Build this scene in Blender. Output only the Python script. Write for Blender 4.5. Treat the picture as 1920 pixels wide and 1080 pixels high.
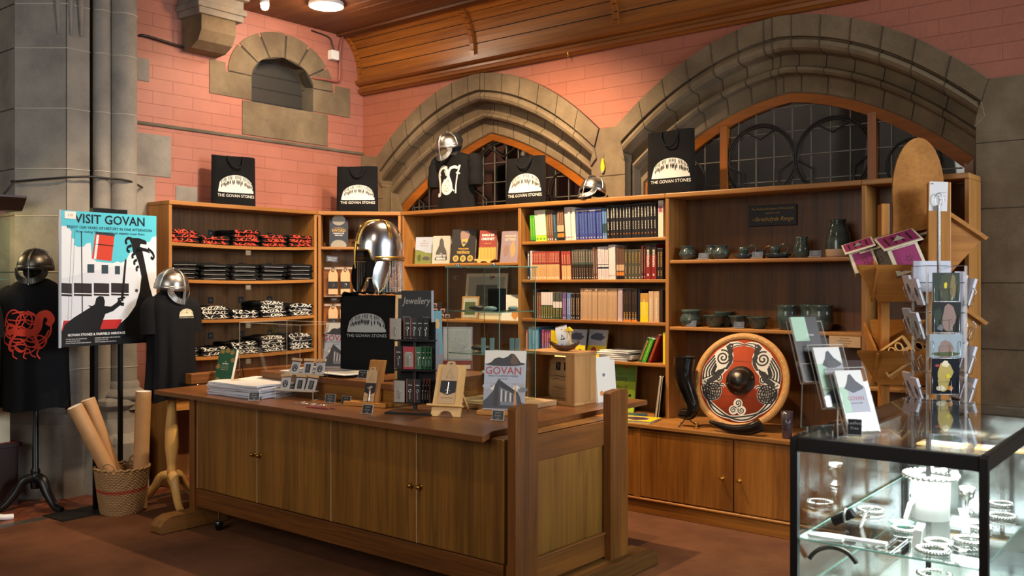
import bpy, bmesh, math, random
from mathutils import Matrix, Vector, Euler, noise
for o in list(bpy.data.objects): bpy.data.objects.remove(o)
S = bpy.context.scene
COL = S.collection
PI = math.pi
# ------------------------------------------------------------ camera
cam_d = bpy.data.cameras.new('camera'); cam = bpy.data.objects.new('camera', cam_d); COL.objects.link(cam)
cam_d.sensor_width = 36; cam_d.lens = 1740/1920*36; cam_d.shift_y = -10/1920; cam_d.clip_start = .05
cam.location = (0, 0, 1.6); cam.rotation_euler = (PI/2, 0, math.atan2(.63389, .77342))
S.camera = cam
cam_d.dof.use_dof = True; cam_d.dof.focus_distance = 6.2; cam_d.dof.aperture_fstop = 3.2
S.view_settings.view_transform = 'Standard'; S.view_settings.look = 'None'
S.view_settings.gamma = 1; S.view_settings.use_curve_mapping = False
S.view_settings.exposure = 0.0
w = bpy.data.worlds.new('world'); S.world = w; w.use_nodes = True
w.node_tree.nodes['Background'].inputs[0].default_value = (1, .88, .76, 1)
w.node_tree.nodes['Background'].inputs[1].default_value = .12
# ------------------------------------------------------------ lights
def light(kind, name, loc, target, power, color, size=.1, size_y=None, spot=None, blend=.6):
    d = bpy.data.lights.new(name, kind); o = bpy.data.objects.new(name, d); COL.objects.link(o)
    d.energy = power; d.color = color
    if kind == 'AREA':
        d.size = size
        if size_y: d.shape = 'RECTANGLE'; d.size_y = size_y
    else: d.shadow_soft_size = size
    if kind == 'SPOT': d.spot_size = math.radians(spot); d.spot_blend = blend
    o.location = loc
    o.rotation_euler = (Vector(target)-Vector(loc)).to_track_quat('-Z', 'Y').to_euler()
    return o
WARM = (1, .72, .45); WARM2 = (1, .80, .58); COOL = (1, .965, .91)
light('SPOT', 'ceiling_spot_key_light', (-4.15, 4.8, 3.86), (-4.95, 5.75, .7), 760, WARM, .04, spot=122, blend=1.0)
light('SPOT', 'corner_fill_light', (-4.9, 4.5, 3.86), (-7.0, 5.1, 1.9), 240, WARM2, .04, spot=95, blend=.8)  # extra spot added to brighten the left corner
light('SPOT', 'ceiling_spot_pier_light', (-4.8, 3.2, 3.86), (-6.9, 3.5, .6), 260, WARM, .04, spot=60, blend=.6)
light('SPOT', 'ceiling_spot_counter_light', (-2.4, 1.6, 3.9), (-3.9, 4.0, .7), 90, WARM2, .08, spot=70, blend=1)
light('SPOT', 'ceiling_spot_cabinet_light', (-2.9, 4.3, 3.86), (-2.7, 5.35, .1), 230, WARM, .05, spot=62, blend=.7)
light('SPOT', 'arch_fill_light', (-2.2, 2.6, 3.9), (-2.4, 6.2, 2.9), 28, WARM, .3, spot=80, blend=1)  # soft warm fill, added to lift the right arch and brick
light('AREA', 'church_window_light', (-2.5, -3.0, 3.2), (-5.8, 3.2, 1.8), 150, COOL, 3.5, 2.5)
light('AREA', 'corridor_fill_light', (-3.2, 7.0, 4.1), (-3.2, 7.2, 0), 26, (1, .93, .85), 3.0, .4)  # unseen fill added so the corridor reads lighter through the panes
light('AREA', 'side_window_light', (5.5, 4.5, 3.2), (0, 4.5, 0), 700, (.85, .92, 1), 2.5, 3.0)

# ------------------------------------------------------------ materials
MATS = {}
def lin(c):
    if isinstance(c, str):
        c = c.lstrip('#'); c = [int(c[i:i+2], 16)/255 for i in (0, 2, 4)]
        c = [x/12.92 if x <= .04045 else ((x+.055)/1.055)**2.4 for x in c]
    return (c[0], c[1], c[2], 1)
def newmat(name):
    m = bpy.data.materials.new(name); m.use_nodes = True
    return m, m.node_tree, m.node_tree.nodes['Principled BSDF']
def flatm(name, c, rough=.6, metal=0, spec=.5, emit=0, bump=0, bscale=200, var=0, vscale=30, aniso=0):
    if name in MATS: return MATS[name]
    m, t, b = newmat(name)
    b.inputs['Base Color'].default_value = lin(c); b.inputs['Roughness'].default_value = rough
    b.inputs['Metallic'].default_value = metal; b.inputs['Specular IOR Level'].default_value = spec
    if emit: b.inputs['Emission Color'].default_value = lin(c); b.inputs['Emission Strength'].default_value = emit
    if bump or var:
        tc = t.nodes.new('ShaderNodeTexCoord'); n = t.nodes.new('ShaderNodeTexNoise')
        n.inputs['Scale'].default_value = bscale; n.inputs['Detail'].default_value = 4
        t.links.new(tc.outputs['Object'], n.inputs['Vector'])
        if bump:
            bp = t.nodes.new('ShaderNodeBump'); bp.inputs['Strength'].default_value = bump; bp.inputs['Distance'].default_value = .01
            t.links.new(n.outputs['Fac'], bp.inputs['Height']); t.links.new(bp.outputs['Normal'], b.inputs['Normal'])
        if var:
            n2 = t.nodes.new('ShaderNodeTexNoise'); n2.inputs['Scale'].default_value = vscale; n2.inputs['Detail'].default_value = 5
            t.links.new(tc.outputs['Object'], n2.inputs['Vector'])
            mr = t.nodes.new('ShaderNodeMapRange'); mr.inputs['From Min'].default_value = .3; mr.inputs['From Max'].default_value = .7
            mr.inputs['To Min'].default_value = 1-var; mr.inputs['To Max'].default_value = 1+var
            mx = t.nodes.new('ShaderNodeMix'); mx.data_type = 'RGBA'; mx.blend_type = 'MULTIPLY'; mx.inputs[0].default_value = 1
            mx.inputs[6].default_value = lin(c)
            t.links.new(n2.outputs['Fac'], mr.inputs['Value']); t.links.new(mr.outputs['Result'], mx.inputs[7]); t.links.new(mx.outputs[2], b.inputs['Base Color'])
    MATS[name] = m; return m
def woodm(name, c1, c2, axis='z', rough=.42, scale=1.0, bump=.15, contrast=(.35, .68), dark=None):
    m, t, b = newmat(name); N = t.nodes; L = t.links
    tc = N.new('ShaderNodeTexCoord'); mp = N.new('ShaderNodeMapping')
    sc = [38*scale]*3; sc['xyz'.index(axis)] = 1.6*scale
    mp.inputs['Scale'].default_value = sc; L.new(tc.outputs['Object'], mp.inputs['Vector'])
    n = N.new('ShaderNodeTexNoise'); n.inputs['Scale'].default_value = 1; n.inputs['Detail'].default_value = 7; n.inputs['Roughness'].default_value = .65; n.inputs['Distortion'].default_value = .35
    L.new(mp.outputs['Vector'], n.inputs['Vector'])
    mp2 = N.new('ShaderNodeMapping'); sc2 = [6*scale]*3; sc2['xyz'.index(axis)] = .5*scale
    mp2.inputs['Scale'].default_value = sc2; L.new(tc.outputs['Object'], mp2.inputs['Vector'])
    n2 = N.new('ShaderNodeTexNoise'); n2.inputs['Scale'].default_value = 1; n2.inputs['Detail'].default_value = 3
    L.new(mp2.outputs['Vector'], n2.inputs['Vector'])
    ad = N.new('ShaderNodeMath'); ad.operation = 'MULTIPLY_ADD'; ad.inputs[1].default_value = .55
    L.new(n2.outputs['Fac'], ad.inputs[0]); 
    ml = N.new('ShaderNodeMath'); ml.operation = 'MULTIPLY'; ml.inputs[1].default_value = .5
    L.new(n.outputs['Fac'], ml.inputs[0]); L.new(ml.outputs[0], ad.inputs[2])
    r = N.new('ShaderNodeValToRGB'); r.color_ramp.elements[0].position = contrast[0]; r.color_ramp.elements[1].position = contrast[1]
    r.color_ramp.elements[0].color = lin(c2); r.color_ramp.elements[1].color = lin(c1)
    L.new(ad.outputs[0], r.inputs['Fac']); L.new(r.outputs['Color'], b.inputs['Base Color'])
    b.inputs['Roughness'].default_value = rough
    bp = N.new('ShaderNodeBump'); bp.inputs['Strength'].default_value = bump; bp.inputs['Distance'].default_value = .004
    L.new(n.outputs['Fac'], bp.inputs['Height']); L.new(bp.outputs['Normal'], b.inputs['Normal'])
    MATS[name] = m; return m
for ax in 'xyz':
    woodm('oak_'+ax, '#b07a3c', '#7d4e20', ax)
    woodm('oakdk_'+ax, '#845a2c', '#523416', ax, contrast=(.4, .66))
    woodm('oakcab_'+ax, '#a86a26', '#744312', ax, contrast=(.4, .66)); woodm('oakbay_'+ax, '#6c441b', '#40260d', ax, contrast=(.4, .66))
    woodm('counter_'+ax, '#946425', '#5f3d12', ax, contrast=(.4, .66))
    woodm('cpost_'+ax, '#875220', '#55300f', ax, contrast=(.4, .66))
    woodm('slab_'+ax, '#7f5028', '#57331a', ax, rough=.33)
    woodm('pine_'+ax, '#c2935a', '#875d31', ax, rough=.5)
    woodm('cedar_'+ax, '#9a5c22', '#663711', ax, rough=.38, contrast=(.38, .7))
    woodm('cove_'+ax, '#a8651f', '#6a3b0f', ax, rough=.4, contrast=(.36, .68))
    woodm('ceil_'+ax, '#70401d', '#45230f', ax, rough=.5, contrast=(.38, .7))
    woodm('beech_'+ax, '#e6bb74', '#cf9a50', ax, rough=.35)
    woodm('ply_'+ax, '#bfa077', '#a68359', ax, rough=.5)
    woodm('stand_'+ax, '#c4863c', '#955e23', ax, rough=.45)
    woodm('frame_'+ax, '#a8601e', '#74400f', ax, rough=.35)
def stonem(name, c1, c2, c3, scale=3):
    m, t, b = newmat(name); N = t.nodes; L = t.links
    tc = N.new('ShaderNodeTexCoord'); n = N.new('ShaderNodeTexNoise'); n.inputs['Scale'].default_value = scale; n.inputs['Detail'].default_value = 6; n.inputs['Roughness'].default_value = .6
    L.new(tc.outputs['Object'], n.inputs['Vector'])
    r = N.new('ShaderNodeValToRGB'); e = r.color_ramp.elements; e[0].position = .32; e[0].color = lin(c1); e[1].position = .7; e[1].color = lin(c3)
    k = e.new(.5); k.color = lin(c2)
    L.new(n.outputs['Fac'], r.inputs['Fac'])
    n2 = N.new('ShaderNodeTexNoise'); n2.inputs['Scale'].default_value = 160; n2.inputs['Detail'].default_value = 3; L.new(tc.outputs['Object'], n2.inputs['Vector'])
    mr = N.new('ShaderNodeMapRange'); mr.inputs['From Min'].default_value = .3; mr.inputs['From Max'].default_value = .7; mr.inputs['To Min'].default_value = .86; mr.inputs['To Max'].default_value = 1.1
    L.new(n2.outputs['Fac'], mr.inputs['Value'])
    mx = N.new('ShaderNodeMix'); mx.data_type = 'RGBA'; mx.blend_type = 'MULTIPLY'; mx.inputs[0].default_value = 1
    L.new(r.outputs['Color'], mx.inputs[6]); L.new(mr.outputs['Result'], mx.inputs[7]); L.new(mx.outputs[2], b.inputs['Base Color'])
    b.inputs['Roughness'].default_value = .85
    bp = N.new('ShaderNodeBump'); bp.inputs['Strength'].default_value = .35; bp.inputs['Distance'].default_value = .004
    L.new(n2.outputs['Fac'], bp.inputs['Height']); L.new(bp.outputs['Normal'], b.inputs['Normal'])
    MATS[name] = m; return m
stonem('stone', '#5f4f3b', '#706048', '#827056')
stonem('stone_grey', '#77716a', '#8a847a', '#989084')
stonem('stone_dark', '#4a4438', '#5b5345', '#6a6150')
stonem('stone_floor', '#4d4a4c', '#605c60', '#77737a', 5)
def brickm(name, ax, c1, c2, cm, bw=.36, rh=.105, ms=.0035, rough=.55):
    m, t, b = newmat(name); N = t.nodes; L = t.links
    tc = N.new('ShaderNodeTexCoord'); sp = N.new('ShaderNodeSeparateXYZ'); cb = N.new('ShaderNodeCombineXYZ')
    L.new(tc.outputs['Object'], sp.inputs[0]); L.new(sp.outputs[ax], cb.inputs[0]); L.new(sp.outputs['Y' if ax == 'XY' else 'Z'], cb.inputs[1])
    br = N.new('ShaderNodeTexBrick'); br.inputs['Scale'].default_value = 1; br.inputs['Brick Width'].default_value = bw; br.inputs['Row Height'].default_value = rh
    br.inputs['Mortar Size'].default_value = ms; br.inputs['Mortar Smooth'].default_value = .3; br.inputs['Bias'].default_value = -.2
    br.inputs['Color1'].default_value = lin(c1); br.inputs['Color2'].default_value = lin(c2); br.inputs['Mortar'].default_value = lin(cm)
    L.new(cb.outputs[0], br.inputs['Vector'])
    n = N.new('ShaderNodeTexNoise'); n.inputs['Scale'].default_value = 2.2; n.inputs['Detail'].default_value = 8; n.inputs['Roughness'].default_value = .7; L.new(tc.outputs['Object'], n.inputs['Vector'])
    mr = N.new('ShaderNodeMapRange'); mr.inputs['From Min'].default_value = .3; mr.inputs['From Max'].default_value = .7; mr.inputs['To Min'].default_value = .9; mr.inputs['To Max'].default_value = 1.08
    L.new(n.outputs['Fac'], mr.inputs['Value'])
    mx = N.new('ShaderNodeMix'); mx.data_type = 'RGBA'; mx.blend_type = 'MULTIPLY'; mx.inputs[0].default_value = 1
    L.new(br.outputs['Color'], mx.inputs[6]); L.new(mr.outputs['Result'], mx.inputs[7]); L.new(mx.outputs[2], b.inputs['Base Color'])
    b.inputs['Roughness'].default_value = rough
    bp = N.new('ShaderNodeBump'); bp.inputs['Strength'].default_value = .5; bp.inputs['Distance'].default_value = .006; bp.invert = True
    L.new(br.outputs['Fac'], bp.inputs['Height'])
    n2 = N.new('ShaderNodeTexNoise'); n2.inputs['Scale'].default_value = 30; L.new(tc.outputs['Object'], n2.inputs['Vector'])
    bp2 = N.new('ShaderNodeBump'); bp2.inputs['Strength'].default_value = .18; bp2.inputs['Distance'].default_value = .01
    L.new(n2.outputs['Fac'], bp2.inputs['Height']); L.new(bp.outputs['Normal'], bp2.inputs['Normal']); L.new(bp2.outputs['Normal'], b.inputs['Normal'])
    MATS[name] = m; return m
brickm('pink_brick_left', 'Y', '#a86a58', '#a36452', '#875040', ms=.0026)
brickm('pink_brick_back', 'X', '#a2614b', '#9d5c47', '#824a39', ms=.0026)
brickm('dark_boards', 'Y', '#302c26', '#2b2823', '#191714', bw=3, rh=.125, ms=.006)
# floors
def floorm():
    m, t, b = newmat('carpet'); N = t.nodes; L = t.links
    tc = N.new('ShaderNodeTexCoord'); n = N.new('ShaderNodeTexNoise'); n.inputs['Scale'].default_value = 2.5; n.inputs['Detail'].default_value = 8; n.inputs['Roughness'].default_value = .65
    L.new(tc.outputs['Object'], n.inputs['Vector'])
    r = N.new('ShaderNodeValToRGB'); r.color_ramp.elements[0].position = .3; r.color_ramp.elements[1].position = .72
    r.color_ramp.elements[0].color = lin('#563522'); r.color_ramp.elements[1].color = lin('#734b31')
    L.new(n.outputs['Fac'], r.inputs['Fac']); L.new(r.outputs['Color'], b.inputs['Base Color']); b.inputs['Roughness'].default_value = .95; b.inputs['Specular IOR Level'].default_value = .15
    n2 = N.new('ShaderNodeTexNoise'); n2.inputs['Scale'].default_value = 350; L.new(tc.outputs['Object'], n2.inputs['Vector'])
    bp = N.new('ShaderNodeBump'); bp.inputs['Strength'].default_value = .6; bp.inputs['Distance'].default_value = .004
    L.new(n2.outputs['Fac'], bp.inputs['Height']); L.new(bp.outputs['Normal'], b.inputs['Normal'])
    MATS['carpet'] = m
floorm()
def tilem(name, c1, c2, cm, bw, rh, rot=0, rough=.4):
    m, t, b = newmat(name); N = t.nodes; L = t.links
    tc = N.new('ShaderNodeTexCoord'); mp = N.new('ShaderNodeMapping'); mp.inputs['Rotation'].default_value = (0, 0, rot); L.new(tc.outputs['Object'], mp.inputs['Vector'])
    br = N.new('ShaderNodeTexBrick'); br.offset = 0.5; br.inputs['Scale'].default_value = 1; br.inputs['Brick Width'].default_value = bw; br.inputs['Row Height'].default_value = rh
    br.inputs['Mortar Size'].default_value = .004; br.inputs['Color1'].default_value = lin(c1); br.inputs['Color2'].default_value = lin(c2); br.inputs['Mortar'].default_value = lin(cm)
    L.new(mp.outputs['Vector'], br.inputs['Vector'])
    n = N.new('ShaderNodeTexNoise'); n.inputs['Scale'].default_value = 9; n.inputs['Detail'].default_value = 5; L.new(tc.outputs['Object'], n.inputs['Vector'])
    mr = N.new('ShaderNodeMapRange'); mr.inputs['From Min'].default_value = .3; mr.inputs['From Max'].default_value = .7; mr.inputs['To Min'].default_value = .75; mr.inputs['To Max'].default_value = 1.15
    L.new(n.outputs['Fac'], mr.inputs['Value'])
    mx = N.new('ShaderNodeMix'); mx.data_type = 'RGBA'; mx.blend_type = 'MULTIPLY'; mx.inputs[0].default_value = 1
    L.new(br.outputs['Color'], mx.inputs[6]); L.new(mr.outputs['Result'], mx.inputs[7]); L.new(mx.outputs[2], b.inputs['Base Color'])
    b.inputs['Roughness'].default_value = rough
    bp = N.new('ShaderNodeBump'); bp.inputs['Strength'].default_value = .4; bp.inputs['Distance'].default_value = .004; bp.invert = True
    L.new(br.outputs['Fac'], bp.inputs['Height']); L.new(bp.outputs['Normal'], b.inputs['Normal'])
    MATS[name] = m
tilem('terracotta', '#8e4f30', '#7a3f26', '#4f3325', .15, .075, PI/4)
tilem('slate_border', '#403c36', '#4a453d', '#6b5240', .3, .3)
tilem('flagstone', '#6f6d76', '#5f5d66', '#2f2d30', .55, .38, .6, rough=.35)
def glassm(name, tint=(.9, .97, .94), refl=1.0, rough=.02, ior=1.45):
    m = bpy.data.materials.new(name); m.use_nodes = True; t = m.node_tree; N = t.nodes; L = t.links
    N.remove(N['Principled BSDF']); out = N['Material Output']
    tr = N.new('ShaderNodeBsdfTransparent'); tr.inputs[0].default_value = (*tint, 1)
    gl = N.new('ShaderNodeBsdfGlossy'); gl.inputs['Roughness'].default_value = rough; gl.inputs[0].default_value = (refl, refl, refl, 1)
    fr = N.new('ShaderNodeFresnel'); 
    ge = N.new('ShaderNodeNewGeometry'); mr = N.new('ShaderNodeMapRange'); mr.inputs['To Min'].default_value = ior; mr.inputs['To Max'].default_value = 1/ior
    L.new(ge.outputs['Backfacing'], mr.inputs['Value']); L.new(mr.outputs['Result'], fr.inputs['IOR'])
    mx = N.new('ShaderNodeMixShader'); L.new(fr.outputs[0], mx.inputs[0]); L.new(tr.outputs[0], mx.inputs[1]); L.new(gl.outputs[0], mx.inputs[2]); L.new(mx.outputs[0], out.inputs[0])
    MATS[name] = m; return m
glassm('glass', (.95, .98, .96)); glassm('glass_top', (.9, .94, .92), ior=1.6); glassm('acrylic', (.95, .95, .94), ior=1.35); None
glassm('window_glass', (.7, .7, .68), ior=1.5); glassm('smoke_glass', (.35, .3, .33), ior=1.6)
glassm('film', (.97, .96, .95), rough=.12, ior=1.35)
def edgem(name, c, a):
    m, t, b = newmat(name); b.inputs['Base Color'].default_value = lin(c); b.inputs['Roughness'].default_value = .12; b.inputs['Alpha'].default_value = a; MATS[name] = m
edgem('glass_edge', '#7fae9f', .55); edgem('acrylic_edge', '#d6cfc2', .42)
flatm('black_cloth', '#101011', .9, bump=.25, bscale=300, spec=.2)
flatm('navy_black', '#0f1013', .85, bump=.2, bscale=300, spec=.2)
flatm('black_paint', '#0b0b0c', .35); flatm('black_matte', '#090909', .8); flatm('black_card', '#17171a', .55)
flatm('steel', '#9d9a94', .32, metal=1, bump=.05, bscale=40, var=.12, vscale=14); flatm('steel_dark', '#55524d', .38, metal=1, var=.2, vscale=12, bump=.06, bscale=40)
flatm('steel_polish', '#e4e4e6', .2, metal=1); flatm('chrome', '#a8a8a8', .22, metal=1); flatm('silver', '#e8e6e0', .22, metal=1)
flatm('brass', '#b08a45', .3, metal=1, bump=.1, bscale=90); flatm('brass_bright', '#d3a04a', .18, metal=1)
flatm('bronze', '#8d6a42', .35, metal=1)
flatm('white', '#e4e2dd', .6); flatm('paper', '#dcdad8', .75); flatm('pages', '#e2d9c4', .8); flatm('paper_blue', '#c9ccd6', .6)
flatm('print_white', '#d9d6cc', .8); flatm('print_grey', '#9fa3a3', .8); flatm('print_red', '#e0452f', .8); flatm('print_orange', '#e2492c', .8)
flatm('red_paint', '#9c3f22', .8, spec=.2, var=.12, vscale=9); flatm('leather_tan', '#c08b49', .55, var=.15, vscale=14, bump=.2, bscale=60)
flatm('kraft', '#c9a77c', .75, var=.05); flatm('kraft_tube', '#b58a5c', .6, var=.06, vscale=20); flatm('label_dark', '#1c1d20', .5); flatm('label_text', '#a7a49c', .7)
flatm('gold_text', '#b08a2e', .5); flatm('pottery', '#3b4744', .12, var=.5, vscale=18); flatm('pottery_blue', '#2c3940', .1, var=.4, vscale=14); flatm('raw_clay', '#b89a7e', .7)
flatm('horn', '#191410', .16, var=.7, vscale=6); flatm('grey_plastic', '#8a8880', .5); flatm('wicker', '#a17d52', .7); flatm('wicker_red', '#a4452c', .7)
flatm('burgundy', '#7c2a35', .6); flatm('magenta', '#8e2a5c', .6); flatm('cream', '#dccfb0', .6); flatm('lamp_white', '#fff4e2', .5, emit=14); flatm('lamp_warm', '#ffc98a', .5, emit=30)
flatm('cable', '#191715', .5); flatm('pipe_pink', '#8e5148', .45); flatm('lead', '#6f6b60', .5, metal=.4); flatm('iron', '#2a2825', .5, metal=.5)
flatm('mortar', '#b3aa98', .9); flatm('joint', '#3c352a', .9); flatm('corridor', '#6a6460', .9, var=.2, vscale=2); flatm('corridor_pink', '#8a5a52', .9)
flatm('led', '#f2f6ff', .5, emit=9)
flatm('mirror', '#c8ccd0', .03, metal=1)
flatm('red_tray', '#7c2a20', .5); flatm('mahogany', '#2b1510', .4)

# ------------------------------------------------------------ mesh builder
class MB:
    def __init__(s): s.v = []; s.f = []; s.mi = []; s.sm = []; s.mats = []; s.M = None
    def _m(s, mat):
        if mat not in s.mats: s.mats.append(mat)
        return s.mats.index(mat)
    def add(s, vs, fs, mat, smooth=False):
        b = len(s.v); k = s._m(mat)
        if s.M is not None: vs = [s.M @ Vector(v) for v in vs]
        s.v.extend([tuple(v) for v in vs])
        for f in fs: s.f.append(tuple(b+i for i in f)); s.mi.append(k); s.sm.append(smooth)
    def box(s, x0, y0, z0, x1, y1, z1, mat, top=None, front=None):
        x0, x1 = min(x0, x1), max(x0, x1); y0, y1 = min(y0, y1), max(y0, y1); z0, z1 = min(z0, z1), max(z0, z1)
        vs = [(x0,y0,z0),(x1,y0,z0),(x1,y1,z0),(x0,y1,z0),(x0,y0,z1),(x1,y0,z1),(x1,y1,z1),(x0,y1,z1)]
        s.add(vs, [(3,2,1,0),(4,5,6,7),(0,1,5,4),(1,2,6,5),(2,3,7,6),(3,0,4,7)], mat)
        n = len(s.mi)
        if top: s.mi[n-5] = s._m(top)
        if front: s.mi[n-4] = s._m(front)
        return s
    def hexa(s, v8, mat):
        s.add(v8, [(3,2,1,0),(4,5,6,7),(0,1,5,4),(1,2,6,5),(2,3,7,6),(3,0,4,7)], mat)
    def prism(s, poly, a, b, mat, axis='z', mat2=None, smooth=False):
        n = len(poly)
        def p3(p, h): return {'z': (p[0], p[1], h), 'y': (p[0], h, p[1]), 'x': (h, p[0], p[1])}[axis]
        vs = [p3(p, a) for p in poly]+[p3(p, b) for p in poly]
        s.add(vs, [tuple(range(n))[::-1], tuple(range(n, 2*n))], mat)
        s.add(vs, [(i, (i+1) % n, n+(i+1) % n, n+i) for i in range(n)], mat2 or mat, smooth)
        return s
    def lathe(s, prof, c=(0,0,0), mat='white', n=32, a0=0, a1=2*PI, smooth=True):
        full = abs(a1-a0-2*PI) < 1e-6; m = n if full else n+1; vs = []; fs = []
        for r, z in prof:
            for i in range(m):
                a = a0+(a1-a0)*i/n; vs.append((c[0]+r*math.cos(a), c[1]+r*math.sin(a), c[2]+z))
        for j in range(len(prof)-1):
            for i in range(n):
                k = (i+1) % m; fs.append((j*m+i, j*m+k, (j+1)*m+k, (j+1)*m+i))
        s.add(vs, fs, mat, smooth); return s
    def cyl(s, p0, p1, r0, mat, r1=None, n=16, caps=True):
        r1 = r0 if r1 is None else r1; p0 = Vector(p0); p1 = Vector(p1); d = (p1-p0).normalized()
        u = d.orthogonal().normalized(); v = d.cross(u); vs = []
        for p, r in ((p0, r0), (p1, r1)):
            for i in range(n):
                a = 2*PI*i/n; vs.append(p+u*r*math.cos(a)+v*r*math.sin(a))
        s.add(vs, [(i, (i+1) % n, n+(i+1) % n, n+i) for i in range(n)], mat, True)
        if caps: s.add(vs, [tuple(range(n))[::-1], tuple(range(n, 2*n))], mat)
        return s
    def tube(s, pts, r, mat, n=8, closed=False, flat=1.0):
        pts = [Vector(p) for p in pts]; k = len(pts)
        if k < 2: return s
        R = r if isinstance(r, (list, tuple)) else [r]*k
        T = []
        for i in range(k):
            a = pts[(i-1) % k] if (closed or i > 0) else pts[0]; b = pts[(i+1) % k] if (closed or i < k-1) else pts[-1]
            T.append((b-a).normalized())
        u = T[0].orthogonal().normalized(); vs = []
        for i in range(k):
            u = (u-T[i]*u.dot(T[i]))
            u = u.normalized() if u.length > 1e-6 else T[i].orthogonal().normalized()
            v = T[i].cross(u)
            for j in range(n):
                a = 2*PI*j/n; vs.append(pts[i]+u*R[i]*math.cos(a)*flat+v*R[i]*math.sin(a))
        fs = []
        for i in range(k if closed else k-1):
            q = (i+1) % k
            for j in range(n): fs.append((i*n+j, i*n+(j+1) % n, q*n+(j+1) % n, q*n+j))
        s.add(vs, fs, mat, True)
        if not closed: s.add(vs, [tuple(range(n))[::-1], tuple(range((k-1)*n, k*n))], mat)
        return s
    def grid(s, fn, nu, nv, mat, cu=False, cv=False, smooth=True):
        vs = []; U = nu if cu else nu+1; V = nv if cv else nv+1
        for i in range(U):
            for j in range(V): vs.append(fn(i/nu, j/nv))
        fs = []
        for i in range(nu):
            for j in range(nv):
                a = i*V+j; b = ((i+1) % U)*V+j; c = ((i+1) % U)*V+(j+1) % V; d = i*V+(j+1) % V
                fs.append((a, b, c, d))
        s.add(vs, fs, mat, smooth); return s
    def poly(s, pts, f, mat):        # flat polygon through a mapping f(u,v)->3d
        s.add([f(*p) for p in pts], [tuple(range(len(pts)))], mat); return s
    def ribbon(s, pts, w, f, mat, closed=False):
        k = len(pts); W = w if isinstance(w, (list, tuple)) else [w]*k; L = []; R = []
        for i in range(k):
            a = pts[(i-1) % k] if (closed or i > 0) else pts[0]; b = pts[(i+1) % k] if (closed or i < k-1) else pts[-1]
            dx, dy = b[0]-a[0], b[1]-a[1]; l = math.hypot(dx, dy) or 1; nx, ny = -dy/l, dx/l
            L.append((pts[i][0]+nx*W[i]/2, pts[i][1]+ny*W[i]/2)); R.append((pts[i][0]-nx*W[i]/2, pts[i][1]-ny*W[i]/2))
        vs = [f(*p) for p in L]+[f(*p) for p in R]
        s.add(vs, [(k+i, k+(i+1) % k, (i+1) % k, i) for i in range(k if closed else k-1)], mat); return s
    def text(s, body, size, f, mat, align='CENTER', xs=1.0, shear=0, space=1.0, bold=0):
        me = text_mesh(body, align, shear, space, bold)
        vs = [f(v[0]*size*xs, v[1]*size) for v in me[0]]
        s.add(vs, me[1], mat); return s
    def build(s, name, parent=None, bevel=0, seg=2, label=None, loc=None, rot=None, auto=None, solid=0, subsurf=0):
        me = bpy.data.meshes.new(name); me.from_pydata(s.v, [], s.f)
        for k in s.mats: me.materials.append(MATS[k])
        me.polygons.foreach_set('material_index', s.mi); me.polygons.foreach_set('use_smooth', s.sm); me.update()
        o = bpy.data.objects.new(name, me); COL.objects.link(o)
        if parent is not None: o.parent = parent
        if loc: o.location = loc
        if rot: o.rotation_euler = rot
        if label: o['label'] = label
        if solid: md = o.modifiers.new('solid', 'SOLIDIFY'); md.thickness = solid; md.offset = 0
        if bevel: md = o.modifiers.new('bevel', 'BEVEL'); md.width = bevel; md.segments = seg; md.limit_method = 'ANGLE'; md.angle_limit = math.radians(40)
        if subsurf: md = o.modifiers.new('sub', 'SUBSURF'); md.levels = subsurf; md.render_levels = subsurf
        return o
TXT = {}
def text_mesh(body, align, shear=0, space=1.0, bold=0):
    k = (body, align, shear, space, bold)
    if k not in TXT:
        c = bpy.data.curves.new('t', 'FONT'); c.body = body; c.align_x = align; c.size = 1; c.resolution_u = 2; c.shear = shear; c.space_character = space; c.offset = bold
        o = bpy.data.objects.new('t', c); COL.objects.link(o)
        dg = bpy.context.evaluated_depsgraph_get(); me = bpy.data.meshes.new_from_object(o.evaluated_get(dg))
        TXT[k] = ([tuple(v.co) for v in me.vertices], [tuple(p.vertices) for p in me.polygons])
        bpy.data.objects.remove(o); bpy.data.curves.remove(c); bpy.data.meshes.remove(me)
    return TXT[k]
def plane(o, u, v, off=0):
    o = Vector(o); u = Vector(u).normalized(); v = Vector(v).normalized(); n = u.cross(v); o = o+n*off
    return lambda a, b: o+u*a+v*b
def tag(o, label, cat, group=None, kind=None):
    o['label'] = label; o['category'] = cat
    if group: o['group'] = group
    if kind: o['kind'] = kind
    return o
def thing(name, label, cat, loc=(0,0,0), rz=0, group=None, rot=None):
    o = bpy.data.objects.new(name, None); COL.objects.link(o); o.location = loc; o.rotation_euler = rot or (0, 0, rz); o.empty_display_size = .1
    return tag(o, label, cat, group)
def struct(mb, name, parent=None, **k):
    o = mb.build(name, parent, **k); o['kind'] = 'structure'; return o
def kids(o): return [c for c in bpy.data.objects if c.parent == o]
def copy_tree(o, parent=None, loc=None, rot=None, label=None, group=None):
    c = o.copy(); COL.objects.link(c); c.parent = parent
    if loc is not None: c.location = loc
    if rot is not None: c.rotation_euler = rot
    if label: c['label'] = label
    if group: c['group'] = group
    for ch in kids(o): copy_tree(ch, c)
    return c
def rz3(a): return Matrix.Rotation(a, 4, 'Z')
FACE = math.atan2(.63389, .77342)   # angle of a plane that faces the viewer
def bez(p0, p1, p2, p3, n=8):
    out = []
    for i in range(n+1):
        t = i/n; a = (1-t)**3; b = 3*t*(1-t)**2; c = 3*t*t*(1-t); d = t**3
        out.append(tuple(a*p0[k]+b*p1[k]+c*p2[k]+d*p3[k] for k in range(len(p0))))
    return out
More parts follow.
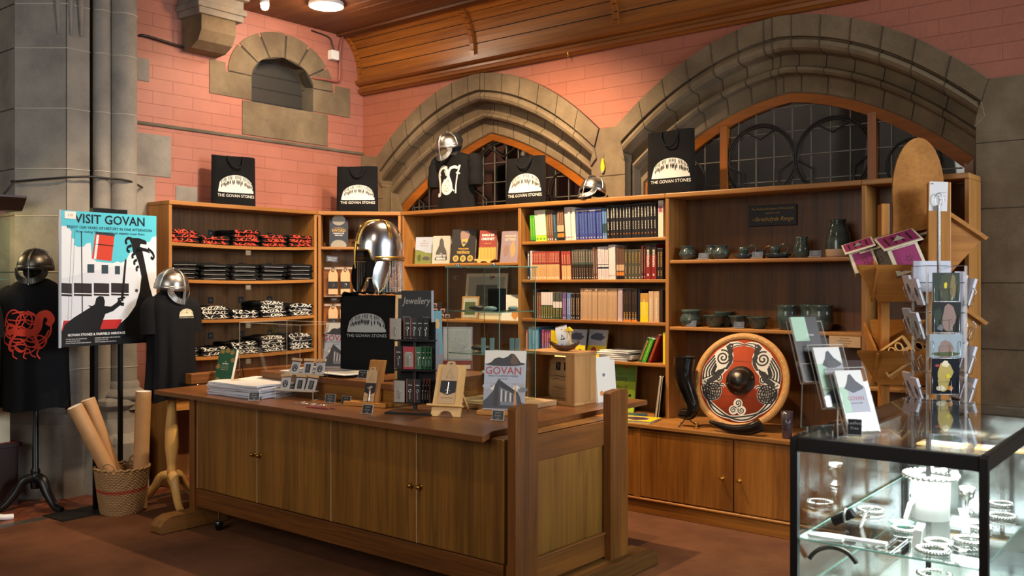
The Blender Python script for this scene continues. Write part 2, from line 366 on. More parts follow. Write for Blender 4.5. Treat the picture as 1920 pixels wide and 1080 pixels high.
def spline(P, n=6, closed=False):
    out = []; k = len(P); rng = k if closed else k-1
    for i in range(rng):
        p0 = P[(i-1) % k] if (closed or i > 0) else P[0]; p1 = P[i]; p2 = P[(i+1) % k]; p3 = P[(i+2) % k] if (closed or i+2 < k) else P[-1]
        for j in range(n):
            t = j/n
            out.append(tuple(.5*((2*p1[q])+(-p0[q]+p2[q])*t+(2*p0[q]-5*p1[q]+4*p2[q]-p3[q])*t*t+(-p0[q]+3*p1[q]-3*p2[q]+p3[q])*t**3) for q in range(len(p1))))
    if not closed: out.append(tuple(P[-1]))
    return out
# ============================================================ THE ROOM
WX, WY, CZ = -7.0, 6.2, 4.0
m = MB(); m.box(-6.4, -4, -.1, -.62, 6.6, 0, 'carpet'); struct(m, 'floor')
m = MB(); m.box(-.62, -4, -.1, 7, 9, 0, 'flagstone'); struct(m, 'floor_stone')
m = MB(); m.box(-9.5, -4, -.1, -6.4, 7.4, 0, 'terracotta'); struct(m, 'floor_tiles')
m = MB()
for y in range(-4, 20): m.box(-6.50, y*.32, 0, -6.41, y*.32+.312, .002, 'slate_border') if y*.32 < 6 else None
struct(m, 'trim_1')
# left wall with the blind window opening (opening y 4.90..5.58, z 3.16..3.65)
wy0, wy1, wz0, wzs, wza = 4.895, 5.58, 3.17, 3.43, 3.655
def wtop(y):
    t = (y-wy0)/(wy1-wy0)*2-1; return wzs+(wza-wzs)*math.sqrt(max(0, 1-t*t))
m = MB()
f = lambda a, b: (WX, a, b)
m.poly([(3.6, -.1), (wy0, -.1), (wy0, 4.3), (3.6, 4.3)], f, 'pink_brick_left')
m.poly([(wy1, -.1), (6.3, -.1), (6.3, 4.3), (wy1, 4.3)], f, 'pink_brick_left')
m.poly([(wy0, -.1), (wy1, -.1), (wy1, wz0), (wy0, wz0)], f, 'pink_brick_left')
ys = [wy0+(wy1-wy0)*(1-math.cos(PI*i/20))/2 for i in range(21)]
for a, b in zip(ys[:-1], ys[1:]): m.poly([(a, wtop(a)), (b, wtop(b)), (b, 4.3), (a, 4.3)], f, 'pink_brick_left')
struct(m, 'wall_left')
m = MB(); m.box(-7.2, wy0-.02, wz0-.02, -7.16, wy1+.02, wza+.1, 'dark_boards')
o = struct(m, 'window_3')
# stone dressings of the blind window
def arcband(m, r0, r1, x0, x1, n0, n1, mat, gap=.004):
    # voussoir between angles on an ellipse ring around the opening
    cy, cz = (wy0+wy1)/2, wzs; P = []
    for rr in (r0, r1):
        row = []
        for i in range(5):
            a = n0+gap*6+(n1-n0-gap*12)*i/4
            row.append((cy-math.cos(a)*((wy1-wy0)/2+rr), cz+math.sin(a)*((wza-wzs)+rr*.93)))
        P.append(row)
    poly = P[0]+P[1][::-1]; m.prism(poly, x0, x1, mat, axis='x')
m = MB(); an = [0, .62, 1.1, 1.62, 2.1, 2.62, PI]
for a, b in zip(an[:-1], an[1:]): arcband(m, 0, .24, -7.1, -6.992, a, b, 'stone')
arcband(m, .002, .236, -7.1, -6.997, 0, PI, 'joint', gap=0)
for i in range(24):   # bevelled reveal
    a, b = PI*i/24, PI*(i+1)/24; cy = (wy0+wy1)/2
    p = lambda t, r, x: (x, cy-math.cos(t)*((wy1-wy0)/2+r), wzs+math.sin(t)*((wza-wzs)+r))
    m.add([p(a, .0, -7.0), p(b, .0, -7.0), p(b, -.012, -7.17), p(a, -.012, -7.17)], [(0, 1, 2, 3)], 'stone_dark')
m.box(-7.17, wy0-.005, wz0, -6.995, wy0+.004, wzs, 'stone_dark'); m.box(-7.17, wy1-.004, wz0, -6.995, wy1+.01, wzs, 'stone_dark')
m.box(-7.17, 4.475, 3.215, -6.992, wy0-.002, 3.428, 'stone'); m.box(-7.17, wy1+.003, 3.215, -6.992, 6.03, 3.428, 'stone')
m.box(-7.1, 4.475, 3.424, -6.993, wy0-.262, 3.505, 'stone'); m.box(-7.1, wy1+.262, 3.424, -6.993, 6.03, 3.50, 'stone')
m.box(-7.17, 4.80, 2.905, -6.990, 5.75, 3.205, 'stone')
struct(m, 'trim_2', bevel=.004)
# string groove and quoins on the left wall
m = MB(); m.box(-7.02, 3.7, 2.865, -6.985, 6.2, 2.892, 'stone_dark')
m.box(-7.02, 3.80, 3.215, -6.993, 3.93, 3.40, 'stone_grey'); m.box(-7.02, 3.80, 2.46, -6.993, 4.12, 2.80, 'stone_grey'); m.box(-7.02, 3.80, 2.1, -6.993, 3.98, 2.455, 'stone_grey')
m.box(-7.02, 4.16, 2.15, -6.993, 4.36, 2.40, 'stone_grey')
struct(m, 'trim_3', bevel=.006)
# left pier: diagonal face, return, two shafts
A = (-7.248, 3.0); B = (-6.95, 3.243); Cc = (-6.95, 3.42)
m = MB(); poly = [(-9.6, 3.0), A, B, Cc, (-7.05, 3.45), (-7.05, 3.9), (-9.6, 3.9)]
m.prism(poly, -.1, 4.6, 'stone_grey')
m.cyl((-6.955, 3.515, .5), (-6.955, 3.515, 4.6), .064, 'stone_grey', n=28); m.cyl((-6.935, 3.675, .5), (-6.935, 3.675, 4.6), .103, 'stone_grey', n=36)
m.lathe([(.14, 0), (.14, .06), (.16, .08), (.17, .11), (.15, .14), (.12, .16), (.12, .2), (.105, .22)], (-6.935, 3.675, .62), 'stone_grey', 32)
m.lathe([(.26, -.1), (.26, .38), (.20, .45), (.17, .56), (.17, .62), (.20, .66), (.19, .70), (.15, .72)], (-6.96, 3.62, 0), 'stone_grey', 8, smooth=False)
# flared mouldings dying into the diagonal face near the top
for (tx, ty, x, y, r) in ((-7.03, 3.17, -7.0, 3.20, .03), (-6.99, 3.21, -6.95, 3.27, .028), (-6.95, 3.26, -6.935, 3.34, .03)):
    m.tube([(tx-.10, ty-.09, 4.6), (tx-.04, ty-.03, 4.1), (x, y, 3.75), (x+.005, y+.005, 3.45)], [r, r, r*.8, r*.25], 'stone_grey', 10)
# plinth
m.prism([(-9.6, 2.93), (A[0], 2.93), (B[0]+.03, 3.19), (B[0]+.03, 3.42), (-7.05, 3.5), (-9.6, 3.5)], -.1, .55, 'stone_grey')
m.prism([(-9.6, 2.96), (A[0], 2.96), (B[0]+.015, 3.22), (B[0]+.015, 3.42), (-7.05, 3.5), (-9.6, 3.5)], .55, .62, 'stone_grey')
struct(m, 'pier_left', bevel=.006)
m = MB()
for z in (.95, 1.32, 1.68, 2.10, 2.45, 2.90, 3.35, 3.68):
    m.tube([(-9.5, 2.998, z), (A[0], 2.998, z)], .004, 'joint', 4)
    m.tube([A+(z,), (B[0]+.001, B[1], z), (Cc[0]+.001, Cc[1], z)], .0045, 'mortar', 4)
    for cx, cy, r in ((-6.955, 3.515, .064), (-6.935, 3.675, .103)):
        m.tube([(cx+r*math.cos(a), cy+r*math.sin(a), z) for a in [(-75+15*i)*PI/180 for i in range(11)]], .004, 'mortar', 4)
m.tube([B+(0.6,), B+(4.6,)], .003, 'joint', 4)
struct(m, 'trim_4')
# corbel on the left wall under the ceiling
m = MB(); m.box(-7, 4.18, 3.78, -6.68, 4.60, 4.05, 'stone_grey'); m.box(-7, 4.16, 3.83, -6.66, 4.62, 3.88, 'stone_grey'); m.box(-7, 4.20, 3.95, -6.62, 4.62, 3.99, 'stone_grey')
m.prism([(-7, 3.52), (-6.86, 3.53), (-6.76, 3.58), (-6.71, 3.66), (-6.71, 3.79), (-7, 3.79)], 4.22, 4.54, 'stone', axis='y')
struct(m, 'trim_5', bevel=.008)
# ------------------------------------------------------------ back wall and its two arches
def arch(cx, ho, hi, o1, o2, op, i1, i2):
    O = lambda t: (cx+ho*t, 3.455-o1*abs(t)-o2*abs(t)**op)
    I = lambda t: (cx+hi*t, 2.95-i1*abs(t)-i2*abs(t)**2)
    return O, I
ARCH = [arch(-5.46, 1.30, 1.16, .07, .56, 2.1, .30, .29), arch(-2.66, 1.33, 1.20, .06, .56, 2.0, .12, .44)]
prof = [(1, 6.175), (.995, 6.160), (.71, 6.160), (.70, 6.195), (.69, 6.195), (.66, 6.168), (.61, 6.160), (.56, 6.170), (.53, 6.195), (.52, 6.285), (.51, 6.30), (.36, 6.30), (.35, 6.285), (.33, 6.262), (.29, 6.258), (.255, 6.275), (.24, 6.335), (.22, 6.35), (.02, 6.355), (.0, 6.365), (-.01, 6.46)]
def build_arch(k, O, I):
    m = MB(); nv = 13; n = len(prof)
    ts = [-1+2*i/nv for i in range(nv+1)]; cols = [-1+2*i/78 for i in range(79)]
    pt = lambda t, s_, y, dy=0: (I(t)[0]+(O(t)[0]-I(t)[0])*s_, y+dy, I(t)[1]+(O(t)[1]-I(t)[1])*s_)
    vs = [pt(t, s_, y) for t in cols for s_, y in prof]
    m.add(vs, [(c*n+r, c*n+r+1, (c+1)*n+r+1, (c+1)*n+r) for c in range(len(cols)-1) for r in range(n-1)], 'stone', False)
    for t in ts[1:-1]+[.035 if k == 0 else -.03]:
        m.tube([pt(t, s_, y, -.0005) for s_, y in prof[1:-2]], .0032, 'joint', 4)
    # jambs below the springing
    for s in (-1, 1):
        o, i_ = O(s), I(s)
        for (s0, y0), (s1, y1) in zip(prof[:-1], prof[1:]):
            p0 = (i_[0]+(o[0]-i_[0])*s0, y0, i_[1]+(o[1]-i_[1])*s0); p1 = (i_[0]+(o[0]-i_[0])*s1, y1, i_[1]+(o[1]-i_[1])*s1)
            if s0 > .46: continue
            m.add([p0, p1, (p1[0], p1[1], 2.0), (p0[0], p0[1], 2.0)], [(0, 1, 2, 3)], 'stone')
        # label stop
        a, b = .5, .70; P = [(i_[0]+(o[0]-i_[0])*q, i_[1]+(o[1]-i_[1])*q) for q in (a, b)]
        m.prism([(P[0][0], P[0][1]), (P[1][0], P[1][1]), (P[1][0]+s*.02, P[1][1]-.09), (P[0][0]-s*.01, P[0][1]-.06)], 6.16, 6.30, 'stone', axis='y')
    return struct(m, 'trim_%d' % (6+k))
for k, (O, I) in enumerate(ARCH): build_arch(k, O, I)
m = MB(); f = lambda a, b: (a, WY, b)
edges = [-7.0]
for (O, I) in ARCH:
    ts = [-1+2*i/40 for i in range(41)]; P = [O(t) for t in ts]
    for a, b in zip(P[:-1], P[1:]): m.poly([a, b, (b[0], 4.3), (a[0], 4.3)], f, 'pink_brick_back')
    edges += [P[0][0], P[-1][0]]
edges.append(4.0); zs = 2.865
for a, b in ((edges[0], edges[1]), (edges[2], edges[3]), (edges[4], edges[5])): m.poly([(a, zs-.1), (b, zs-.1), (b, 4.3), (a, 4.3)], f, 'pink_brick_back')
struct(m, 'wall_back')
# stone between and beside the arches
m = MB()
def pier(x0, x1, oL, oR):
    pts = [(x0, zs), (x1, zs)]
    m.prism([(x0, -.1), (x1, -.1), (x1, zs), (x0, zs)], 6.172, 6.3, 'stone', axis='y')
ends = []
for (O, I) in ARCH:
    for s in (-1, 1):
        o, i_ = O(s), I(s); ends.append((i_[0]+(o[0]-i_[0])*.46, i_[1]+(o[1]-i_[1])*.46, o[0], o[1]))
def stoneblk(pts): m.prism(pts, 6.176, 6.34, 'stone', axis='y')
for (xa, xb) in ((e_[1][2]-.01, e_[2][2]+.01),) if False else (): pass
e = ends
for (xa, xb, L, R) in ((-7.0, None, None, e[0]), (None, None, e[1], e[2]), (None, 4.0, e[3], None)):
    pts = []
    if L: pts += [(L[0], -.1)]
    else: pts += [(xa, -.1)]
    if R: pts += [(R[0], -.1), (R[0], R[1]), (R[2], R[3])]
    else: pts += [(xb, -.1), (xb, zs)]
    if R and not L: pts += [(xa, zs)]
    if L: pts += [(L[2], L[3]), (L[0], L[1])]
    stoneblk(pts)
struct(m, 'wall_back_stone')
m = MB()
for (xa, xb, zz) in ((-7, e[0][0], 2.42), (e[1][0], e[2][0], 2.45), (e[3][0], 3.9, 2.45), (e[3][0], 3.9, 2.05), (e[3][0], 3.9, 1.6), (e[3][0], 3.9, 1.2), (e[3][0], 3.9, .8)): m.tube([(xa, 6.175, zz), (xb, 6.175, zz)], .003, 'joint', 4)
struct(m, 'trim_8')
# window lights in the arches
def window(k, O, I, mull, cx, sc, i1=.30, i2=.29):
    root = bpy.data.objects.new('window_%d' % k, None); COL.objects.link(root); root['kind'] = 'structure'
    m = MB(); ts = [-1+2*i/32 for i in range(33)]; out = [I(t) for t in ts]; inn = [(cx+(p[0]-cx)*.955, p[1]-.062) for p in out]
    zb = 2.0
    for i in range(32):
        for (y0) in (6.37,):
            a, b, c, d = out[i], out[i+1], inn[i+1], inn[i]
            m.hexa([(a[0], 6.37, a[1]), (b[0], 6.37, b[1]), (b[0], 6.45, b[1]), (a[0], 6.45, a[1]), (d[0], 6.385, d[1]), (c[0], 6.385, c[1]), (c[0], 6.45, c[1]), (d[0], 6.45, d[1])], 'frame_x')
    for s in (0, -1):
        a, d = out[s], inn[s]; m.box(a[0], 6.38, zb, d[0], 6.45, a[1], 'frame_z')
    struct(m, 'window_frame', root)
    def top(x):
        t = (x-cx)/(1.16*sc); a = min(1, abs(t)); return 2.95-i1*a-i2*a*a-.055
    for x in mull:
        m = MB(); m.box(x-.028, 6.375, zb, x+.028, 6.45, top(x)+.01, 'frame_z'); struct(m, 'mullion', root)
    xs = [cx-1.1*sc]+list(mull)+[cx+1.1*sc]
    m = MB(); P = [(cx+(p[0]-cx), p[1]) for p in inn]; m.prism([(P[0][0], zb)]+P+[(P[-1][0], zb)], 6.425, 6.429, 'window_glass', axis='y'); struct(m, 'window_pane', root)
    m = MB()
    for i in range(-9, 10):
        x = cx+i*.138
        if abs(x-cx) < 1.06*sc and top(x) > zb: m.box(x-.0035, 6.41, zb, x+.0035, 6.42, top(x), 'lead')
    for j in range(7):
        z = 2.16+j*.175; h = [x for x in [cx-1.1*sc+i*.01 for i in range(int(220*sc))] if top(x) > z]
        if h: m.box(h[0], 6.41, z-.0035, h[-1], 6.42, z+.0035, 'lead')
    struct(m, 'lead_lattice', root)
    m = MB()
    def circ(x, z, r, th=.011):
        m.tube([(x+r*math.cos(a), 6.40, z+r*math.sin(a)) for a in [2*PI*i/40 for i in range(40)]], th, 'iron', 6, closed=True)
    for a, b in zip(xs[:-1], xs[1:]):
        w_ = b-a
        if w_ > .9:
            for c in (a+w_*.26, a+w_*.75):
                circ(c, 2.485, w_*.232, .008); circ(c, 2.485, w_*.248, .007)
                for q in range(3):
                    an_ = PI/2+q*2*PI/3; m.tube([(c+w_*.245*math.cos(an_+.5), 6.4, 2.485+w_*.245*math.sin(an_+.5)), (c+w_*.15*math.cos(an_), 6.4, 2.485+w_*.15*math.sin(an_)), (c+w_*.245*math.cos(an_-.5), 6.4, 2.485+w_*.245*math.sin(an_-.5))], .008, 'iron', 6)
        else: circ(a+w_*.46, 2.38, min(w_*.40, .17), .008)
    struct(m, 'tracery', root)
window(1, *ARCH[0], (-5.02-.44, -4.99), -5.46, 1.0) if False else window(1, *ARCH[0], (-4.93,), -5.46, 1.0)
window(2, *ARCH[1], (-3.18, -2.09), -2.66, 1.2/1.16, .12, .44)
# dim corridor behind the windows
m = MB(); m.box(-8, 7.6, -.1, 3, 7.7, 4.3, 'corridor'); m.box(-8, 6.62, -.1, 3, 7.6, -.05, 'corridor'); m.box(2.9, 6.5, -.1, 3, 7.6, 4.3, 'corridor'); m.box(-8.1, 6.5, -.1, -8, 7.6, 4.3, 'corridor'); m.box(-6.0, 7.3, 0, -5.2, 7.6, 4.2, 'corridor_pink'); m.box(-4.7, 7.4, 0, -4.1, 7.6, 4.2, 'corridor_pink')
m.cyl((-2.75, 7.1, 0), (-2.35, 7.1, 4.2), .12, 'corridor'); struct(m, 'wall_corridor')
m = MB()
for (O, I) in ARCH: m.box(I(-1)[0]-.05, 6.38, -.1, I(1)[0]+.05, 6.5, 2.12, 'stone_dark')
struct(m, 'wall_under_windows')
m = MB(); m.box(-8, 6.46, 4.2, 2, 7.7, 4.3, 'corridor'); struct(m, 'ceiling_corridor')
# ------------------------------------------------------------ ceiling, cove and cornice
m = MB(); y = 5.93
for i in range(60):
    y1 = y-i*.12; m.box(-7.0, y1-.118, CZ, 4, y1, CZ+.04, 'ceil_x')
m.box(-7.0, 5.86, CZ-.02, 4, 5.95, CZ+.01, 'ceil_x')
m.box(-7, -1.3, CZ+.04, 4, 6.2, CZ+.1, 'ceil_x')
struct(m, 'ceiling', bevel=.002)
def cove(a): # a 0..1 from cornice to ceiling
    t = a*PI/2; return (6.155-.245*(1-math.cos(t)), 3.61+.40*math.sin(t))
m = MB(); nb = 6
for i in range(nb):
    a0, a1 = i/nb+.006, (i+1)/nb-.006; p, q = cove(a0), cove(a1); p2 = cove((a0+a1)/2)
    m.add([(-7, p[0], p[1]), (4, p[0], p[1]), (4, p2[0], p2[1]), (-7, p2[0], p2[1]), (4, q[0], q[1]), (-7, q[0], q[1])], [(0, 1, 2, 3), (3, 2, 4, 5)], 'cove_x')
P = [cove(i/12) for i in range(13)]
m.add([(x, p[0]+.006, p[1]+.006) for p in P for x in (-7, 4)], [(2*i, 2*i+1, 2*i+3, 2*i+2) for i in range(12)], 'black_matte')
struct(m, 'ceiling_cove')
m = MB()
for x in (-6.985, -5.48, -3.98, -2.5, -1.0):
    pts = [(x, cove(i/10)[0]-.006, cove(i/10)[1]-.004) for i in range(11)]
    for p, q in zip(pts[:-1], pts[1:]): m.hexa([(x-.022, p[1]-.02, p[2]-.008), (x+.022, p[1]-.02, p[2]-.008), (x+.022, p[1]+.02, p[2]), (x-.022, p[1]+.02, p[2]), (x-.022, q[1]-.02, q[2]-.015), (x+.022, q[1]-.02, q[2]-.015), (x+.022, q[1]+.02, q[2]), (x-.022, q[1]+.02, q[2])], 'frame_z')
struct(m, 'trim_9')
m = MB(); cp = [(6.2, 3.455), (6.17, 3.455), (6.15, 3.47), (6.135, 3.475), (6.13, 3.50), (6.15, 3.515), (6.15, 3.535), (6.12, 3.545), (6.10, 3.56), (6.10, 3.59), (6.13, 3.60), (6.13, 3.615), (6.2, 3.62)]
m.prism(cp, -7.0, 4.0, 'cedar_x', axis='x'); struct(m, 'trim_10')
m = MB(); m.cyl((-4.43, 6.12, 3.47), (-4.43, 6.12, 3.45), .006, 'brass'); m.tube([(-4.43+.008*math.cos(a), 6.12, 3.442+.008*math.sin(a)) for a in [i*PI/6 for i in range(12)]], .002, 'brass', 6, closed=True)
tag(m.build('ceiling_hook'), 'tiny brass ring hook under the wooden cornice', 'hook')
# right part of the church seen by reflection
m = MB(); m.box(3.9, -4, -.1, 4.1, 3.2, 4.6, 'stone_grey'); m.box(6.9, -4, -.1, 7.1, 9, 6, 'stone_grey'); struct(m, 'wall_right')
# cables, conduit, junction box, lamps
m = MB(); m.tube(spline([(-7.15, 2.85, 2.2), (-7.1, 2.93, 2.33), (-7.21, 2.985, 2.35), (-6.93, 3.22, 2.38), (-6.90, 3.40, 2.40), (-6.87, 3.55, 2.395), (-6.82, 3.66, 2.385), (-6.98, 3.86, 2.36)], 6), .008, 'cable', 8)
tag(m.build('wall_cable'), 'black cable looped across the grey stone pier', 'cable')
m = MB(); m.tube(spline([(-6.99, 3.84, 3.57), (-6.975, 3.90, 3.575), (-6.975, 4.2, 3.55), (-6.975, 4.42, 3.535), (-6.975, 4.47, 3.56)], 6), .011, 'cable', 8)
tag(m.build('wall_pipe'), 'thin dark iron pipe under the stone corbel on pink brick', 'pipe')
r = thing('junction_box', 'small white junction box on the pink wall near the ceiling', 'junction box', (-6.965, 5.80, 3.78))
m = MB(); m.box(-.035, -.045, -.045, .03, .045, .045, 'white'); m.build('casing', r, bevel=.006)
m = MB(); m.tube(spline([(0, 0, .045), (-.01, -.01, .11), (-.02, -.05, .17), (-.02, -.25, .19)], 6), .007, 'cable', 8); m.build('cable', r)
m = MB(); m.tube(spline([(-6.975, 5.93, 4.0), (-6.975, 5.90, 3.93), (-6.975, 5.885, 3.8), (-6.975, 5.88, 3.58), (-6.975, 5.84, 3.54), (-6.98, 5.7, 3.535), (-6.99, 5.58, 3.53), (-6.99, 5.56, 3.53)], 6), .012, 'pipe_pink', 10)
tag(m.build('conduit_pipe'), 'pink painted conduit pipe running into the blind window', 'pipe')
r = thing('downlight', 'round glowing downlight with white rim set in the wooden ceiling', 'ceiling light', (-6.27, 5.14, 4.0))
m = MB(); m.lathe([(.145, .0), (.15, -.01), (.15, -.035), (.138, -.035), (.138, 0)], mat='white', n=40); m.build('rim', r)
m = MB(); m.lathe([(0, -.03), (.138, -.03)], mat='lamp_white', n=40); m.build('diffuser', r)
r = thing('spotlight', 'white track spotlight with warm glowing lamp at the ceiling', 'ceiling light', (-6.14, 4.42, 3.78))
m = MB(); m.cyl((-.02, .0, .22), (0, 0, .02), .035, 'white', n=20); m.cyl((-.02, 0, .22), (-.02, 0, .3), .012, 'white'); m.build('housing', r)
m = MB(); m.lathe([(0, -.035), (.02, -.03), (.03, -.015), (.034, .01)], mat='lamp_warm', n=20); m.build('lamp', r)
light('POINT', 'spotlight_glow', (-6.14, 4.42, 3.70), (0, 0, 0), 12, (1, .62, .3), .04)
light('POINT', 'downlight_glow', (-6.27, 5.14, 3.9), (0, 0, 0), 25, WARM2, .1)
r = thing('key_tag', 'yellow tag hanging from a nail on the stone between the arches', 'tag', (-4.12, 6.165, 2.53))
m = MB(); m.prism([(-.012, -.04), (.016, -.04), (.02, -.01), (.008, .055), (-.004, .055), (-.016, 0)], -.006, .002, 'yellow' if flatm('yellow', '#e8c30c', .5) else '', axis='y'); m.build('tag_body', r, bevel=.003)
m = MB(); m.tube([(0, 0, .055), (.004, 0, .09), (.008, .005, .115)], .0015, 'steel', 6); m.box(-.012, -.006, -.055, .012, .002, -.04, 'grey_plastic'); m.build('string', r)
# ============================================================ BOOKCASES
FY, BY, TOP, LEDGE = 5.89, 6.165, 2.245, .62
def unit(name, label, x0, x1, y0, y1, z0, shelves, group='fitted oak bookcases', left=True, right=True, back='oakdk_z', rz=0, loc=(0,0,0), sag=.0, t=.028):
    r = thing(name, label, 'bookcase', loc, rz, group)
    sides = []
    if left: sides.append((x0, x0+t))
    if right: sides.append((x1-t, x1))
    for a, b in sides:
        m = MB(); m.box(a, y0, z0, b, y1, TOP-.034, 'oak_z'); m.build('upright', r, bevel=.004)
    m = MB(); m.box(x0, y0-.006, TOP-.034, x1, y1, TOP, 'oak_x'); m.build('top_board', r, bevel=.006)
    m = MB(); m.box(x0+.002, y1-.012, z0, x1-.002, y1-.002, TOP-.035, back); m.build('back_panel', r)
    for z in shelves:
        m = MB()
        xa, xb = x0+(t if left else 0), x1-(t if right else 0)
        if sag:
            n = 12
            for i in range(n):
                a, b = xa+(xb-xa)*i/n, xa+(xb-xa)*(i+1)/n; sg = lambda x: -sag*math.sin(PI*(x-xa)/(xb-xa))
                vs = []
                for zz in (z-.026, z): vs += [(a, y0+.008, zz+sg(a)), (b, y0+.008, zz+sg(b)), (b, y1-.013, zz+sg(b)), (a, y1-.013, zz+sg(a))]
                m.add(vs, [(3,2,1,0),(4,5,6,7),(0,1,5,4),(2,3,7,6)], 'oak_x')
        else: m.box(xa, y0+.008, z-.026, xb, y1-.013, z, 'oak_x')
        m.build('shelf', r, bevel=0 if sag else .006)
    return r
# section against the left wall: local x runs along +Y of the room
Yl = 3.90
u1 = unit('bookcase', 'oak bookcase of folded black shirts standing against the pink left wall', 0, 1.45, 0, .33, 0, [1.92, 1.63, 1.31, 1.01, .62], rz=PI/2, loc=(-6.655, Yl, 0), sag=.014)
# corner section (diagonal)
cx0, cy0, cx1, cy1 = -6.655, 5.36, -6.13, 5.885
L = math.hypot(cx1-cx0, cy1-cy0); ang = math.atan2(cy1-cy0, cx1-cx0)
u2 = unit('bookcase', 'narrow diagonal corner bookcase with the hanging kraft tags', 0, L, 0, .28, 0, [1.925, .62], rz=ang, loc=(cx0, cy0, 0), t=.026)
unit('bookcase', 'bookcase bay with five history books facing outward', -6.13, -4.765, FY, BY, LEDGE, [1.768, 1.283], left=True, right=False)
unit('bookcase', 'bookcase bay packed with long rows of book spines', -4.765, -3.395, FY, BY, LEDGE, [1.933, 1.625, 1.31, 1.01], right=False)
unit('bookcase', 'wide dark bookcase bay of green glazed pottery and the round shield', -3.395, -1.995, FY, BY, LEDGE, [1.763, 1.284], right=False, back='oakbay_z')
unit('bookcase', 'dark end bookcase behind the wooden bird house stand', -1.995, -1.37, FY, BY, 0, [1.80, 1.28, .95, .62])
# blocks filling the wedge between corner unit and walls (top boards)
m = MB(); m.prism([(-6.985, 5.37), (-6.87, 5.575), (-6.345, 6.10), (-6.15, 6.11), (-6.15, 6.165), (-6.985, 6.165)], TOP-.03, TOP-.002, 'oak_x'); tag(m.build('corner_top_board'), 'flat oak board capping the corner behind the diagonal bookcase', 'shelf board')
# base cabinets with ledge
bx0, bx1, by = -6.10, -1.98, 5.56
r = thing('base_cabinet', 'low oak base cabinet with brass knobs running under the bookcases', 'cabinet', (0, 0, 0))
m = MB(); m.box(bx0, by+.012, .10, bx1, BY-.01, LEDGE-.03, 'oakcab_z'); m.build('carcass', r)
m = MB(); m.box(bx0, by-.004, 0, bx1, BY-.02, .085, 'oakcab_x'); m.build('plinth', r, bevel=.004)
m = MB()
for i in range(1): m.tube([(bx0, by-.004, .098), (bx1, by-.004, .098)], .011, 'oakcab_x', 8)
m.build('moulding', r)
for (a, b, kn) in ((-6.08, -5.42, .9), (-5.41, -4.75, .1), (-4.74, -4.10, .9), (-4.09, -3.45, None), (-3.40, -2.705, .9), (-2.695, -2.0, .06)):
    m = MB(); m.box(a, by-.006, .115, b, by+.012, LEDGE-.04, 'oakcab_z'); d = m.build('door', r, bevel=.004)
    if kn is not None:
        x = a+(b-a)*kn; m = MB(); m.M = Matrix.Translation((x, by-.006, .325)) @ Matrix.Rotation(PI/2, 4, 'X'); m.lathe([(0, .03), (.008, .0295), (.012, .024), (.011, .018), (.006, .013), (.006, .004), (.011, .001), (.011, 0)], mat='brass_bright', n=16); m.build('knob', d, label='brass knob')
m = MB(); m.box(-3.45, by-.01, .1, -3.40, by+.012, LEDGE-.03, 'oakcab_z'); m.build('stile', r, bevel=.003)
m = MB(); m.box(bx0, by-.02, LEDGE-.03, bx1, BY-.012, LEDGE, 'oak_x'); tag(m.build('ledge_board', bevel=.006), 'continuous oak ledge board on top of the low base cabinets', 'shelf board')

# ============================================================ THE SHOP COUNTER
r = thing('shop_counter', 'large oak shop counter with four doors, posts and sledge feet', 'counter', (0, 0, 0))
cyf, cyr, cxl, cxr = 3.40, 4.36, -5.47, -2.79
m = MB(); m.prism([(-5.80, 3.29), (-2.855, 3.27), (-2.94, 3.40), (-2.80, 3.42), (-2.80, 3.56), (-2.945, 3.565), (-2.955, 4.19), (-2.80, 4.2), (-2.80, 4.37), (-2.95, 4.38), (-2.96, 4.93), (-6.0, 4.93)][0:0] or [(-5.80, 3.29), (-2.855, 3.27), (-2.925, 3.42), (-2.965, 4.93), (-5.98, 4.93)], .852, .88, 'slab_x'); m.build('worktop', r, bevel=.007)
m = MB(); m.box(cxl, cyf+.02, .13, cxr-.02, cyr-.02, .85, 'counter_z'); m.build('carcass', r)
m = MB(); m.box(cxl, cyf-.002, .13, cxr-.05, cyf+.03, .25, 'cpost_x'); m.build('bottom_rail', r, bevel=.005)
for a, b, kn in ((-5.44, -4.795, .96), (-4.79, -4.10, .045), (-4.095, -3.42, .955), (-3.415, -2.83, .045)):
    m = MB(); m.box(a, cyf-.006, .257, b, cyf+.02, .85, 'counter_z'); d = m.build('door', r, bevel=.003)
    x = a+(b-a)*kn; m = MB(); m.M = Matrix.Translation((x, cyf-.006, .55)) @ Matrix.Rotation(PI/2, 4, 'X'); m.lathe([(0, .032), (.009, .031), (.013, .025), (.012, .018), (.006, .013), (.006, .004), (.012, .001), (.012, 0)], mat='brass', n=16); m.build('knob', d, label='brass knob')
m = MB()
for a in (-5.445, -4.7925, -4.0975, -3.4175): m.box(a-.003, cyf-.009, .257, a+.003, cyf-.004, .85, 'ply_z')
m.build('door_edging', r)
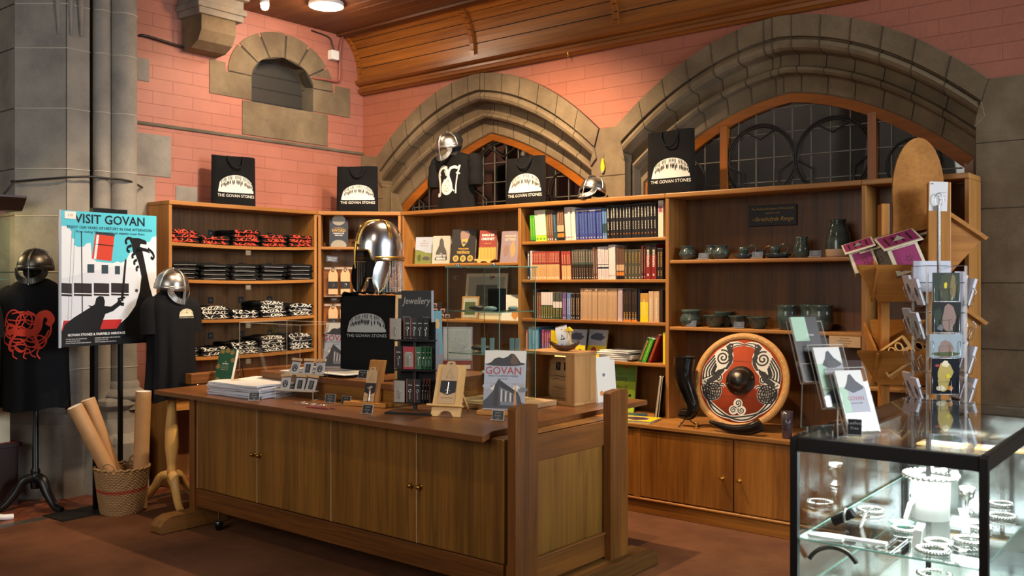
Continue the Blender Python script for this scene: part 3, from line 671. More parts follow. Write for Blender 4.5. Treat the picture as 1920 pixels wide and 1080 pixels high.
# end frame
m = MB(); m.box(-2.83, 3.54, .72, -2.795, 4.24, .85, 'cpost_y'); m.build('top_panel', r, bevel=.003)
m = MB(); m.box(-2.83, 3.54, .25, -2.805, 4.24, .72, 'counter_z'); m.build('end_panel', r)
m = MB(); m.box(-2.83, 3.54, .12, -2.79, 4.24, .235, 'cpost_y'); m.tube([(-2.792, 3.54, .245), (-2.792, 4.24, .245)], .011, 'cpost_y', 8); m.build('end_rail', r, bevel=.003)
for y0 in (3.385, 4.195):
    m = MB()
    pts = [(y0, .06), (y0+.172, .06), (y0+.172, 1.005), (y0+.165, 1.012), (y0+.09, 1.018), (y0+.01, 1.010), (y0, 1.0)]
    m.prism([p for p in pts], -2.80, -2.752, 'cpost_z', axis='x')
    m.box(-2.7535, y0+.068, .07, -2.7515, y0+.072, .93, 'joint'); m.tube([(-2.7525, y0+.07, .93), (-2.7525, y0+.076, .955), (-2.7525, y0+.088, .975)], .002, 'joint', 4)
    m.build('post', r, bevel=.004)
def foot(y0, y1, x0, x1):
    m = MB(); m.prism([(y0, .005), (y0, .05), (y0+.03, .085), (y0+.08, .105), (y1-.08, .105), (y1-.03, .085), (y1, .05), (y1, .005)], x0, x1, 'oakdk_y', axis='x'); m.build('foot', r, bevel=.006)
foot(3.15, 4.60, -2.83, -2.70); foot(3.13, 3.62, -5.56, -5.44); foot(4.10, 4.60, -5.56, -5.44)
m = MB(); m.box(-5.53, 3.385, .10, -5.47, 3.56, .85, 'cpost_z'); m.build('post', r, bevel=.004)
m = MB(); m.box(-5.53, 4.195, .10, -5.47, 4.37, .85, 'cpost_z'); m.build('post', r, bevel=.004)
m = MB(); m.lathe([(0, 0), (.016, 0), (.022, .012), (.026, .035), (.028, .05), (.02, .055)], (-5.27, 3.44, 0), 'black_paint', 20); m.cyl((-5.27, 3.44, .05), (-5.27, 3.44, .14), .008, 'chrome'); m.lathe([(.022, 0), (.03, .004), (.022, .008)], (-5.27, 3.44, .05), 'chrome', 20); m.build('caster', r)
# raised display step at the back of the counter
r = thing('display_step', 'raised dark wooden step along the back of the counter', 'shelf', (0, 0, .88))
m = MB(); m.box(-5.20, 3.72, 0, -3.92, 4.60, .10, 'counter_x'); m.build('riser', r, bevel=.004)
m = MB(); m.prism([(-5.22, 3.73), (-5.19, 3.70), (-3.93, 3.70), (-3.90, 3.73), (-3.90, 4.62), (-5.22, 4.62)], .10, .132, 'slab_x'); m.build('top_board', r, bevel=.008)
m = MB(); m.box(-5.98, 3.63, .88, -5.90, 4.75, .955, 'cpost_y'); tag(m.build('end_rail', bevel=.006), 'light oak rail along the left edge of the counter top', 'rail')
# ============================================================ FOLDED SHIRTS
def shirt_mb(seed, prn, w=.255, d=.26, h=.034, dens=9):
    rnd = random.Random(seed); m = MB(); ph = rnd.random()*9
    def srf(u, s, off=0.0):   # u across, s from lower front round to the top back
        x = u*w; wob = .004*math.sin(u*9+ph)+.003*math.sin(u*23+ph*2)
        hh = h*(1+.10*math.sin(u*6+ph))*(1-.35*max(0, abs(u)*2-.8)/.2)
        if s < .5:
            a = -PI/2+PI*(s/.5); return (x, -(hh/2+off)*math.cos(a)*.8+wob, hh/2+(hh/2+off)*math.sin(a))
        t = (s-.5)/.5; return (x, t*d+wob, hh+off+.003*math.sin(t*7+u*8+ph))
    m.grid(lambda a, b: srf(a-.5, b), 16, 14, 'black_cloth')
    m.grid(lambda a, b: (srf(a-.5, 0)[0], b*d, 0), 2, 2, 'black_cloth')
    for sgn in (-.5, .5):
        P = [srf(sgn, i/14) for i in range(15)]+[(sgn*w, d, 0)]; m.add(P, [tuple(range(len(P)))], 'black_cloth')
    if prn:
        f = lambda a, b: srf(a, b, .0012)
        if prn == 'line': m.ribbon([(-.42+i*.03, .2+.02*math.sin(i*3)) for i in range(26)], .035, f, 'print_grey')
        else:
            for k in range(dens):
                x = -.42+.84*k/dens+rnd.uniform(-.03, .03); s0 = rnd.uniform(.06, .2); L = []
                if rnd.random() < .25: continue
                for i in range(7): L.append((max(-.46, min(.46, x+rnd.uniform(-.01, .012)*i+.05*math.sin(i*1.1+k))), s0+i*rnd.uniform(.05, .08)))
                m.ribbon(L, rnd.uniform(.025, .045), f, prn)
            for s0 in (.2, .5): m.ribbon([(-.44+i*.046, s0+.03*math.sin(i*1.3+seed)) for i in range(20)], .028, f, prn)
    return m
def shirt_stack(x, z, n, prn, key, lab, grp, y=.03, w=.255):
    for i in range(n):
        o = shirt_mb(key*7+i, prn, w=w).build('folded_t_shirt')
        lx = x+random.uniform(-.008, .008); ly = y+random.uniform(-.01, .012)
        o.location = (-6.655-ly-.01, Yl+lx, z+i*.0345); o.rotation_euler = (0, 0, PI/2+random.uniform(-.03, .03))
        pos = 'topmost' if i == n-1 else ('bottom' if i == 0 else None)
        tag(o, lab if not pos else lab.replace('t-shirt', 't-shirt, %s one,' % pos), 't-shirt', grp)
random.seed(4)
names = ['leftmost', 'second', 'middle', 'fourth', 'rightmost']
def sg(x): return -.014*math.sin(PI*(x-.028)/1.394)+.001
for row, (z, prn, ns, txt) in enumerate([(1.92, 'print_orange', (3, 2, 4, 3, 3), 'black t-shirt with orange print'), (1.63, 'line', (4, 4, 4, 4, 4), 'plain black t-shirt'), (1.31, 'print_white', (2, 3, 2, 4, 3), 'black t-shirt with white lettering'), (1.01, 'print_white', (2, 2, 3, 4, 4), 'black t-shirt with white knotwork')]):
    for k in range(5):
        x = .155+k*.285
        shirt_stack(x, z+sg(x), ns[k], prn, row*50+k*9, 'folded %s in the %s stack, %s shelf' % (txt, names[k], ['top', 'second', 'third', 'fourth'][row]), 'folded shirts on the %s shelf' % ['top', 'second', 'third', 'fourth'][row], w=.262)
# small size labels on the back panel, price holders under shelf edges
for row, z in enumerate((2.02, 1.745, 1.45, 1.15)):
    for k in range(4):
        m = MB(); m.box(-.025, -.004, -.028, .025, 0, .028, 'label_dark'); m.text(['S', 'M', 'L', 'XL'][k], .022, plane((0, -.0045, -.008), (1, 0, 0), (0, 0, 1)), 'label_text')
        o = m.build('size_label'); o.location = (-6.655-.318, Yl+.27+k*.30, z); o.rotation_euler = (0, 0, PI/2)
        tag(o, 'small black size label %s behind the shirts, %s shelf of the left bookcase' % (['S', 'M', 'L', 'XL'][k], ['top', 'second', 'third', 'fourth'][row]), 'label', 'size labels behind the shirts')
for row, z in enumerate((1.92, 1.63, 1.31, 1.01)):
    m = MB(); m.box(-.03, -.003, -.055, .03, 0, 0, 'film'); m.box(-.026, -.0035, -.048, .026, -.003, -.008, 'c_grey1' if flatm('c_grey1', '#5d5548', .6) else '')
    for q in range(3): m.box(-.016, -.0042, -.042+q*.012, .016, -.0036, -.040+q*.012, 'label_text')
    o = m.build('price_holder'); o.location = (-6.655+.004, Yl+.72, z-.042); o.rotation_euler = (0, 0, PI/2)
    tag(o, 'clear price holder hanging under the %s shirt shelf' % ['top', 'second', 'third', 'fourth'][row], 'price holder', 'price holders under the shirt shelves')
# ============================================================ LOGO + BAGS
def dome_logo(m, f, cx, cz, w, white='print_white', dark='black_cloth', txt=True, seed=3):
    rnd = random.Random(seed); h = w*.46
    def zt(x):
        q = max(-1, min(1, (x-cx)/(w/2))); return cz+h*.08+max(0, 1-q*q)**.40*h*.92
    def zb(x): return cz+h*.02*(1-((x-cx)/(w/2))**2)*-1
    n = 18
    for i in range(n):
        xa, xb = cx-w/2+w*i/n, cx-w/2+w*(i+1)/n
        for j in range(6):
            q = lambda x, t: (x, zb(x)+(zt(x)-zb(x))*t)
            m.poly([q(xa, j/6), q(xb, j/6), q(xb, (j+1)/6), q(xa, (j+1)/6)], lambda a, b: f(a, b, .0014), white)
    g = lambda a, b: f(a, b, .0024)
    for k in range(26):     # the dark marks across the stone's shoulder
        t = k/21; x = cx-w*.40+w*.80*t; top = zt(x)
        u_ = rnd.uniform(-.07, .07)
        for (q0, q1, ww) in ((.97, .70+u_, .012), (.66+u_*.8, .40+u_, .019)):
            if rnd.random() < .85:
                z0, z1 = cz+(top-cz)*q0, cz+(top-cz)*q1; m.ribbon([(x+rnd.uniform(-.006, .006)*w, z0), (x, (z0+z1)/2), (x+rnd.uniform(-.01, .01)*w, z1)], [w*ww, w*ww*1.5, w*ww*.6], g, dark)
    if txt: m.text('THE GOVAN STONES', w*.108, lambda a, b: f(cx+a, cz-h*.27+b, .0012), white, xs=1.0, bold=.006)
def tote(name_label, loc, rz, w, h, d=.03, tilt=0, handle='hang', group='black tote bags with the white stone print', gray=False, base=.0):
    r = thing('tote_bag', name_label, 'tote bag', loc, rot=(-tilt, 0, rz), group=group)
    def F(a, b, off=0):   # a in metres across, b up
        u = a/w; t = b/h; edge = min(1, (1-abs(u)*2)*6) if abs(u) < .5 else 0
        y = -d*.5*(max(0, edge)**.4)*(.55+.45*(1-t)) - .004*math.sin(a*22+b*9)*max(0, edge) - .003*math.sin(b*30+a*11)*max(0, edge)
        return (a*(1+.03*(1-t)), y-off, b+.004*math.sin(a*15)*t)
    m = MB(); m.grid(lambda a, b: F((a-.5)*w, b*h), 20, 20, 'black_cloth')
    m.grid(lambda a, b: (F((a-.5)*w, b*h)[0], d*.5*min(1, (1-abs(a-.5)*2)*6)**.4*.8 if 0 < a < 1 else 0, F((a-.5)*w, b*h)[2]), 20, 6, 'black_cloth')
    m.ribbon([((i/20-.5)*w*.99, h*.93) for i in range(21)], .003, lambda a, b: F(a, b, .0006), 'navy_black')
    m.build('bag_body', r)
    m = MB(); dome_logo(m, F, w*.02, h*.27, w*.80); m.build('logo_print', r, label='white stone print lettered THE GOVAN STONES')
    m = MB(); P = spline([(-.17*w, F(-.17*w, h)[1]-.003, h*.99), (-.16*w, -d*.5-.004, h*.88), (-.05*w, -d*.5-.012, h*.76), (.09*w, -d*.5-.012, h*.77), (.16*w, -d*.5-.004, h*.88), (.18*w, F(.17*w, h)[1]-.003, h*.985)], 6)
    m.tube(P, .009, 'navy_black', 8, flat=.6); m.build('handle', r)
    return r
tote('black tote bag with white stone print on the bookcase by the pink wall', (-6.80, 4.58, TOP+.002), PI/2-.10, .40, .42, .07, tilt=-.0)
tote('black tote bag with white stone print on the corner bookcase top', (-6.51, 5.70, TOP+.002), PI/4-.06, .37, .42, .06)
tote('black tote bag with white stone print standing before the left arched window', (-4.82, 6.06, TOP+.002), .02, .41, .40, .06)
tote('tall black tote bag with white stone print beside the large arched window', (-3.44, 6.05, TOP+.002), .0, .39, .475, .05)
# ============================================================ SPECTACLE HELMETS
def helmet(label, loc, rz, R=.118, tilt=0, mat='steel', group='steel spectacle helmets'):
    r = thing('viking_helmet', label, 'helmet', loc, rot=(tilt, 0, rz), group=group)
    # local: faces -Y; z=0 is the brow line
    prof = [(R, -.012), (R*1.01, 0), (R, .02), (R*.965, R*.35), (R*.86, R*.62), (R*.66, R*.84), (R*.40, R*.98), (R*.16, R*1.04), (.012, R*1.06), (.008, R*1.10), (.011, R*1.13), (.006, R*1.19), (0, R*1.2)]
    m = MB(); m.lathe(prof, mat=mat, n=48); m.lathe([(R*.97, -.01), (R*.93, .3*R), (R*.6, R*.8), (0, R)], mat='black_matte', n=24); m.build('dome', r)
    m = MB(); m.lathe([(R*1.0, -.02), (R*1.035, -.018), (R*1.035, .012), (R*1.0, .015)], mat=mat, n=48); m.build('brow_band', r)
    for a in (0, PI/2):
        m = MB()
        P = []
        for i in range(25):
            t = PI*i/24; rr = math.cos(t); zz = math.sin(t)
            x = R*1.005*(abs(rr)**.82)*(1 if rr >= 0 else -1); P.append((x*math.cos(a), x*math.sin(a), R*1.055*zz**1.08+.004))
        m.tube(P, .008, 'steel_dark' if mat == 'steel_dark' else 'steel', 8); m.tube([(p[0]*1.03, p[1]*1.03, p[2]*1.02) for p in P], .003, 'steel', 6); m.build('ridge_band', r)
    g = MB()
    def C(a, z, rr=R*1.03): return (rr*math.sin(a), -rr*math.cos(a), z)
    for s in (-1, 1):
        path = [(s*.98, .0), (s*1.02, -.028), (s*.92, -.058), (s*.68, -.088), (s*.40, -.104), (s*.14, -.112), (s*.03, -.110)]
        P = spline([C(a, z*R/.118, R*1.03+.004) for a, z in path], 5)
        Q = spline([C(a*.66+s*.04, z*R/.118*.60-.006, R*1.035) for a, z in path], 5)
        vs = P+Q; k = len(P); g.add(vs, [(i, i+1, k+i+1, k+i) for i in range(k-1)], mat, True)
        g.add([(v[0]*.96, v[1]*.96, v[2]) for v in vs], [(i, i+1, k+i+1, k+i) for i in range(k-1)], 'black_matte', True)
        for i in range(0, k, 2): g.tube([P[i], Q[i]], .0032, mat, 6)
        g.tube(P, .004, mat, 8); g.tube(Q, .0035, mat, 8)
    g.tube([C(0, .0), C(0, -.05*R/.118), C(0, -.112*R/.118)], [.010, .012, .014], mat, 8, flat=.5); g.tube([C(.01, .012), C(.01, -.118*R/.118)], .004, 'silver', 6)
    g.build('spectacle_guard', r)
    return r
helmet('steel spectacle helmet lying alone on the bookcase top below the yellow tag', (-4.10, 6.0, TOP+.075), -.15, R=.10, tilt=-.28)
# bust with shirt on the bookcase top (below)
def shirt_body(w, h, d, sleeve=.2, hem=None, folds=.5, seed=1, open_=.0):
    """returns f(u,v,off): u angle 0..1 (front at .0/1 = -Y), v 0 hem .. 1 neck"""
    rnd = random.Random(seed); ph = rnd.random()*6
    def prof(v):
        if v < .80: ww = w*(.50-.03*math.sin(v/.8*PI)); dd = d*(.5+.05*math.sin(v*4))
        else:
            t = (v-.80)/.20; ww = w*(.5-.33*t**1.9); dd = d*(.5-.24*t**1.6)
        return ww, dd
    def f(u, v, off=0):
        a = 2*PI*u; ww, dd = prof(v); fl = folds*(1-v)**1.3*.022
        k = 1+fl/ww*1.2*math.sin(a*7+ph)+fl/ww*.6*math.sin(a*12+ph*2)
        sx = math.sin(a); sy = -math.cos(a)
        x = (ww*k+off)*abs(sx)**.82*(1 if sx > 0 else -1); y = (dd*k+off)*abs(sy)**.8*(1 if sy > 0 else -1)
        z = h*v if v < .8 else h*(.8+.2*((v-.8)/.2)**.75) 
        z += (1-v)**8*.018*math.sin(a*3+ph)*folds
        return (x, y, z)
    return f
def bust_shirt(r, w, h, d, seed=1, mat='navy_black', slv=True, folds=.5, slen=.26):
    f = shirt_body(w, h, d, folds=folds, seed=seed); m = MB()
    m.grid(lambda a, b: f(a, b), 72, 24, mat, cu=True)
    P = [f(i/36, 1) for i in range(36)]; c = (0, 0, h*1.0); m.add(P+[c], [(i, (i+1) % 36, 36) for i in range(36)], mat)
    if slv:
        for s in (-1, 1):
            x = s*w*.40; pts = [(x, 0, h*.90), (s*w*.50, 0, h*.845), (s*w*.565, -.01, h*.74), (s*w*.59, -.02, h*.90-slen)]
            P = spline(pts, 5); m.tube(P, [.045+.035*min(1, i/5)+.004*math.sin(i*2.) for i in range(len(P))], mat, 16, flat=.8)
    b = m.build('t_shirt', r)
    return f, b
def front_map(f, h, w):
    # (x metres, z metres) on the chest -> surface
    def g(x, z, off=0):
        v = max(0.0, min(.99, z/h)); lo, hi = -.25, .25
        for _ in range(18):
            mid = (lo+hi)/2
            if f(mid % 1, v)[0] < x: lo = mid
            else: hi = mid
        p = f(((lo+hi)/2) % 1, v); return (p[0], p[1]-off-.002, z)
    return g
r = thing('shirt_bust', 'black t-shirt bust with white knotwork print on the bookcase top', 'mannequin', (-5.57, 6.03, TOP), .10)
f, b = bust_shirt(r, .37, .50, .18, seed=5, folds=.35, slen=.25, mat='black_cloth')
m = MB(); m.lathe([(.06, 0), (.05, .04), (.07, .08), (.08, .14), (.05, .2), (0, .21)], c=(-.01, -.03, .47), mat='black_matte', n=24); m.build('head_form', r)
g0 = front_map(f, .50, .37); m = MB(); G = lambda a, b: g0(a, b, .001)
def art_white(m, G, cx, cz, s, mat):
    m.ribbon(spline([(cx-.50*s, cz-.42*s), (cx-.52*s, cz-.50*s), (cx-.36*s, cz-.46*s), (cx-.36*s, cz-.1*s), (cx-.42*s, cz+.25*s), (cx-.22*s, cz+.46*s), (cx-.02*s, cz+.40*s)], 5), .13*s, G, mat)
    m.ribbon(spline([(cx-.06*s, cz+.42*s), (cx+.06*s, cz+.10*s), (cx-.16*s, cz-.12*s), (cx-.20*s, cz-.35*s), (cx-.02*s, cz-.48*s), (cx+.18*s, cz-.36*s), (cx+.16*s, cz-.10*s), (cx+.06*s, cz+.15*s), (cx+.12*s, cz+.38*s), (cx+.30*s, cz+.44*s), (cx+.44*s, cz+.40*s)], 5), .10*s, G, mat)
    for i in range(5): m.ribbon([(cx-.20*s+i*.075*s, cz-.38*s), (cx-.06*s+i*.06*s, cz-.1*s)], .022*s, G, mat); m.ribbon([(cx+.16*s-i*.07*s, cz-.38*s), (cx+.02*s-i*.05*s, cz-.08*s)], .022*s, G, mat)
    for i in range(7): m.ribbon([(cx+(-.19+.36*i/6)*s, cz-.42*s+.06*s*abs(i-3)/3), (cx+(-.10+.20*i/6)*s, cz-.05*s)], .018*s, G, mat); m.ribbon([(cx-.16*s, cz+(-.40+.06*i)*s), (cx+.14*s, cz+(-.40+.06*i)*s)], .014*s, G, mat)
    for i in range(4): m.ribbon([(cx-.14*s+i*.05*s, cz+.34*s), (cx-.04*s+i*.04*s, cz+.14*s)], .02*s, G, mat)
    m.ribbon([(cx-.42*s, cz+.28*s), (cx-.1*s, cz-.02*s), (cx+.30*s, cz-.40*s)], .045*s, G, mat)
    m.ribbon([(cx+.36*s, cz-.48*s), (cx+.38*s, cz-.2*s), (cx+.44*s, cz+.2*s), (cx+.52*s, cz+.5*s)], [.07*s, .05*s, .05*s, .08*s], G, mat)
    m.ribbon([(cx+.38*s, cz+.24*s), (cx+.54*s, cz+.20*s)], .05*s, G, mat)
art_white(m, G, -.035, .255, .25, 'print_white'); m.build('print', b, label='white knotwork figure print')
helmet('steel spectacle helmet crowning the shirt bust before the left window', (-5.61, 5.97, TOP+.555), -.12, R=.115, tilt=.22)
# ============================================================ BOOK ROWS
def spine_mesh(key, t, h, d, base, bands=(), txt=(), pages='pages'):
    m = MB(); m.box(-t/2, 0, 0, t/2, d, h, base)
    m.box(-t/2+.0015, .003, h, t/2-.0015, d-.003, h+.0006, pages)
    for z0, z1, c in bands: m.box(-t/2-.0003, -.0006, z0*h, t/2+.0003, .004, z1*h, c)
    for z0, z1, wf, c in txt:
        n = max(2, int((z1-z0)*h/.011)); 
        for i in range(n):
            a = z0*h+(z1-z0)*h*i/n; m.box(-t*wf/2, -.0012, a, t*wf/2*random.uniform(.6, 1), -.0005, a+(z1-z0)*h/n*.68, c)
    me_o = m.build('book'); me = me_o.data; bpy.data.objects.remove(me_o); return me
for nm, c in dict(bk_green='#3f9a2c', bk_lime='#a6c93c', bk_cream='#d8d2bb', bk_brown='#6b4a35', bk_teal='#2c4a52', bk_orange='#c8792a', bk_white='#cfc6c0', bk_blue='#38407f', bk_ltblue='#5a7fae', bk_black='#161518', bk_navy='#20233c', bk_red='#9c3b33', bk_sand='#c9a06c', bk_grey='#4b4e48', bk_pink='#c6aeb0', bk_olive='#4a4534', bk_maroon='#5e2723', bk_crimson='#7d1f1d', bk_tan='#bf9d7a', bk_dkgreen='#2f4a34', bk_purple='#6a4f86', bk_sky='#4a90b8', bk_yellow='#d8c21e', bk_gold='#b68b3e', bk_dark='#2a211b', bk_magenta='#8a3f72').items(): flatm(nm, c, .45)
random.seed(11)
def row(z, items, y=5.925):
    for (nm, x0, x1, cnt, spec, lab, lean) in items:
        t = (x1-x0)/cnt; me = spine_mesh(nm, t*.93, *spec)
        for i in range(cnt):
            o = bpy.data.objects.new('book', me); COL.objects.link(o)
            o.location = (x0+t*(i+.5), y+random.uniform(-.004, .008), z); o.rotation_euler = (0, lean, 0)
            tag(o, lab, 'book', lab.split(' in ')[0].split(' on ')[0]+' row')
row(1.933, [
 ('a', -4.665, -4.615, 2, (.215, .15, 'bk_green', [(0, .06, 'bk_dkgreen')], [(.2, .9, .3, 'bk_lime')]), 'short bright green paperback at the left end of the top book shelf', -.05),
 ('b', -4.612, -4.50, 3, (.252, .17, 'bk_lime', [(.2, 1, 'bk_cream')], [(.05, .12, .5, 'bk_green')]), 'tall lime and cream spine on the top book shelf', -.07),
 ('c', -4.495, -4.43, 3, (.246, .17, 'bk_brown', [], [(.2, .9, .25, 'bk_tan'), (.03, .09, .5, 'white')]), 'brown paperback with pale lettering next to the lime spines', -.06),
 ('d', -4.428, -4.395, 1, (.235, .17, 'bk_teal', [], [(.3, .9, .35, 'bk_ltblue'), (.03, .08, .4, 'white')]), 'dark teal paperback leaning on the top book shelf', -.08),
 ('e', -4.39, -4.32, 4, (.235, .17, 'bk_brown', [(.30, .52, 'bk_tan'), (.26, .30, 'bk_black'), (.12, .24, 'bk_orange'), (0, .1, 'bk_black')], [(.55, .95, .2, 'bk_tan')]), 'brown paperback with orange band in the top shelf row', -.06),
 ('f', -4.315, -4.235, 4, (.262, .18, 'bk_white', [], [(.3, .8, .12, 'bk_pink'), (.08, .11, .6, 'bk_red')]), 'tall white paperback on the top book shelf', -.06),
 ('g', -4.232, -4.208, 1, (.256, .18, 'bk_cream', [], []), 'single cream spine beside the blue row on the top shelf', -.06),
 ('h', -4.205, -3.965, 9, (.243, .17, 'bk_blue', [(.91, .95, 'bk_white')], [(.2, .85, .3, 'bk_ltblue'), (.05, .09, .35, 'white')]), 'royal blue paperback in the blue row of the top shelf', -.04),
 ('i', -3.962, -3.925, 2, (.236, .17, 'bk_ltblue', [(.2, .5, 'bk_teal')], [(.05, .09, .35, 'white')]), 'pale blue paperback closing the blue row of the top shelf', -.03),
 ('j', -3.92, -3.485, 16, (.252, .17, 'bk_black', [(.14, .18, 'bk_black')], [(.62, .93, .30, 'bk_cream'), (.27, .52, .22, 'bk_cream'), (.12, .17, .3, 'bk_orange')]), 'black paperback with white lettering in the long top shelf row', -.02),
 ('k', -3.48, -3.435, 1, (.268, .18, 'bk_cream', [(.66, .9, 'bk_pink')], [(.7, .85, .7, 'bk_red')]), 'thick cream spine with red figure at the right end of the top shelf', 0)])
row(1.625, [
 ('l', -4.70, -4.668, 1, (.225, .17, 'bk_navy', [], [(.5, .95, .4, 'bk_cream'), (.04, .12, .4, 'white')]), 'navy spine at the left end of the second book shelf', 0),
 ('m', -4.665, -4.648, 1, (.235, .17, 'bk_white', [], []), 'thin white spine at the left of the second book shelf', 0),
 ('n', -4.645, -4.37, 17, (.225, .16, 'bk_red', [(0, .54, 'bk_sand'), (.54, .57, 'bk_maroon')], [(.62, .95, .4, 'bk_tan'), (.12, .5, .15, 'bk_brown'), (.04, .1, .4, 'white')]), 'red and sand paperback in the long red row of the second shelf', -.02),
 ('o', -4.345, -4.255, 4, (.222, .16, 'bk_red', [(0, .50, 'bk_sand'), (.5, .53, 'bk_maroon')], [(.56, .9, .4, 'bk_tan'), (.04, .1, .4, 'white')]), 'red and sand paperback leaning past the gap of the second shelf', -.05),
 ('p', -4.25, -4.045, 9, (.232, .16, 'bk_grey', [(.5, .53, 'bk_dkgreen'), (0, .5, 'bk_dark')], [(.58, .95, .25, 'bk_tan'), (.12, .4, .15, 'bk_tan'), (.04, .09, .35, 'white')]), 'grey green paperback in the middle of the second shelf', -.04),
 ('q', -4.042, -4.01, 2, (.245, .16, 'bk_brown', [], [(.2, .9, .3, 'bk_pink'), (.04, .09, .35, 'white')]), 'brown red paperback beside the patterned spines, second shelf', -.03),
 ('r', -4.005, -3.91, 3, (.25, .17, 'bk_white', [(.44, .46, 'bk_navy'), (.33, .38, 'bk_navy')], [(.5, .9, .5, 'bk_pink'), (.05, .3, .5, 'bk_pink')]), 'white pink patterned spine with dark bands on the second shelf', -.03),
 ('s', -3.905, -3.84, 3, (.262, .17, 'bk_white', [], [(.1, .12, .6, 'bk_red')]), 'tall plain white spine on the second book shelf', -.02),
 ('t', -3.835, -3.77, 3, (.25, .16, 'bk_brown', [(.26, .44, 'bk_tan'), (.12, .22, 'bk_orange'), (0, .1, 'bk_black')], [(.5, .9, .25, 'bk_grey')]), 'brown orange banded paperback in the second shelf row', -.01),
 ('u', -3.765, -3.62, 5, (.222, .16, 'bk_olive', [], [(.55, .92, .25, 'bk_gold'), (.2, .45, .2, 'bk_tan'), (.04, .08, .3, 'white')]), 'dark olive paperback right of centre on the second shelf', 0),
 ('v', -3.615, -3.585, 2, (.25, .16, 'bk_maroon', [], [(.2, .9, .25, 'bk_tan'), (.04, .1, .35, 'white')]), 'thin maroon spine on the second book shelf', 0),
 ('w', -3.58, -3.49, 2, (.26, .18, 'bk_crimson', [(.7, 1, 'bk_dark')], [(.35, .85, .45, 'bk_cream'), (.1, .17, .3, 'white')]), 'thick crimson hardback with cream capitals, second shelf', 0),
 ('x', -3.485, -3.435, 2, (.225, .17, 'bk_black', [], [(.4, .9, .4, 'bk_gold'), (.1, .3, .3, 'bk_gold')]), 'black and gold spine at the right end of the second shelf', 0)])
row(1.31, [
 ('y', -4.64, -4.60, 2, (.235, .16, 'bk_dark', [], [(.2, .8, .3, 'bk_tan')]), 'dark spine at the left end of the third book shelf', 0),
 ('z', -4.595, -4.56, 2, (.21, .16, 'bk_brown', [(.5, .6, 'bk_crimson')], [(.1, .9, .3, 'bk_tan'), (.04, .1, .4, 'white')]), 'brown red spine near the left end of the third shelf', 0),
 ('aa', -4.555, -4.44, 5, (.213, .16, 'bk_white', [(0, .52, 'bk_dkgreen')], [(.08, .48, .4, 'bk_gold'), (.04, .1, .3, 'white')]), 'white and green illustrated spine on the third shelf', 0),
 ('ab', -4.435, -4.35, 4, (.214, .16, 'bk_grey', [(.0, .42, 'bk_dkgreen'), (.42, .65, 'bk_white')], [(.08, .4, .4, 'bk_gold')]), 'grey and green illustrated spine on the third shelf', 0),
 ('ac', -4.345, -4.305, 2, (.21, .16, 'bk_purple', [], [(.2, .8, .3, 'bk_pink'), (.04, .1, .4, 'white')]), 'purple spine in the middle of the third shelf', 0),
 ('ad', -4.30, -4.262, 2, (.208, .16, 'bk_ltblue', [], [(.2, .8, .3, 'white')]), 'pale blue spine beside the purple ones on the third shelf', 0),
 ('ae', -4.258, -4.175, 4, (.205, .16, 'bk_dark', [(0, .06, 'bk_dark')], [(.2, .85, .4, 'bk_tan'), (.05, .12, .3, 'white')]), 'dark patterned spine before the long tan row, third shelf', 0),
 ('af', -4.17, -3.835, 19, (.245, .17, 'bk_tan', [], [(.9, .93, .5, 'bk_brown'), (.1, .8, .12, 'bk_brown'), (.05, .1, .4, 'bk_gold')]), 'tan paperback in the long tan row of the third shelf', 0),
 ('ag', -3.83, -3.785, 3, (.245, .17, 'bk_pink', [], [(.1, .9, .2, 'bk_brown')]), 'dusty pink spine ending the tan row of the third shelf', 0),
 ('ah', -3.78, -3.655, 5, (.242, .17, 'bk_dark', [(0, .06, 'bk_orange')], [(.14, .3, .4, 'bk_gold'), (.55, .9, .2, 'bk_brown'), (.08, .12, .4, 'white')]), 'dark brown spine with orange foot on the third shelf', 0),
 ('ai', -3.65, -3.635, 1, (.235, .17, 'bk_navy', [], []), 'thin navy spine on the third book shelf', 0),
 ('aj', -3.63, -3.56, 1, (.21, .16, 'bk_gold', [(0, .7, 'bk_yellow')], [(.2, .8, .15, 'bk_cream')]), 'thick golden yellow book on the third shelf', 0),
 ('ak', -3.555, -3.465, 2, (.225, .16, 'bk_tan', [], [(.1, .8, .3, 'bk_cream')]), 'thick tan book toward the right end of the third shelf', 0),
 ('al', -3.46, -3.44, 1, (.235, .17, 'bk_dark', [], []), 'black spine at the right end of the third shelf', 0)])
row(1.01, [
 ('am', -4.715, -4.69, 1, (.205, .2, 'bk_red', [], [(.1, .9, .4, 'white')]), 'red spine at the left end of the lowest book shelf', 0),
 ('an', -4.685, -4.58, 3, (.228, .2, 'bk_sky', [], [(.1, .9, .2, 'bk_white')]), 'sky blue spine on the lowest book shelf', 0),
 ('ao', -4.575, -4.55, 1, (.21, .2, 'bk_navy', [], []), 'dark spine between blue and purple ones, lowest shelf', 0),
 ('ap', -4.545, -4.46, 4, (.21, .2, 'bk_magenta', [(0, .5, 'bk_purple')], [(.1, .9, .35, 'bk_sand')]), 'purple and pink spine on the lowest book shelf', 0),
 ('aq', -4.455, -4.33, 4, (.21, .2, 'bk_yellow', [], [(.1, .9, .15, 'bk_gold')]), 'bright yellow spine on the lowest book shelf', 0)])
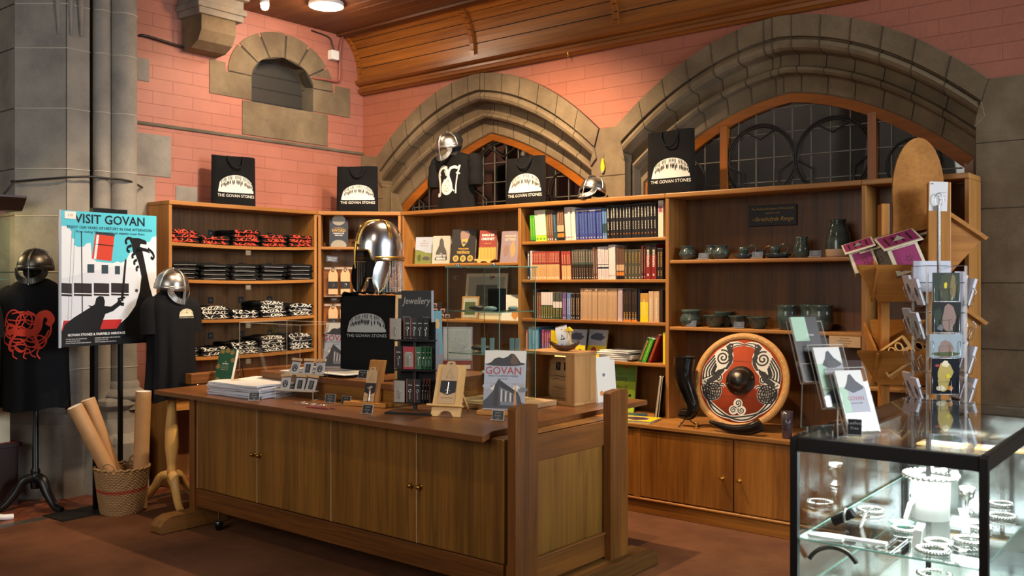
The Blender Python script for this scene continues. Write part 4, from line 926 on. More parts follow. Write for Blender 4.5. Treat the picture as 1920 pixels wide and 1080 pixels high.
row(1.01, [
 ('ar', -3.655, -3.62, 1, (.20, .2, 'bk_dkgreen', [], [(.1, .9, .4, 'bk_gold')]), 'dark green illustrated book leaning at the right of the lowest shelf', .42),
 ('as', -3.615, -3.58, 1, (.195, .2, 'bk_green', [], [(.1, .9, .3, 'bk_lime')]), 'bright green book leaning at the right of the lowest shelf', .40),
 ('at', -3.565, -3.54, 1, (.225, .2, 'bk_crimson', [], [(.1, .9, .3, 'bk_orange')]), 'red book leaning at the right of the lowest shelf', .40),
 ('au', -3.435, -3.415, 1, (.225, .2, 'bk_yellow', [], []), 'thin yellow book upright at the right end of the lowest shelf', 0)])
# ============================================================ BOOKS THAT SHOW THEIR COVER
def cover_book(label, loc, rz, w, h, t, cover, tilt=.15, art=None, spine=None, group=None, edge='pages', name='book', rz2=0):
    r = thing(name, label, 'book', loc, rot=(-tilt, rz2, rz), group=group)
    m = MB(); m.box(-w/2, 0, 0, w/2, .002, h, cover); m.box(-w/2, t-.002, 0, w/2, t, h, spine or cover); m.box(-w/2, .002, 0, -w/2+.0025, t-.002, h, spine or cover)
    c = m.build('cover', r)
    m = MB(); m.box(-w/2+.003, .002, .002, w/2-.003, t-.002, h-.002, edge); m.build('page_block', r)
    if art:
        m = MB(); fn = lambda a, b, off=0: (-w/2+a*w, -.0006-off, b*h); art(m, fn, w, h); m.build('cover_print', c)
    return r
def T(m, fn, s, x, y, size, mat, w, h, al='CENTER', xs=1.0, off=.0004, bold=0, shear=0):
    m.text(s, 1, lambda a, b: fn(x+a*size*xs/w, y+b*size/h, off), mat, align=al, bold=bold, shear=shear)
def rect(m, fn, x0, y0, x1, y1, mat, off=0): m.poly([(x0, y0), (x1, y0), (x1, y1), (x0, y1)], lambda a, b: fn(a, b, off), mat)
def blob(m, fn, cx, cy, rx, ry, mat, off=.0002, n=14, seed=0, jag=.2):
    rnd = random.Random(seed); m.poly([(cx+rx*math.cos(2*PI*i/n)*(1+rnd.uniform(-jag, jag)), cy+ry*math.sin(2*PI*i/n)*(1+rnd.uniform(-jag, jag))) for i in range(n)], lambda a, b: fn(a, b, off), mat)
for nm, c in dict(c_sky='#a3abb8', c_field='#71773a', c_fieldd='#4a5228', c_pale='#a9a699', c_char='#4a4743', c_dark='#25221f', c_gold='#c29b45', c_flesh='#8d7368', c_lilac='#8f7f86', c_white='#d9d5cb', c_cloud='#9a9ba3', c_mid='#6e7078', c_navy='#2c303c', c_slate='#4a5366', c_brick='#843428', c_orange='#cf8740', c_teal='#3f7d88', c_mint='#9fc0a0', c_red='#a02c38').items(): flatm(nm, c, .45)
def art_b1(m, fn, w, h):
    rect(m, fn, 0, .45, 1, 1, 'c_sky'); m.poly([(0, 0), (1, 0), (1, .40), (.6, .42), (.3, .50), (0, .53)], lambda a, b: fn(a, b, .0002), 'c_field'); blob(m, fn, .25, .22, .12, .14, 'c_fieldd', .0004, seed=1); blob(m, fn, .65, .2, .22, .08, 'c_char', .0004, seed=2)
    for i, s in enumerate(('THE', 'HISTORY OF', 'THE NORTH')): T(m, fn, s, .5, .84-i*.09, .014, 'c_brick', w, h)
def art_b2(m, fn, w, h):
    rect(m, fn, 0, 0, 1, 1, 'c_pale'); m.poly([(.15, .12), (.85, .12), (.8, .45), (.66, .62), (.62, .82), (.5, .93), (.4, .86), (.38, .66), (.22, .42)], lambda a, b: fn(a, b, .0002), 'c_char'); rect(m, fn, .5, .12, .85, .35, 'c_dark', .0003)
    T(m, fn, 'The', .5, .34, .016, 'white', w, h); T(m, fn, 'GREATEST', .5, .25, .024, 'white', w, h, bold=.02); T(m, fn, 'VIKING', .5, .14, .028, 'white', w, h, bold=.03)
def art_b3(m, fn, w, h):
    rect(m, fn, 0, 0, 1, 1, 'c_dark'); m.poly([(.38, .95), (.66, .95), (.74, .86), (.66, .62), (.5, .5), (.42, .56), (.36, .72), (.34, .88)], lambda a, b: fn(a, b, .0002), 'c_flesh'); m.poly([(.4, .70), (.66, .72), (.6, .58), (.5, .48), (.42, .56)], lambda a, b: fn(a, b, .0004), 'c_gold'); blob(m, fn, .52, .60, .08, .04, 'c_slate', .0006)
    T(m, fn, 'TREASURES', .5, .40, .019, 'c_gold', w, h, bold=.02); T(m, fn, 'OF THE', .5, .355, .010, 'c_gold', w, h); T(m, fn, 'VIKINGS', .5, .28, .032, 'c_gold', w, h, bold=.03)
    for x in (.2, .5, .8): blob(m, fn, x, .14, .12, .095, 'c_gold', .0003, seed=int(x*9), jag=.06); blob(m, fn, x, .14, .07, .055, 'c_olive' if flatm('c_olive', '#7d6a3c', .5) else '', .0005, seed=3)
def art_b4(m, fn, w, h):
    rect(m, fn, 0, 0, 1, 1, 'c_brick'); rect(m, fn, 0, 0, 1, .40, 'c_gold', .0002)
    for i in range(5): m.poly([(.08+i*.19, .02), (.22+i*.19, .02), (.2+i*.19, .36), (.15+i*.19, .44), (.1+i*.19, .36)], lambda a, b: fn(a, b, .0004), 'c_orange')
    T(m, fn, 'EARLS OF', .5, .80, .026, 'white', w, h, bold=.03); T(m, fn, 'ORKNEY', .5, .66, .030, 'white', w, h, bold=.03); T(m, fn, 'A HISTORY', .5, .52, .014, 'c_gold', w, h)
def art_b5(m, fn, w, h):
    rect(m, fn, 0, 0, 1, 1, 'c_lilac'); T(m, fn, 'VIKINGAGE', .5, .82, .021, 'c_cream' if flatm('c_cream', '#d0c0a0', .5) else '', w, h, bold=.02); T(m, fn, 'LETTERS', .5, .70, .028, 'c_cream', w, h, bold=.02)
    blob(m, fn, .3, .35, .16, .2, 'c_flesh', .0003, seed=5, jag=.35); blob(m, fn, .68, .4, .14, .24, 'c_tan2' if flatm('c_tan2', '#b09060', .5) else '', .0003, seed=6, jag=.35)
Z3 = 1.769
cover_book('pale landscape book, leftmost of five facing outward on the shelf', (-5.915, 5.955, Z3), .40, .165, .245, .05, 'c_sky', .14, art_b1)
cover_book('black and white history book with dark figure, second of the five on the shelf', (-5.70, 5.955, Z3), .38, .165, .25, .05, 'c_pale', .14, art_b2)
cover_book('large dark book with golden discs and mask on the cover', (-5.435, 5.955, Z3), .35, .225, .30, .022, 'c_dark', .16, art_b3)
cover_book('red and gold book standing on a small wooden easel', (-5.165, 5.965, Z3+.032), .38, .155, .25, .055, 'c_brick', .18, art_b4)
cover_book('mauve book with cream capitals against the shelf upright', (-4.925, 5.965, Z3), .16, .17, .265, .03, 'c_lilac', .14, art_b5)
r = thing('book_easel', 'small wooden easel under the red and gold book', 'easel', (-5.165, 5.93, Z3), .38)
m = MB(); m.prism([(-.085, .03), (.085, .03), (.085, .022), (.06, .014), (.055, 0), (.035, 0), (.02, .012), (-.02, .012), (-.035, 0), (-.055, 0), (-.06, .014), (-.085, .022)], -.012, .02, 'beech_x', axis='y'); m.build('front', r); m = MB(); m.box(-.01, .02, .004, .01, .14, .014, 'beech_y'); m.build('strut', r)
# corner bookcase items
ux, uy = (cx1-cx0)/L, (cy1-cy0)/L
def cpt(a, b, z): return (cx0+ux*a-uy*b, cy0+uy*a+ux*b, z)
def art_sword(m, fn, w, h):
    rect(m, fn, 0, 0, 1, 1, 'c_navy'); blob(m, fn, .5, 1.0, .36, .20, 'c_pale2' if flatm('c_pale2', '#8f8a7c', .5) else '', .0002, jag=.05); blob(m, fn, .5, .06, .42, .2, 'c_pale2', .0002, jag=.05)
    T(m, fn, 'THE PERFECT', .5, .68, .014, 'c_gold', w, h); T(m, fn, 'SWORD', .5, .56, .034, 'c_gold', w, h, bold=.02); T(m, fn, 'FORGING THE', .5, .48, .015, 'white', w, h, bold=.02); T(m, fn, 'DARK AGES', .5, .41, .013, 'white', w, h, bold=.02)
cover_book('dark blue sword book with gold title in the corner bookcase', cpt(.18, .05, 1.926), ang, .165, .245, .03, 'c_navy', .08, art_sword)
def art_land(m, fn, w, h):
    rect(m, fn, 0, 0, 1, 1, 'c_gold'); rect(m, fn, .0, .12, 1, .74, 'c_maroon2' if flatm('c_maroon2', '#4b2c2e', .5) else '', .0002); blob(m, fn, .6, .42, .34, .13, 'c_orange', .0004, seed=2); blob(m, fn, .65, .36, .2, .07, 'c_fieldd', .0006, seed=3)
cover_book('landscape picture book behind the great helmet in the corner bookcase', cpt(.47, .05, 1.926), ang, .20, .20, .02, 'c_gold', .08, art_land)
# hanging kraft tags on rails in the corner bookcase
for k, (zr, zs_) in enumerate(((1.735, (.13, .24, .355, .47, .585)), (1.40, (.13, .235, .35, .47)))):
    r = thing('display_rail', 'clear plastic rail of %s in the corner bookcase' % ('upper kraft tags', 'lower kraft tags')[k], 'rail', cpt(0, 0, 0), ang)
    m = MB(); m.box(.05, .08, zr-.012, L-.05, .088, zr+.004, 'acrylic_edge'); m.build('upper_bar', r); m = MB(); m.box(.05, .06, zr-.262, L-.05, .10, zr-.255, 'acrylic_edge'); m.build('lower_bar', r)
    m = MB(); m.box(.04, .10, zr-.27, L-.04, .11, zr+.01, 'cedar_x'); m.build('backing', r)
    nm = ('first', 'second', 'third', 'fourth', 'fifth')
    for q, a in enumerate(zs_):
        t = thing('pendant_card', 'kraft pendant card, %s from the left on the %s rail of the corner bookcase' % (nm[q], ('upper', 'lower')[k]), 'pendant card', cpt(a, .055, zr-.24), ang+random.uniform(-.06, .06), 'kraft pendant cards in the corner bookcase')
        m = MB(); m.prism([(-.042, 0), (.042, 0), (.042, .185), (.024, .225), (-.024, .225), (-.042, .185)], 0, .003, 'kraft', axis='y'); m.build('card', t)
        m = MB(); m.box(-.042, -.002, .05, .042, 0, .115, 'black_card'); m.tube([(.012*math.cos(i), -.004, .082+.014*math.sin(i)) for i in range(7)], .002, 'silver', 6); m.build('pendant', t)
        m = MB(); m.tube(spline([(0, -.003, .205), (.012, -.006, .222), (0, .02, .245), (-.012, -.006, .222), (0, -.003, .205)], 4), .0022, 'black_matte', 6); m.build('cord', t)
m = MB(); m.box(-.05, 0, 0, .05, .003, .05, 'c_slate'); m.text('HAND MADE', .014, plane((0, -.001, .028), (1, 0, 0), (0, 0, 1)), 'white'); m.text('JEWELLERY', .014, plane((0, -.001, .010), (1, 0, 0), (0, 0, 1)), 'white')
o = m.build('small_sign'); o.location = cpt(.12, .03, 1.79); o.rotation_euler = (.0, .1, ang); tag(o, 'small grey green sign above the kraft cards in the corner bookcase', 'sign')
for k in range(2):
    m = MB(); m.box(-.03, 0, 0, .03, .002, .026, 'label_dark'); m.text(['£6.00', '£15.00'][k], .016, plane((0, -.001, .007), (1, 0, 0), (0, 0, 1)), 'label_text')
    o = m.build('price_label'); o.location = cpt(.14+k*.11, .05, 1.435); o.rotation_euler = (0, 0, ang); tag(o, 'black price label %s above the lower kraft cards' % ['on the left', 'on the right'][k], 'price label')
# ============================================================ POTTERY, SHIELD, HORNS (wide dark bay)
def pot(name, label, cat, loc, prof, mat='pottery', group=None, foot=None, n=32):
    r = thing(name, label, cat, loc, 0, group); m = MB(); m.lathe(prof, mat=mat, n=n); m.build('body', r)
    if foot: m = MB(); m.lathe(foot, mat='raw_clay', n=n); m.build('foot', r, label='bare unglazed clay foot')
    return r
ZP, ZQ = 1.764, 1.285
def jarp(R, H): return [(0, 0), (R*.62, 0), (R*.72, H*.04), (R*.98, H*.33), (R, H*.45), (R*.9, H*.64), (R*.66, H*.80), (R*.64, H*.88), (R*.78, H*.98), (R*.76, H), (R*.58, H*.9), (R*.6, H*.8), (R*.82, H*.6), (R*.8, H*.2), (0, H*.1)]
pot('pottery_jar', 'green glazed round jar at the left end of the upper pottery shelf', 'jar', (-3.275, 6.0, ZP), jarp(.062, .10))
pot('pottery_jar', 'green glazed round jar standing behind the pair on the upper pottery shelf', 'jar', (-3.13, 6.09, ZP), jarp(.055, .105))
pot('pottery_jar', 'green glazed round jar beside the first saucer on the upper pottery shelf', 'jar', (-3.0, 5.985, ZP), jarp(.064, .098))
pot('pottery_jug', 'tall waisted green glazed jug between the cups and the bottle vase', 'jug', (-2.425, 6.0, ZP), [(0, 0), (.042, 0), (.048, .01), (.055, .04), (.052, .075), (.038, .105), (.036, .12), (.046, .14), (.043, .14), (.032, .12), (.034, .105), (.047, .07), (0, .01)])
v = pot('pottery_vase', 'tall dark green bottle vase with bare clay foot', 'vase', (-2.18, 6.0, ZP), [(.079, .052), (.079, .09), (.072, .14), (.057, .19), (.046, .215), (.045, .225), (.053, .243), (.05, .245), (.04, .225), (.042, .21), (.06, .17), (.07, .1)], foot=[(0, 0), (.07, 0), (.076, .008), (.079, .052), (.079, .053)])
for k, (x, w_) in enumerate(((-2.84, .07), (-2.59, .095))):
    pot('saucer', 'dark glazed saucer under the %s cup' % ['left', 'right'][k], 'saucer', (x, 6.0, ZP), [(0, 0), (w_*.6, 0), (w_*.7, .006), (w_, .030), (w_-.004, .032), (w_*.65, .012), (0, .01)], 'pottery_blue')
    r = pot('pottery_cup', 'small glazed cup with round handle on the %s saucer' % ['left', 'right'][k], 'cup', (x+(-.0 if k == 0 else -.02), 6.0, ZP+.012), [(0, 0), (.022, 0), (.03, .015), (.034, .045), (.037, .072), (.034, .072), (.03, .04), (0, .01)])
    m = MB(); m.tube([(.033+.030+.030*math.cos(a), 0, .052+.030*math.sin(a)) for a in [PI*1.05-i*2*PI*.85/14 for i in range(15)]], .006, 'pottery', 8); m.build('handle', r)
r = pot('pottery_cup', 'dark glazed cup with ring handle standing between the two saucers', 'cup', (-2.74, 6.06, ZP+.001), [(0, 0), (.025, 0), (.032, .02), (.035, .06), (.032, .06), (.028, .02), (0, .01)], 'pottery_blue')
m = MB(); m.tube([(.06+.03*math.cos(a), 0, .055+.03*math.sin(a)) for a in [PI*1.05-i*2*PI*.85/14 for i in range(15)]], .006, 'bronze', 8); m.build('handle', r, label='brown ring handle')
def bowlp(R, H): return [(0, 0), (R*.5, 0), (R*.55, H*.08), (R*.8, H*.4), (R*.95, H*.85), (R*1.08, H*.98), (R*1.06, H), (R*.9, H*.86), (R*.74, H*.42), (0, H*.15)]
pot('pottery_jar', 'squat dark glazed lidded jar at the left end of the lower pottery shelf', 'jar', (-3.245, 6.0, ZQ), [(0, 0), (.06, 0), (.08, .03), (.082, .065), (.062, .09), (.06, .10), (.075, .115), (.07, .12), (0, .125)])
pot('pottery_bowl', 'open green glazed bowl with pale foot, lower pottery shelf', 'bowl', (-3.06, 6.0, ZQ), bowlp(.080, .085))
pot('pottery_bowl', 'small dark bowl resting behind the pale footed bowl', 'bowl', (-3.03, 6.09, ZQ), bowlp(.07, .11))
pot('pottery_bowl', 'dark glazed bowl behind the second lower price card', 'bowl', (-2.885, 6.02, ZQ), bowlp(.07, .085))
pot('pottery_bowl', 'wide rimmed dark bowl above the left edge of the shield', 'bowl', (-2.725, 5.99, ZQ), bowlp(.078, .08))
def tallp(R, H): return [(0, 0), (R*.7, 0), (R*.8, H*.05), (R, H*.4), (R*.95, H*.7), (R*.88, H*.86), (R, H*.98), (R*.97, H), (R*.8, H*.88), (R*.86, H*.5), (0, H*.1)]
pot('pottery_vase', 'broad dark glazed vase, left of the front pair on the lower pottery shelf', 'vase', (-2.515, 5.98, ZQ), tallp(.07, .165))
pot('pottery_vase', 'broad dark glazed vase half behind the leaflet holder', 'vase', (-2.285, 5.98, ZQ), tallp(.08, .17))
pot('pottery_vase', 'broad dark glazed vase set back between the two front vases', 'vase', (-2.40, 6.07, ZQ), tallp(.065, .17))
def card(label, loc, rz, w=.078, h=.045, tilt=.2, lines=('Hand thrown', '£12.50'), dark=True, group=None, cat='price card', name='price_card'):
    r = thing(name, label, cat, loc, rot=(-tilt, 0, rz), group=group)
    m = MB(); m.box(-w/2-.003, 0, -.0, w/2+.003, .0035, h+.004, 'acrylic_edge' if dark else 'film'); m.box(-w/2-.003, -.02, 0, w/2+.003, .0, .002, 'acrylic_edge'); m.build('holder', r)
    m = MB(); m.box(-w/2, -.001, .003, w/2, -.0002, h+.001, 'label_dark' if dark else 'c_slate')
    for i, s in enumerate(lines): m.text(s, h*.24, plane((0, -.0015, h*(.72-.30*i)), (1, 0, 0), (0, 0, 1)), 'label_text')
    m.build('card', r); return r
for k, (x, z, nm) in enumerate(((-3.11, ZP, 'in front of the gap between the round jars'), (-2.705, ZP, 'between the two cup saucers'), (-2.305, ZP, 'between the jug and the tall vase'), (-3.205, ZQ, 'in front of the squat lidded jar'), (-2.84, ZQ, 'in front of the dark bowl'))):
    card('small grey price card %s' % nm, (x, 5.925, z+.001), 0, dark=False, lines=('Pottery', '£%d.00' % (14+k*3)), group='price cards on the pottery shelves')
r = thing('wooden_sign', 'dark board with gold hand lettering in the pottery bay', 'sign', (-2.69, 6.135, 2.068))
m = MB(); m.box(-.175, 0, -.072, .175, .012, .072, 'black_card'); m.build('board', r, bevel=.003)
m = MB(); pf = lambda z: plane((0, -.001, z), (1, 0, 0), (0, 0, 1))
m.text('The Medieval Kingdom Of Strathclyde', .020, pf(.040), 'gold_text', shear=.3); m.text('inspired in the', .018, pf(.012), 'gold_text', shear=.3); m.text('The', .022, pf(-.02), 'gold_text', align='RIGHT') if False else None
m.text('~Strathclyde Range', .042, pf(-.038), 'gold_text', shear=.35, xs=.92); m.build('lettering', r)
m = MB(); m.box(-.10, 0, -.035, .10, .004, .035, 'kraft')
for i in range(4): m.text(('Strathclyde', 'stoneware pottery', 'made by hand', 'in Govan')[i], .013, plane((0, -.001, .018-i*.016), (1, 0, 0), (0, 0, 1)), 'c_char')
o = m.build('kraft_notice'); o.location = (-2.10, 5.89, 1.225); tag(o, 'kraft paper notice hanging under the lower pottery shelf', 'notice')
# round shield
r = thing('viking_shield', 'round red shield with two black and white ravens and iron boss', 'shield', (-2.752, 5.70, LEDGE+.004), rot=(-.30, 0, .10))
R = .330
sm = Matrix.Translation((0, 0, R)) @ Matrix.Rotation(PI/2, 4, 'X')
m = MB(); m.M = sm; m.lathe([(0, .012), (R*.87, .012), (R*.88, 0), (0, 0)], mat='red_paint', n=64); m.build('board', r)
m = MB(); m.M = sm; m.lathe([(R*.865, .012), (R*.87, .018), (R*.99, .018), (R, .012), (R, -.004), (R*.98, -.008), (0, -.008)], mat='leather_tan', n=72)
m.build('leather_rim', r)
m = MB(); m.M = sm
for i in range(44): a = 2*PI*(i+.5)/44; m.tube([(R*.925*math.cos(a-.025), R*.925*math.sin(a-.025), .0185), (R*.925*math.cos(a+.025), R*.925*math.sin(a+.025), .0185)], .0022, 'cream', 6)
o = m.build('rim_stitching', r); o['kind'] = 'stuff'
m = MB(); m.M = sm; m.lathe([(R*.30, .012), (R*.30, .018), (R*.225, .024), (R*.21, .03), (R*.205, .05), (R*.17, .075), (R*.10, .092), (0, .098)], mat='steel_dark', n=40)
for i in range(6): a = 2*PI*i/6+.3; m.lathe([(.005, .022), (.004, .026), (0, .027)], c=(R*.265*math.cos(a), R*.265*math.sin(a), 0), mat='steel', n=10)
m.build('boss', r)
m = MB(); pl = lambda a, b, off=0: sm @ Vector((a*R, b*R, .0124+off))
m.M = None
def st(P, w, W=.035, cl=False, sp=6):
    Q = spline(P, sp, closed=cl); m.ribbon(Q, [x+W for x in w] if isinstance(w, list) else w+W, lambda a, b: pl(a, b, .0004), 'print_white', closed=cl)
    strokes.append((Q, w, cl))
for yy in (.40, .16, -.10, -.34, -.60): m.ribbon([(-math.sqrt(.74-yy*yy), yy+.01), (0, yy), (math.sqrt(.74-yy*yy), yy-.02)], .006, lambda a, b: pl(a, b, .0001), 'joint')
def spiral(cx, cy, r0, turns, a0, s, n=40): return [(cx+s*(r0*(1-i/n*.92))*math.cos(a0+turns*2*PI*i/n), cy+(r0*(1-i/n*.92))*math.sin(a0+turns*2*PI*i/n)) for i in range(n+1)]
strokes = []
for s in (-1, 1):
    q = lambda P: [(s*x, y) for x, y in P]
    m.poly(q([(.03, .76), (.14, .82), (.30, .80), (.42, .70), (.56, .60), (.70, .40), (.80, .15), (.82, -.08), (.78, -.16), (.62, -.12), (.50, -.08), (.40, .02), (.38, .12), (.30, .20), (.20, .36), (.20, .52), (.24, .66), (.14, .72)]), lambda a, b: pl(a, b, .0003), 'print_white')
    st(q([(.02, .75), (.12, .78), (.24, .76), (.34, .68)]), [.02]*19); st(q([(.04, .735), (.14, .73), (.25, .68)]), .02, .02)
    m.poly(q([(.22, .76), (.30, .77), (.38, .70), (.34, .62), (.30, .55), (.24, .52), (.22, .60), (.24, .68)]), lambda a, b: pl(a, b, .0007), 'black_card')
    m.poly(q([(.36, .26), (.48, .15), (.60, .06), (.72, -.02), (.70, -.10), (.58, -.06), (.48, .0), (.42, .10), (.36, .18)]), lambda a, b: pl(a, b, .0007), 'black_card')
    m.poly(q([(.24, .56), (.32, .50), (.28, .38), (.34, .26), (.46, .14), (.56, .12), (.50, .20), (.42, .22), (.30, .22), (.22, .34), (.20, .46)]), lambda a, b: pl(a, b, .0007), 'black_card')
    st(spiral(s*.42, .46, .165, 2.1, 1.2, s), .034, .02, sp=1)
    for k in range(6): st(q([(.60-.015*k, .50-.055*k), (.78-.05*k, .24-.03*k), (.80-.07*k, -.02+.03*k), (.66-.05*k, -.0+.05*k)][:3] if k < 5 else [(.55, .3), (.6, .15), (.5, .1)]), .034, .014)
    st(q([(.80, .0), (.66, .06), (.52, .16)]), .02, .02)
    st(spiral(s*.47, .03, .075, 1.3, 2.0, s, 20), .028, .02, sp=1)
    st(q([(.50, -.05), (.44, -.10), (.36, -.10), (.32, -.15)]), .022, .03)
    for rr in (.19, .14, .085): st([(s*.58+rr*math.cos(2*PI*i/16)*1.0, -.25+rr*math.sin(2*PI*i/16)*.95) for i in range(16)], .028, .012, cl=True, sp=2)
    for k in range(5): st(q([(.40+.06*k, -.06), (.50+.04*k, -.24), (.44+.10*k*.6, -.43)]), .024, .008)
    for k in range(4): st(q([(.78, -.05-.07*k), (.58, -.16-.06*k), (.38, -.14-.07*k)]), .024, .008)
for a0 in (PI/2, PI/2+2*PI/3, PI/2+4*PI/3):
    cx_, cy_ = .0+.095*math.cos(a0), -.56+.095*math.sin(a0); m.poly([(cx_+.095*math.cos(i*PI/9), cy_+.095*math.sin(i*PI/9)) for i in range(18)], lambda a, b: pl(a, b, .0005), 'print_white')
for a0 in (PI/2, PI/2+2*PI/3, PI/2+4*PI/3):
    cx_, cy_ = .0+.095*math.cos(a0), -.56+.095*math.sin(a0); strokes.append(([(cx_+(.07*(1-i/26))*math.cos(a0+PI+i*.42), cy_+(.07*(1-i/26))*math.sin(a0+PI+i*.42)) for i in range(24)], .022, False))
for ph in (0, PI):
    st([((.775+.035*math.sin(t*11+ph))*math.cos(-PI*.06-t*PI*.88), (.775+.035*math.sin(t*11+ph))*math.sin(-PI*.06-t*PI*.88)) for t in [i/40 for i in range(41)]], .032, .035, sp=2)
for Q, w, cl in strokes: m.ribbon(Q, w, lambda a, b: pl(a, b, .0008), 'black_card', closed=cl)
for s in (-1, 1): m.poly([(s*.27+.018*math.cos(i*PI/4), .71+.012*math.sin(i*PI/4)) for i in range(8)], lambda a, b: pl(a, b, .0012), 'print_white')
m.build('raven_painting', r, label='black and white raven knotwork painting')
# drinking horn on its stand
r = thing('drinking_horn', 'dark drinking horn standing upright in an iron stand beside the shield', 'drinking horn', (-3.10, 5.66, LEDGE))
m = MB(); P = spline([(-.01, 0, .47), (-.02, 0, .38), (-.01, 0, .30), (.02, 0, .22), (.05, .0, .14), (.035, -.01, .085), (-.02, -.01, .075), (-.055, -.01, .065)], 5); k = len(P)
m.tube(P, [.068*(1-i/k)**.55+.003 for i in range(k)], 'horn', 24); m.build('horn_body', r)
m = MB(); m.lathe([(.069, 0), (.062, .002), (.058, -.06), (.0, -.08)], c=(-.01, 0, .474), mat='black_matte', n=24); m.build('mouth', r)
m = MB(); 
for a in range(3): an = a*2.1+.4; m.tube(spline([(.0+.03*math.cos(an), .03*math.sin(an), .12), (.02*math.cos(an), .02*math.sin(an), .05), (.075*math.cos(an), .075*math.sin(an), .008), (.09*math.cos(an), .09*math.sin(an), .012)], 4), .0035, 'iron', 8)
m.tube([(.045*math.cos(i*PI/8), .045*math.sin(i*PI/8), .11) for i in range(16)], .0035, 'iron', 8, closed=True); m.build('stand', r)
r = thing('drinking_horn', 'polished drinking horn lying on its side in front of the shield', 'drinking horn', (-2.70, 5.59, LEDGE+.035))
m = MB(); P = spline([(.17, .0, .035), (.10, -.01, .005), (.0, -.02, -.008), (-.10, -.01, .004), (-.19, .01, .022)], 5); k = len(P)
m.tube(P, [.042*(1-i/k)**.6+.003 for i in range(k)], 'horn', 24); m.build('horn_body', r)
m = MB(); m.cyl((.1705, 0, .0355), (.169, 0, .0345), .036, 'black_matte', n=24); m.build('mouth', r)
m = MB(); m.lathe([(0, .0), (.030, .0), (.033, .08), (.038, .17), (.035, .17), (.028, .02), (0, .015)], mat='smoke_horn' if flatm('smoke_horn', '#4b4147', .15, var=.5, vscale=12) else '', n=28)
o = m.build('horn_tumbler'); o.location = (-2.365, 5.62, LEDGE); tag(o, 'dark translucent horn tumbler standing right of the shield', 'tumbler')
m = MB(); m.lathe([(0, 0), (.018, 0), (.02, .01), (.008, .02), (.006, .03), (.014, .036), (.012, .045), (0, .048)], mat='brass_bright', n=16); o = m.build('brass_ornament'); o.location = (-2.99, 5.60, LEDGE); tag(o, 'tiny brass ornament between the standing horn and the shield', 'ornament')
# atlas, leaning books and flat books under the lowest book shelf
def art_atlas(m, fn, w, h):
    rect(m, fn, 0, 0, 1, 1, 'bk_lime'); rect(m, fn, 0, .62, 1, 1, 'c_fieldd' if False else 'bk_green2' if flatm('bk_green2', '#5f8f35', .5) else '', .0002)
    rnd = random.Random(3)
    for i in range(14): blob(m, fn, rnd.uniform(.08, .92), rnd.choice((rnd.uniform(.05, .2), rnd.uniform(.82, .95), rnd.uniform(.3, .36))), .045, .03, ('c_red', 'c_orange', 'c_dark')[i % 3], .0004, seed=i)
    T(m, fn, 'The Amazing', .42, .76, .014, 'c_navy', w, h); T(m, fn, 'History', .45, .64, .050, 'c_navy', w, h, off=.0006); T(m, fn, 'Atlas of', .52, .47, .038, 'c_navy', w, h, off=.0006); T(m, fn, 'Scotland', .50, .30, .046, 'c_navy', w, h, off=.0006)
cover_book('green and lime history atlas leaning under the lowest book shelf', (-3.86, 5.98, LEDGE+.001), .05, .27, .37, .015, 'bk_lime', .16, art_atlas)
def art_dark(m, fn, w, h): rect(m, fn, 0, 0, 1, 1, 'bk_black'); blob(m, fn, .5, .5, .3, .35, 'c_red', .0003, seed=4)
cover_book('thin black book leaning steeply against the bookcase upright', (-3.52, 5.95, LEDGE+.001), -1.05, .2, .30, .018, 'bk_black', .12, art_dark)
cover_book('black and red magazine leaning beside the thin black book', (-3.47, 5.93, LEDGE+.001), -1.15, .2, .30, .010, 'bk_dark', .10, art_dark)
def flatbook(label, loc, rz, w, d, t, cover, art=None, name='book', group=None):
    r = thing(name, label, 'book', loc, rz, group); m = MB(); m.box(-w/2, -d/2, 0, w/2, d/2, .002, cover); m.box(-w/2, -d/2, t-.002, w/2, d/2, t, cover); m.box(-w/2, -d/2, .002, -w/2+.003, d/2, t-.002, cover); c = m.build('cover', r)
    m = MB(); m.box(-w/2+.003, -d/2+.003, .002, w/2-.003, d/2-.003, t-.002, 'paper'); m.build('page_block', r)
    if art: m = MB(); fn = lambda a, b, off=0: (-w/2+a*w, -d/2+b*d, t+.0005+off); art(m, fn, w, d); m.build('cover_print', c)
    return r
def art_yel(m, fn, w, h): rect(m, fn, .02, .02, .98, .98, 'bk_yellow'); blob(m, fn, .5, .5, .36, .32, 'c_maroon2', .0003, seed=8); blob(m, fn, .5, .5, .40, .38, 'bk_pink', .0001, seed=8)
flatbook('yellow picture book lying flat on the ledge beside the counter post', (-3.50, 5.66, LEDGE), .18, .30, .23, .016, 'bk_yellow', art_yel)
flatbook('green magazine lying under and behind the yellow picture book', (-3.66, 5.80, LEDGE), .5, .28, .22, .010, 'bk_teal')
def art_boat(m, fn, w, h): rect(m, fn, 0, 0, 1, 1, 'c_sky'); rect(m, fn, 0, 0, 1, .45, 'bk_yellow', .0002); blob(m, fn, .5, .75, .35, .14, 'c_slate', .0004, seed=2); blob(m, fn, .35, .3, .16, .1, 'c_red', .0004, seed=4); blob(m, fn, .75, .22, .12, .1, 'c_navy', .0004, seed=9)
cover_book('white and yellow picture book facing outward behind the toy longship', (-4.24, 5.95, 1.011), .1, .17, .225, .012, 'c_sky', .2, art_boat, rz2=0)
cover_book('blue and yellow picture book tilted beside the white and yellow one', (-4.08, 6.0, 1.011), -.05, .18, .225, .012, 'bk_yellow', .2, art_boat)
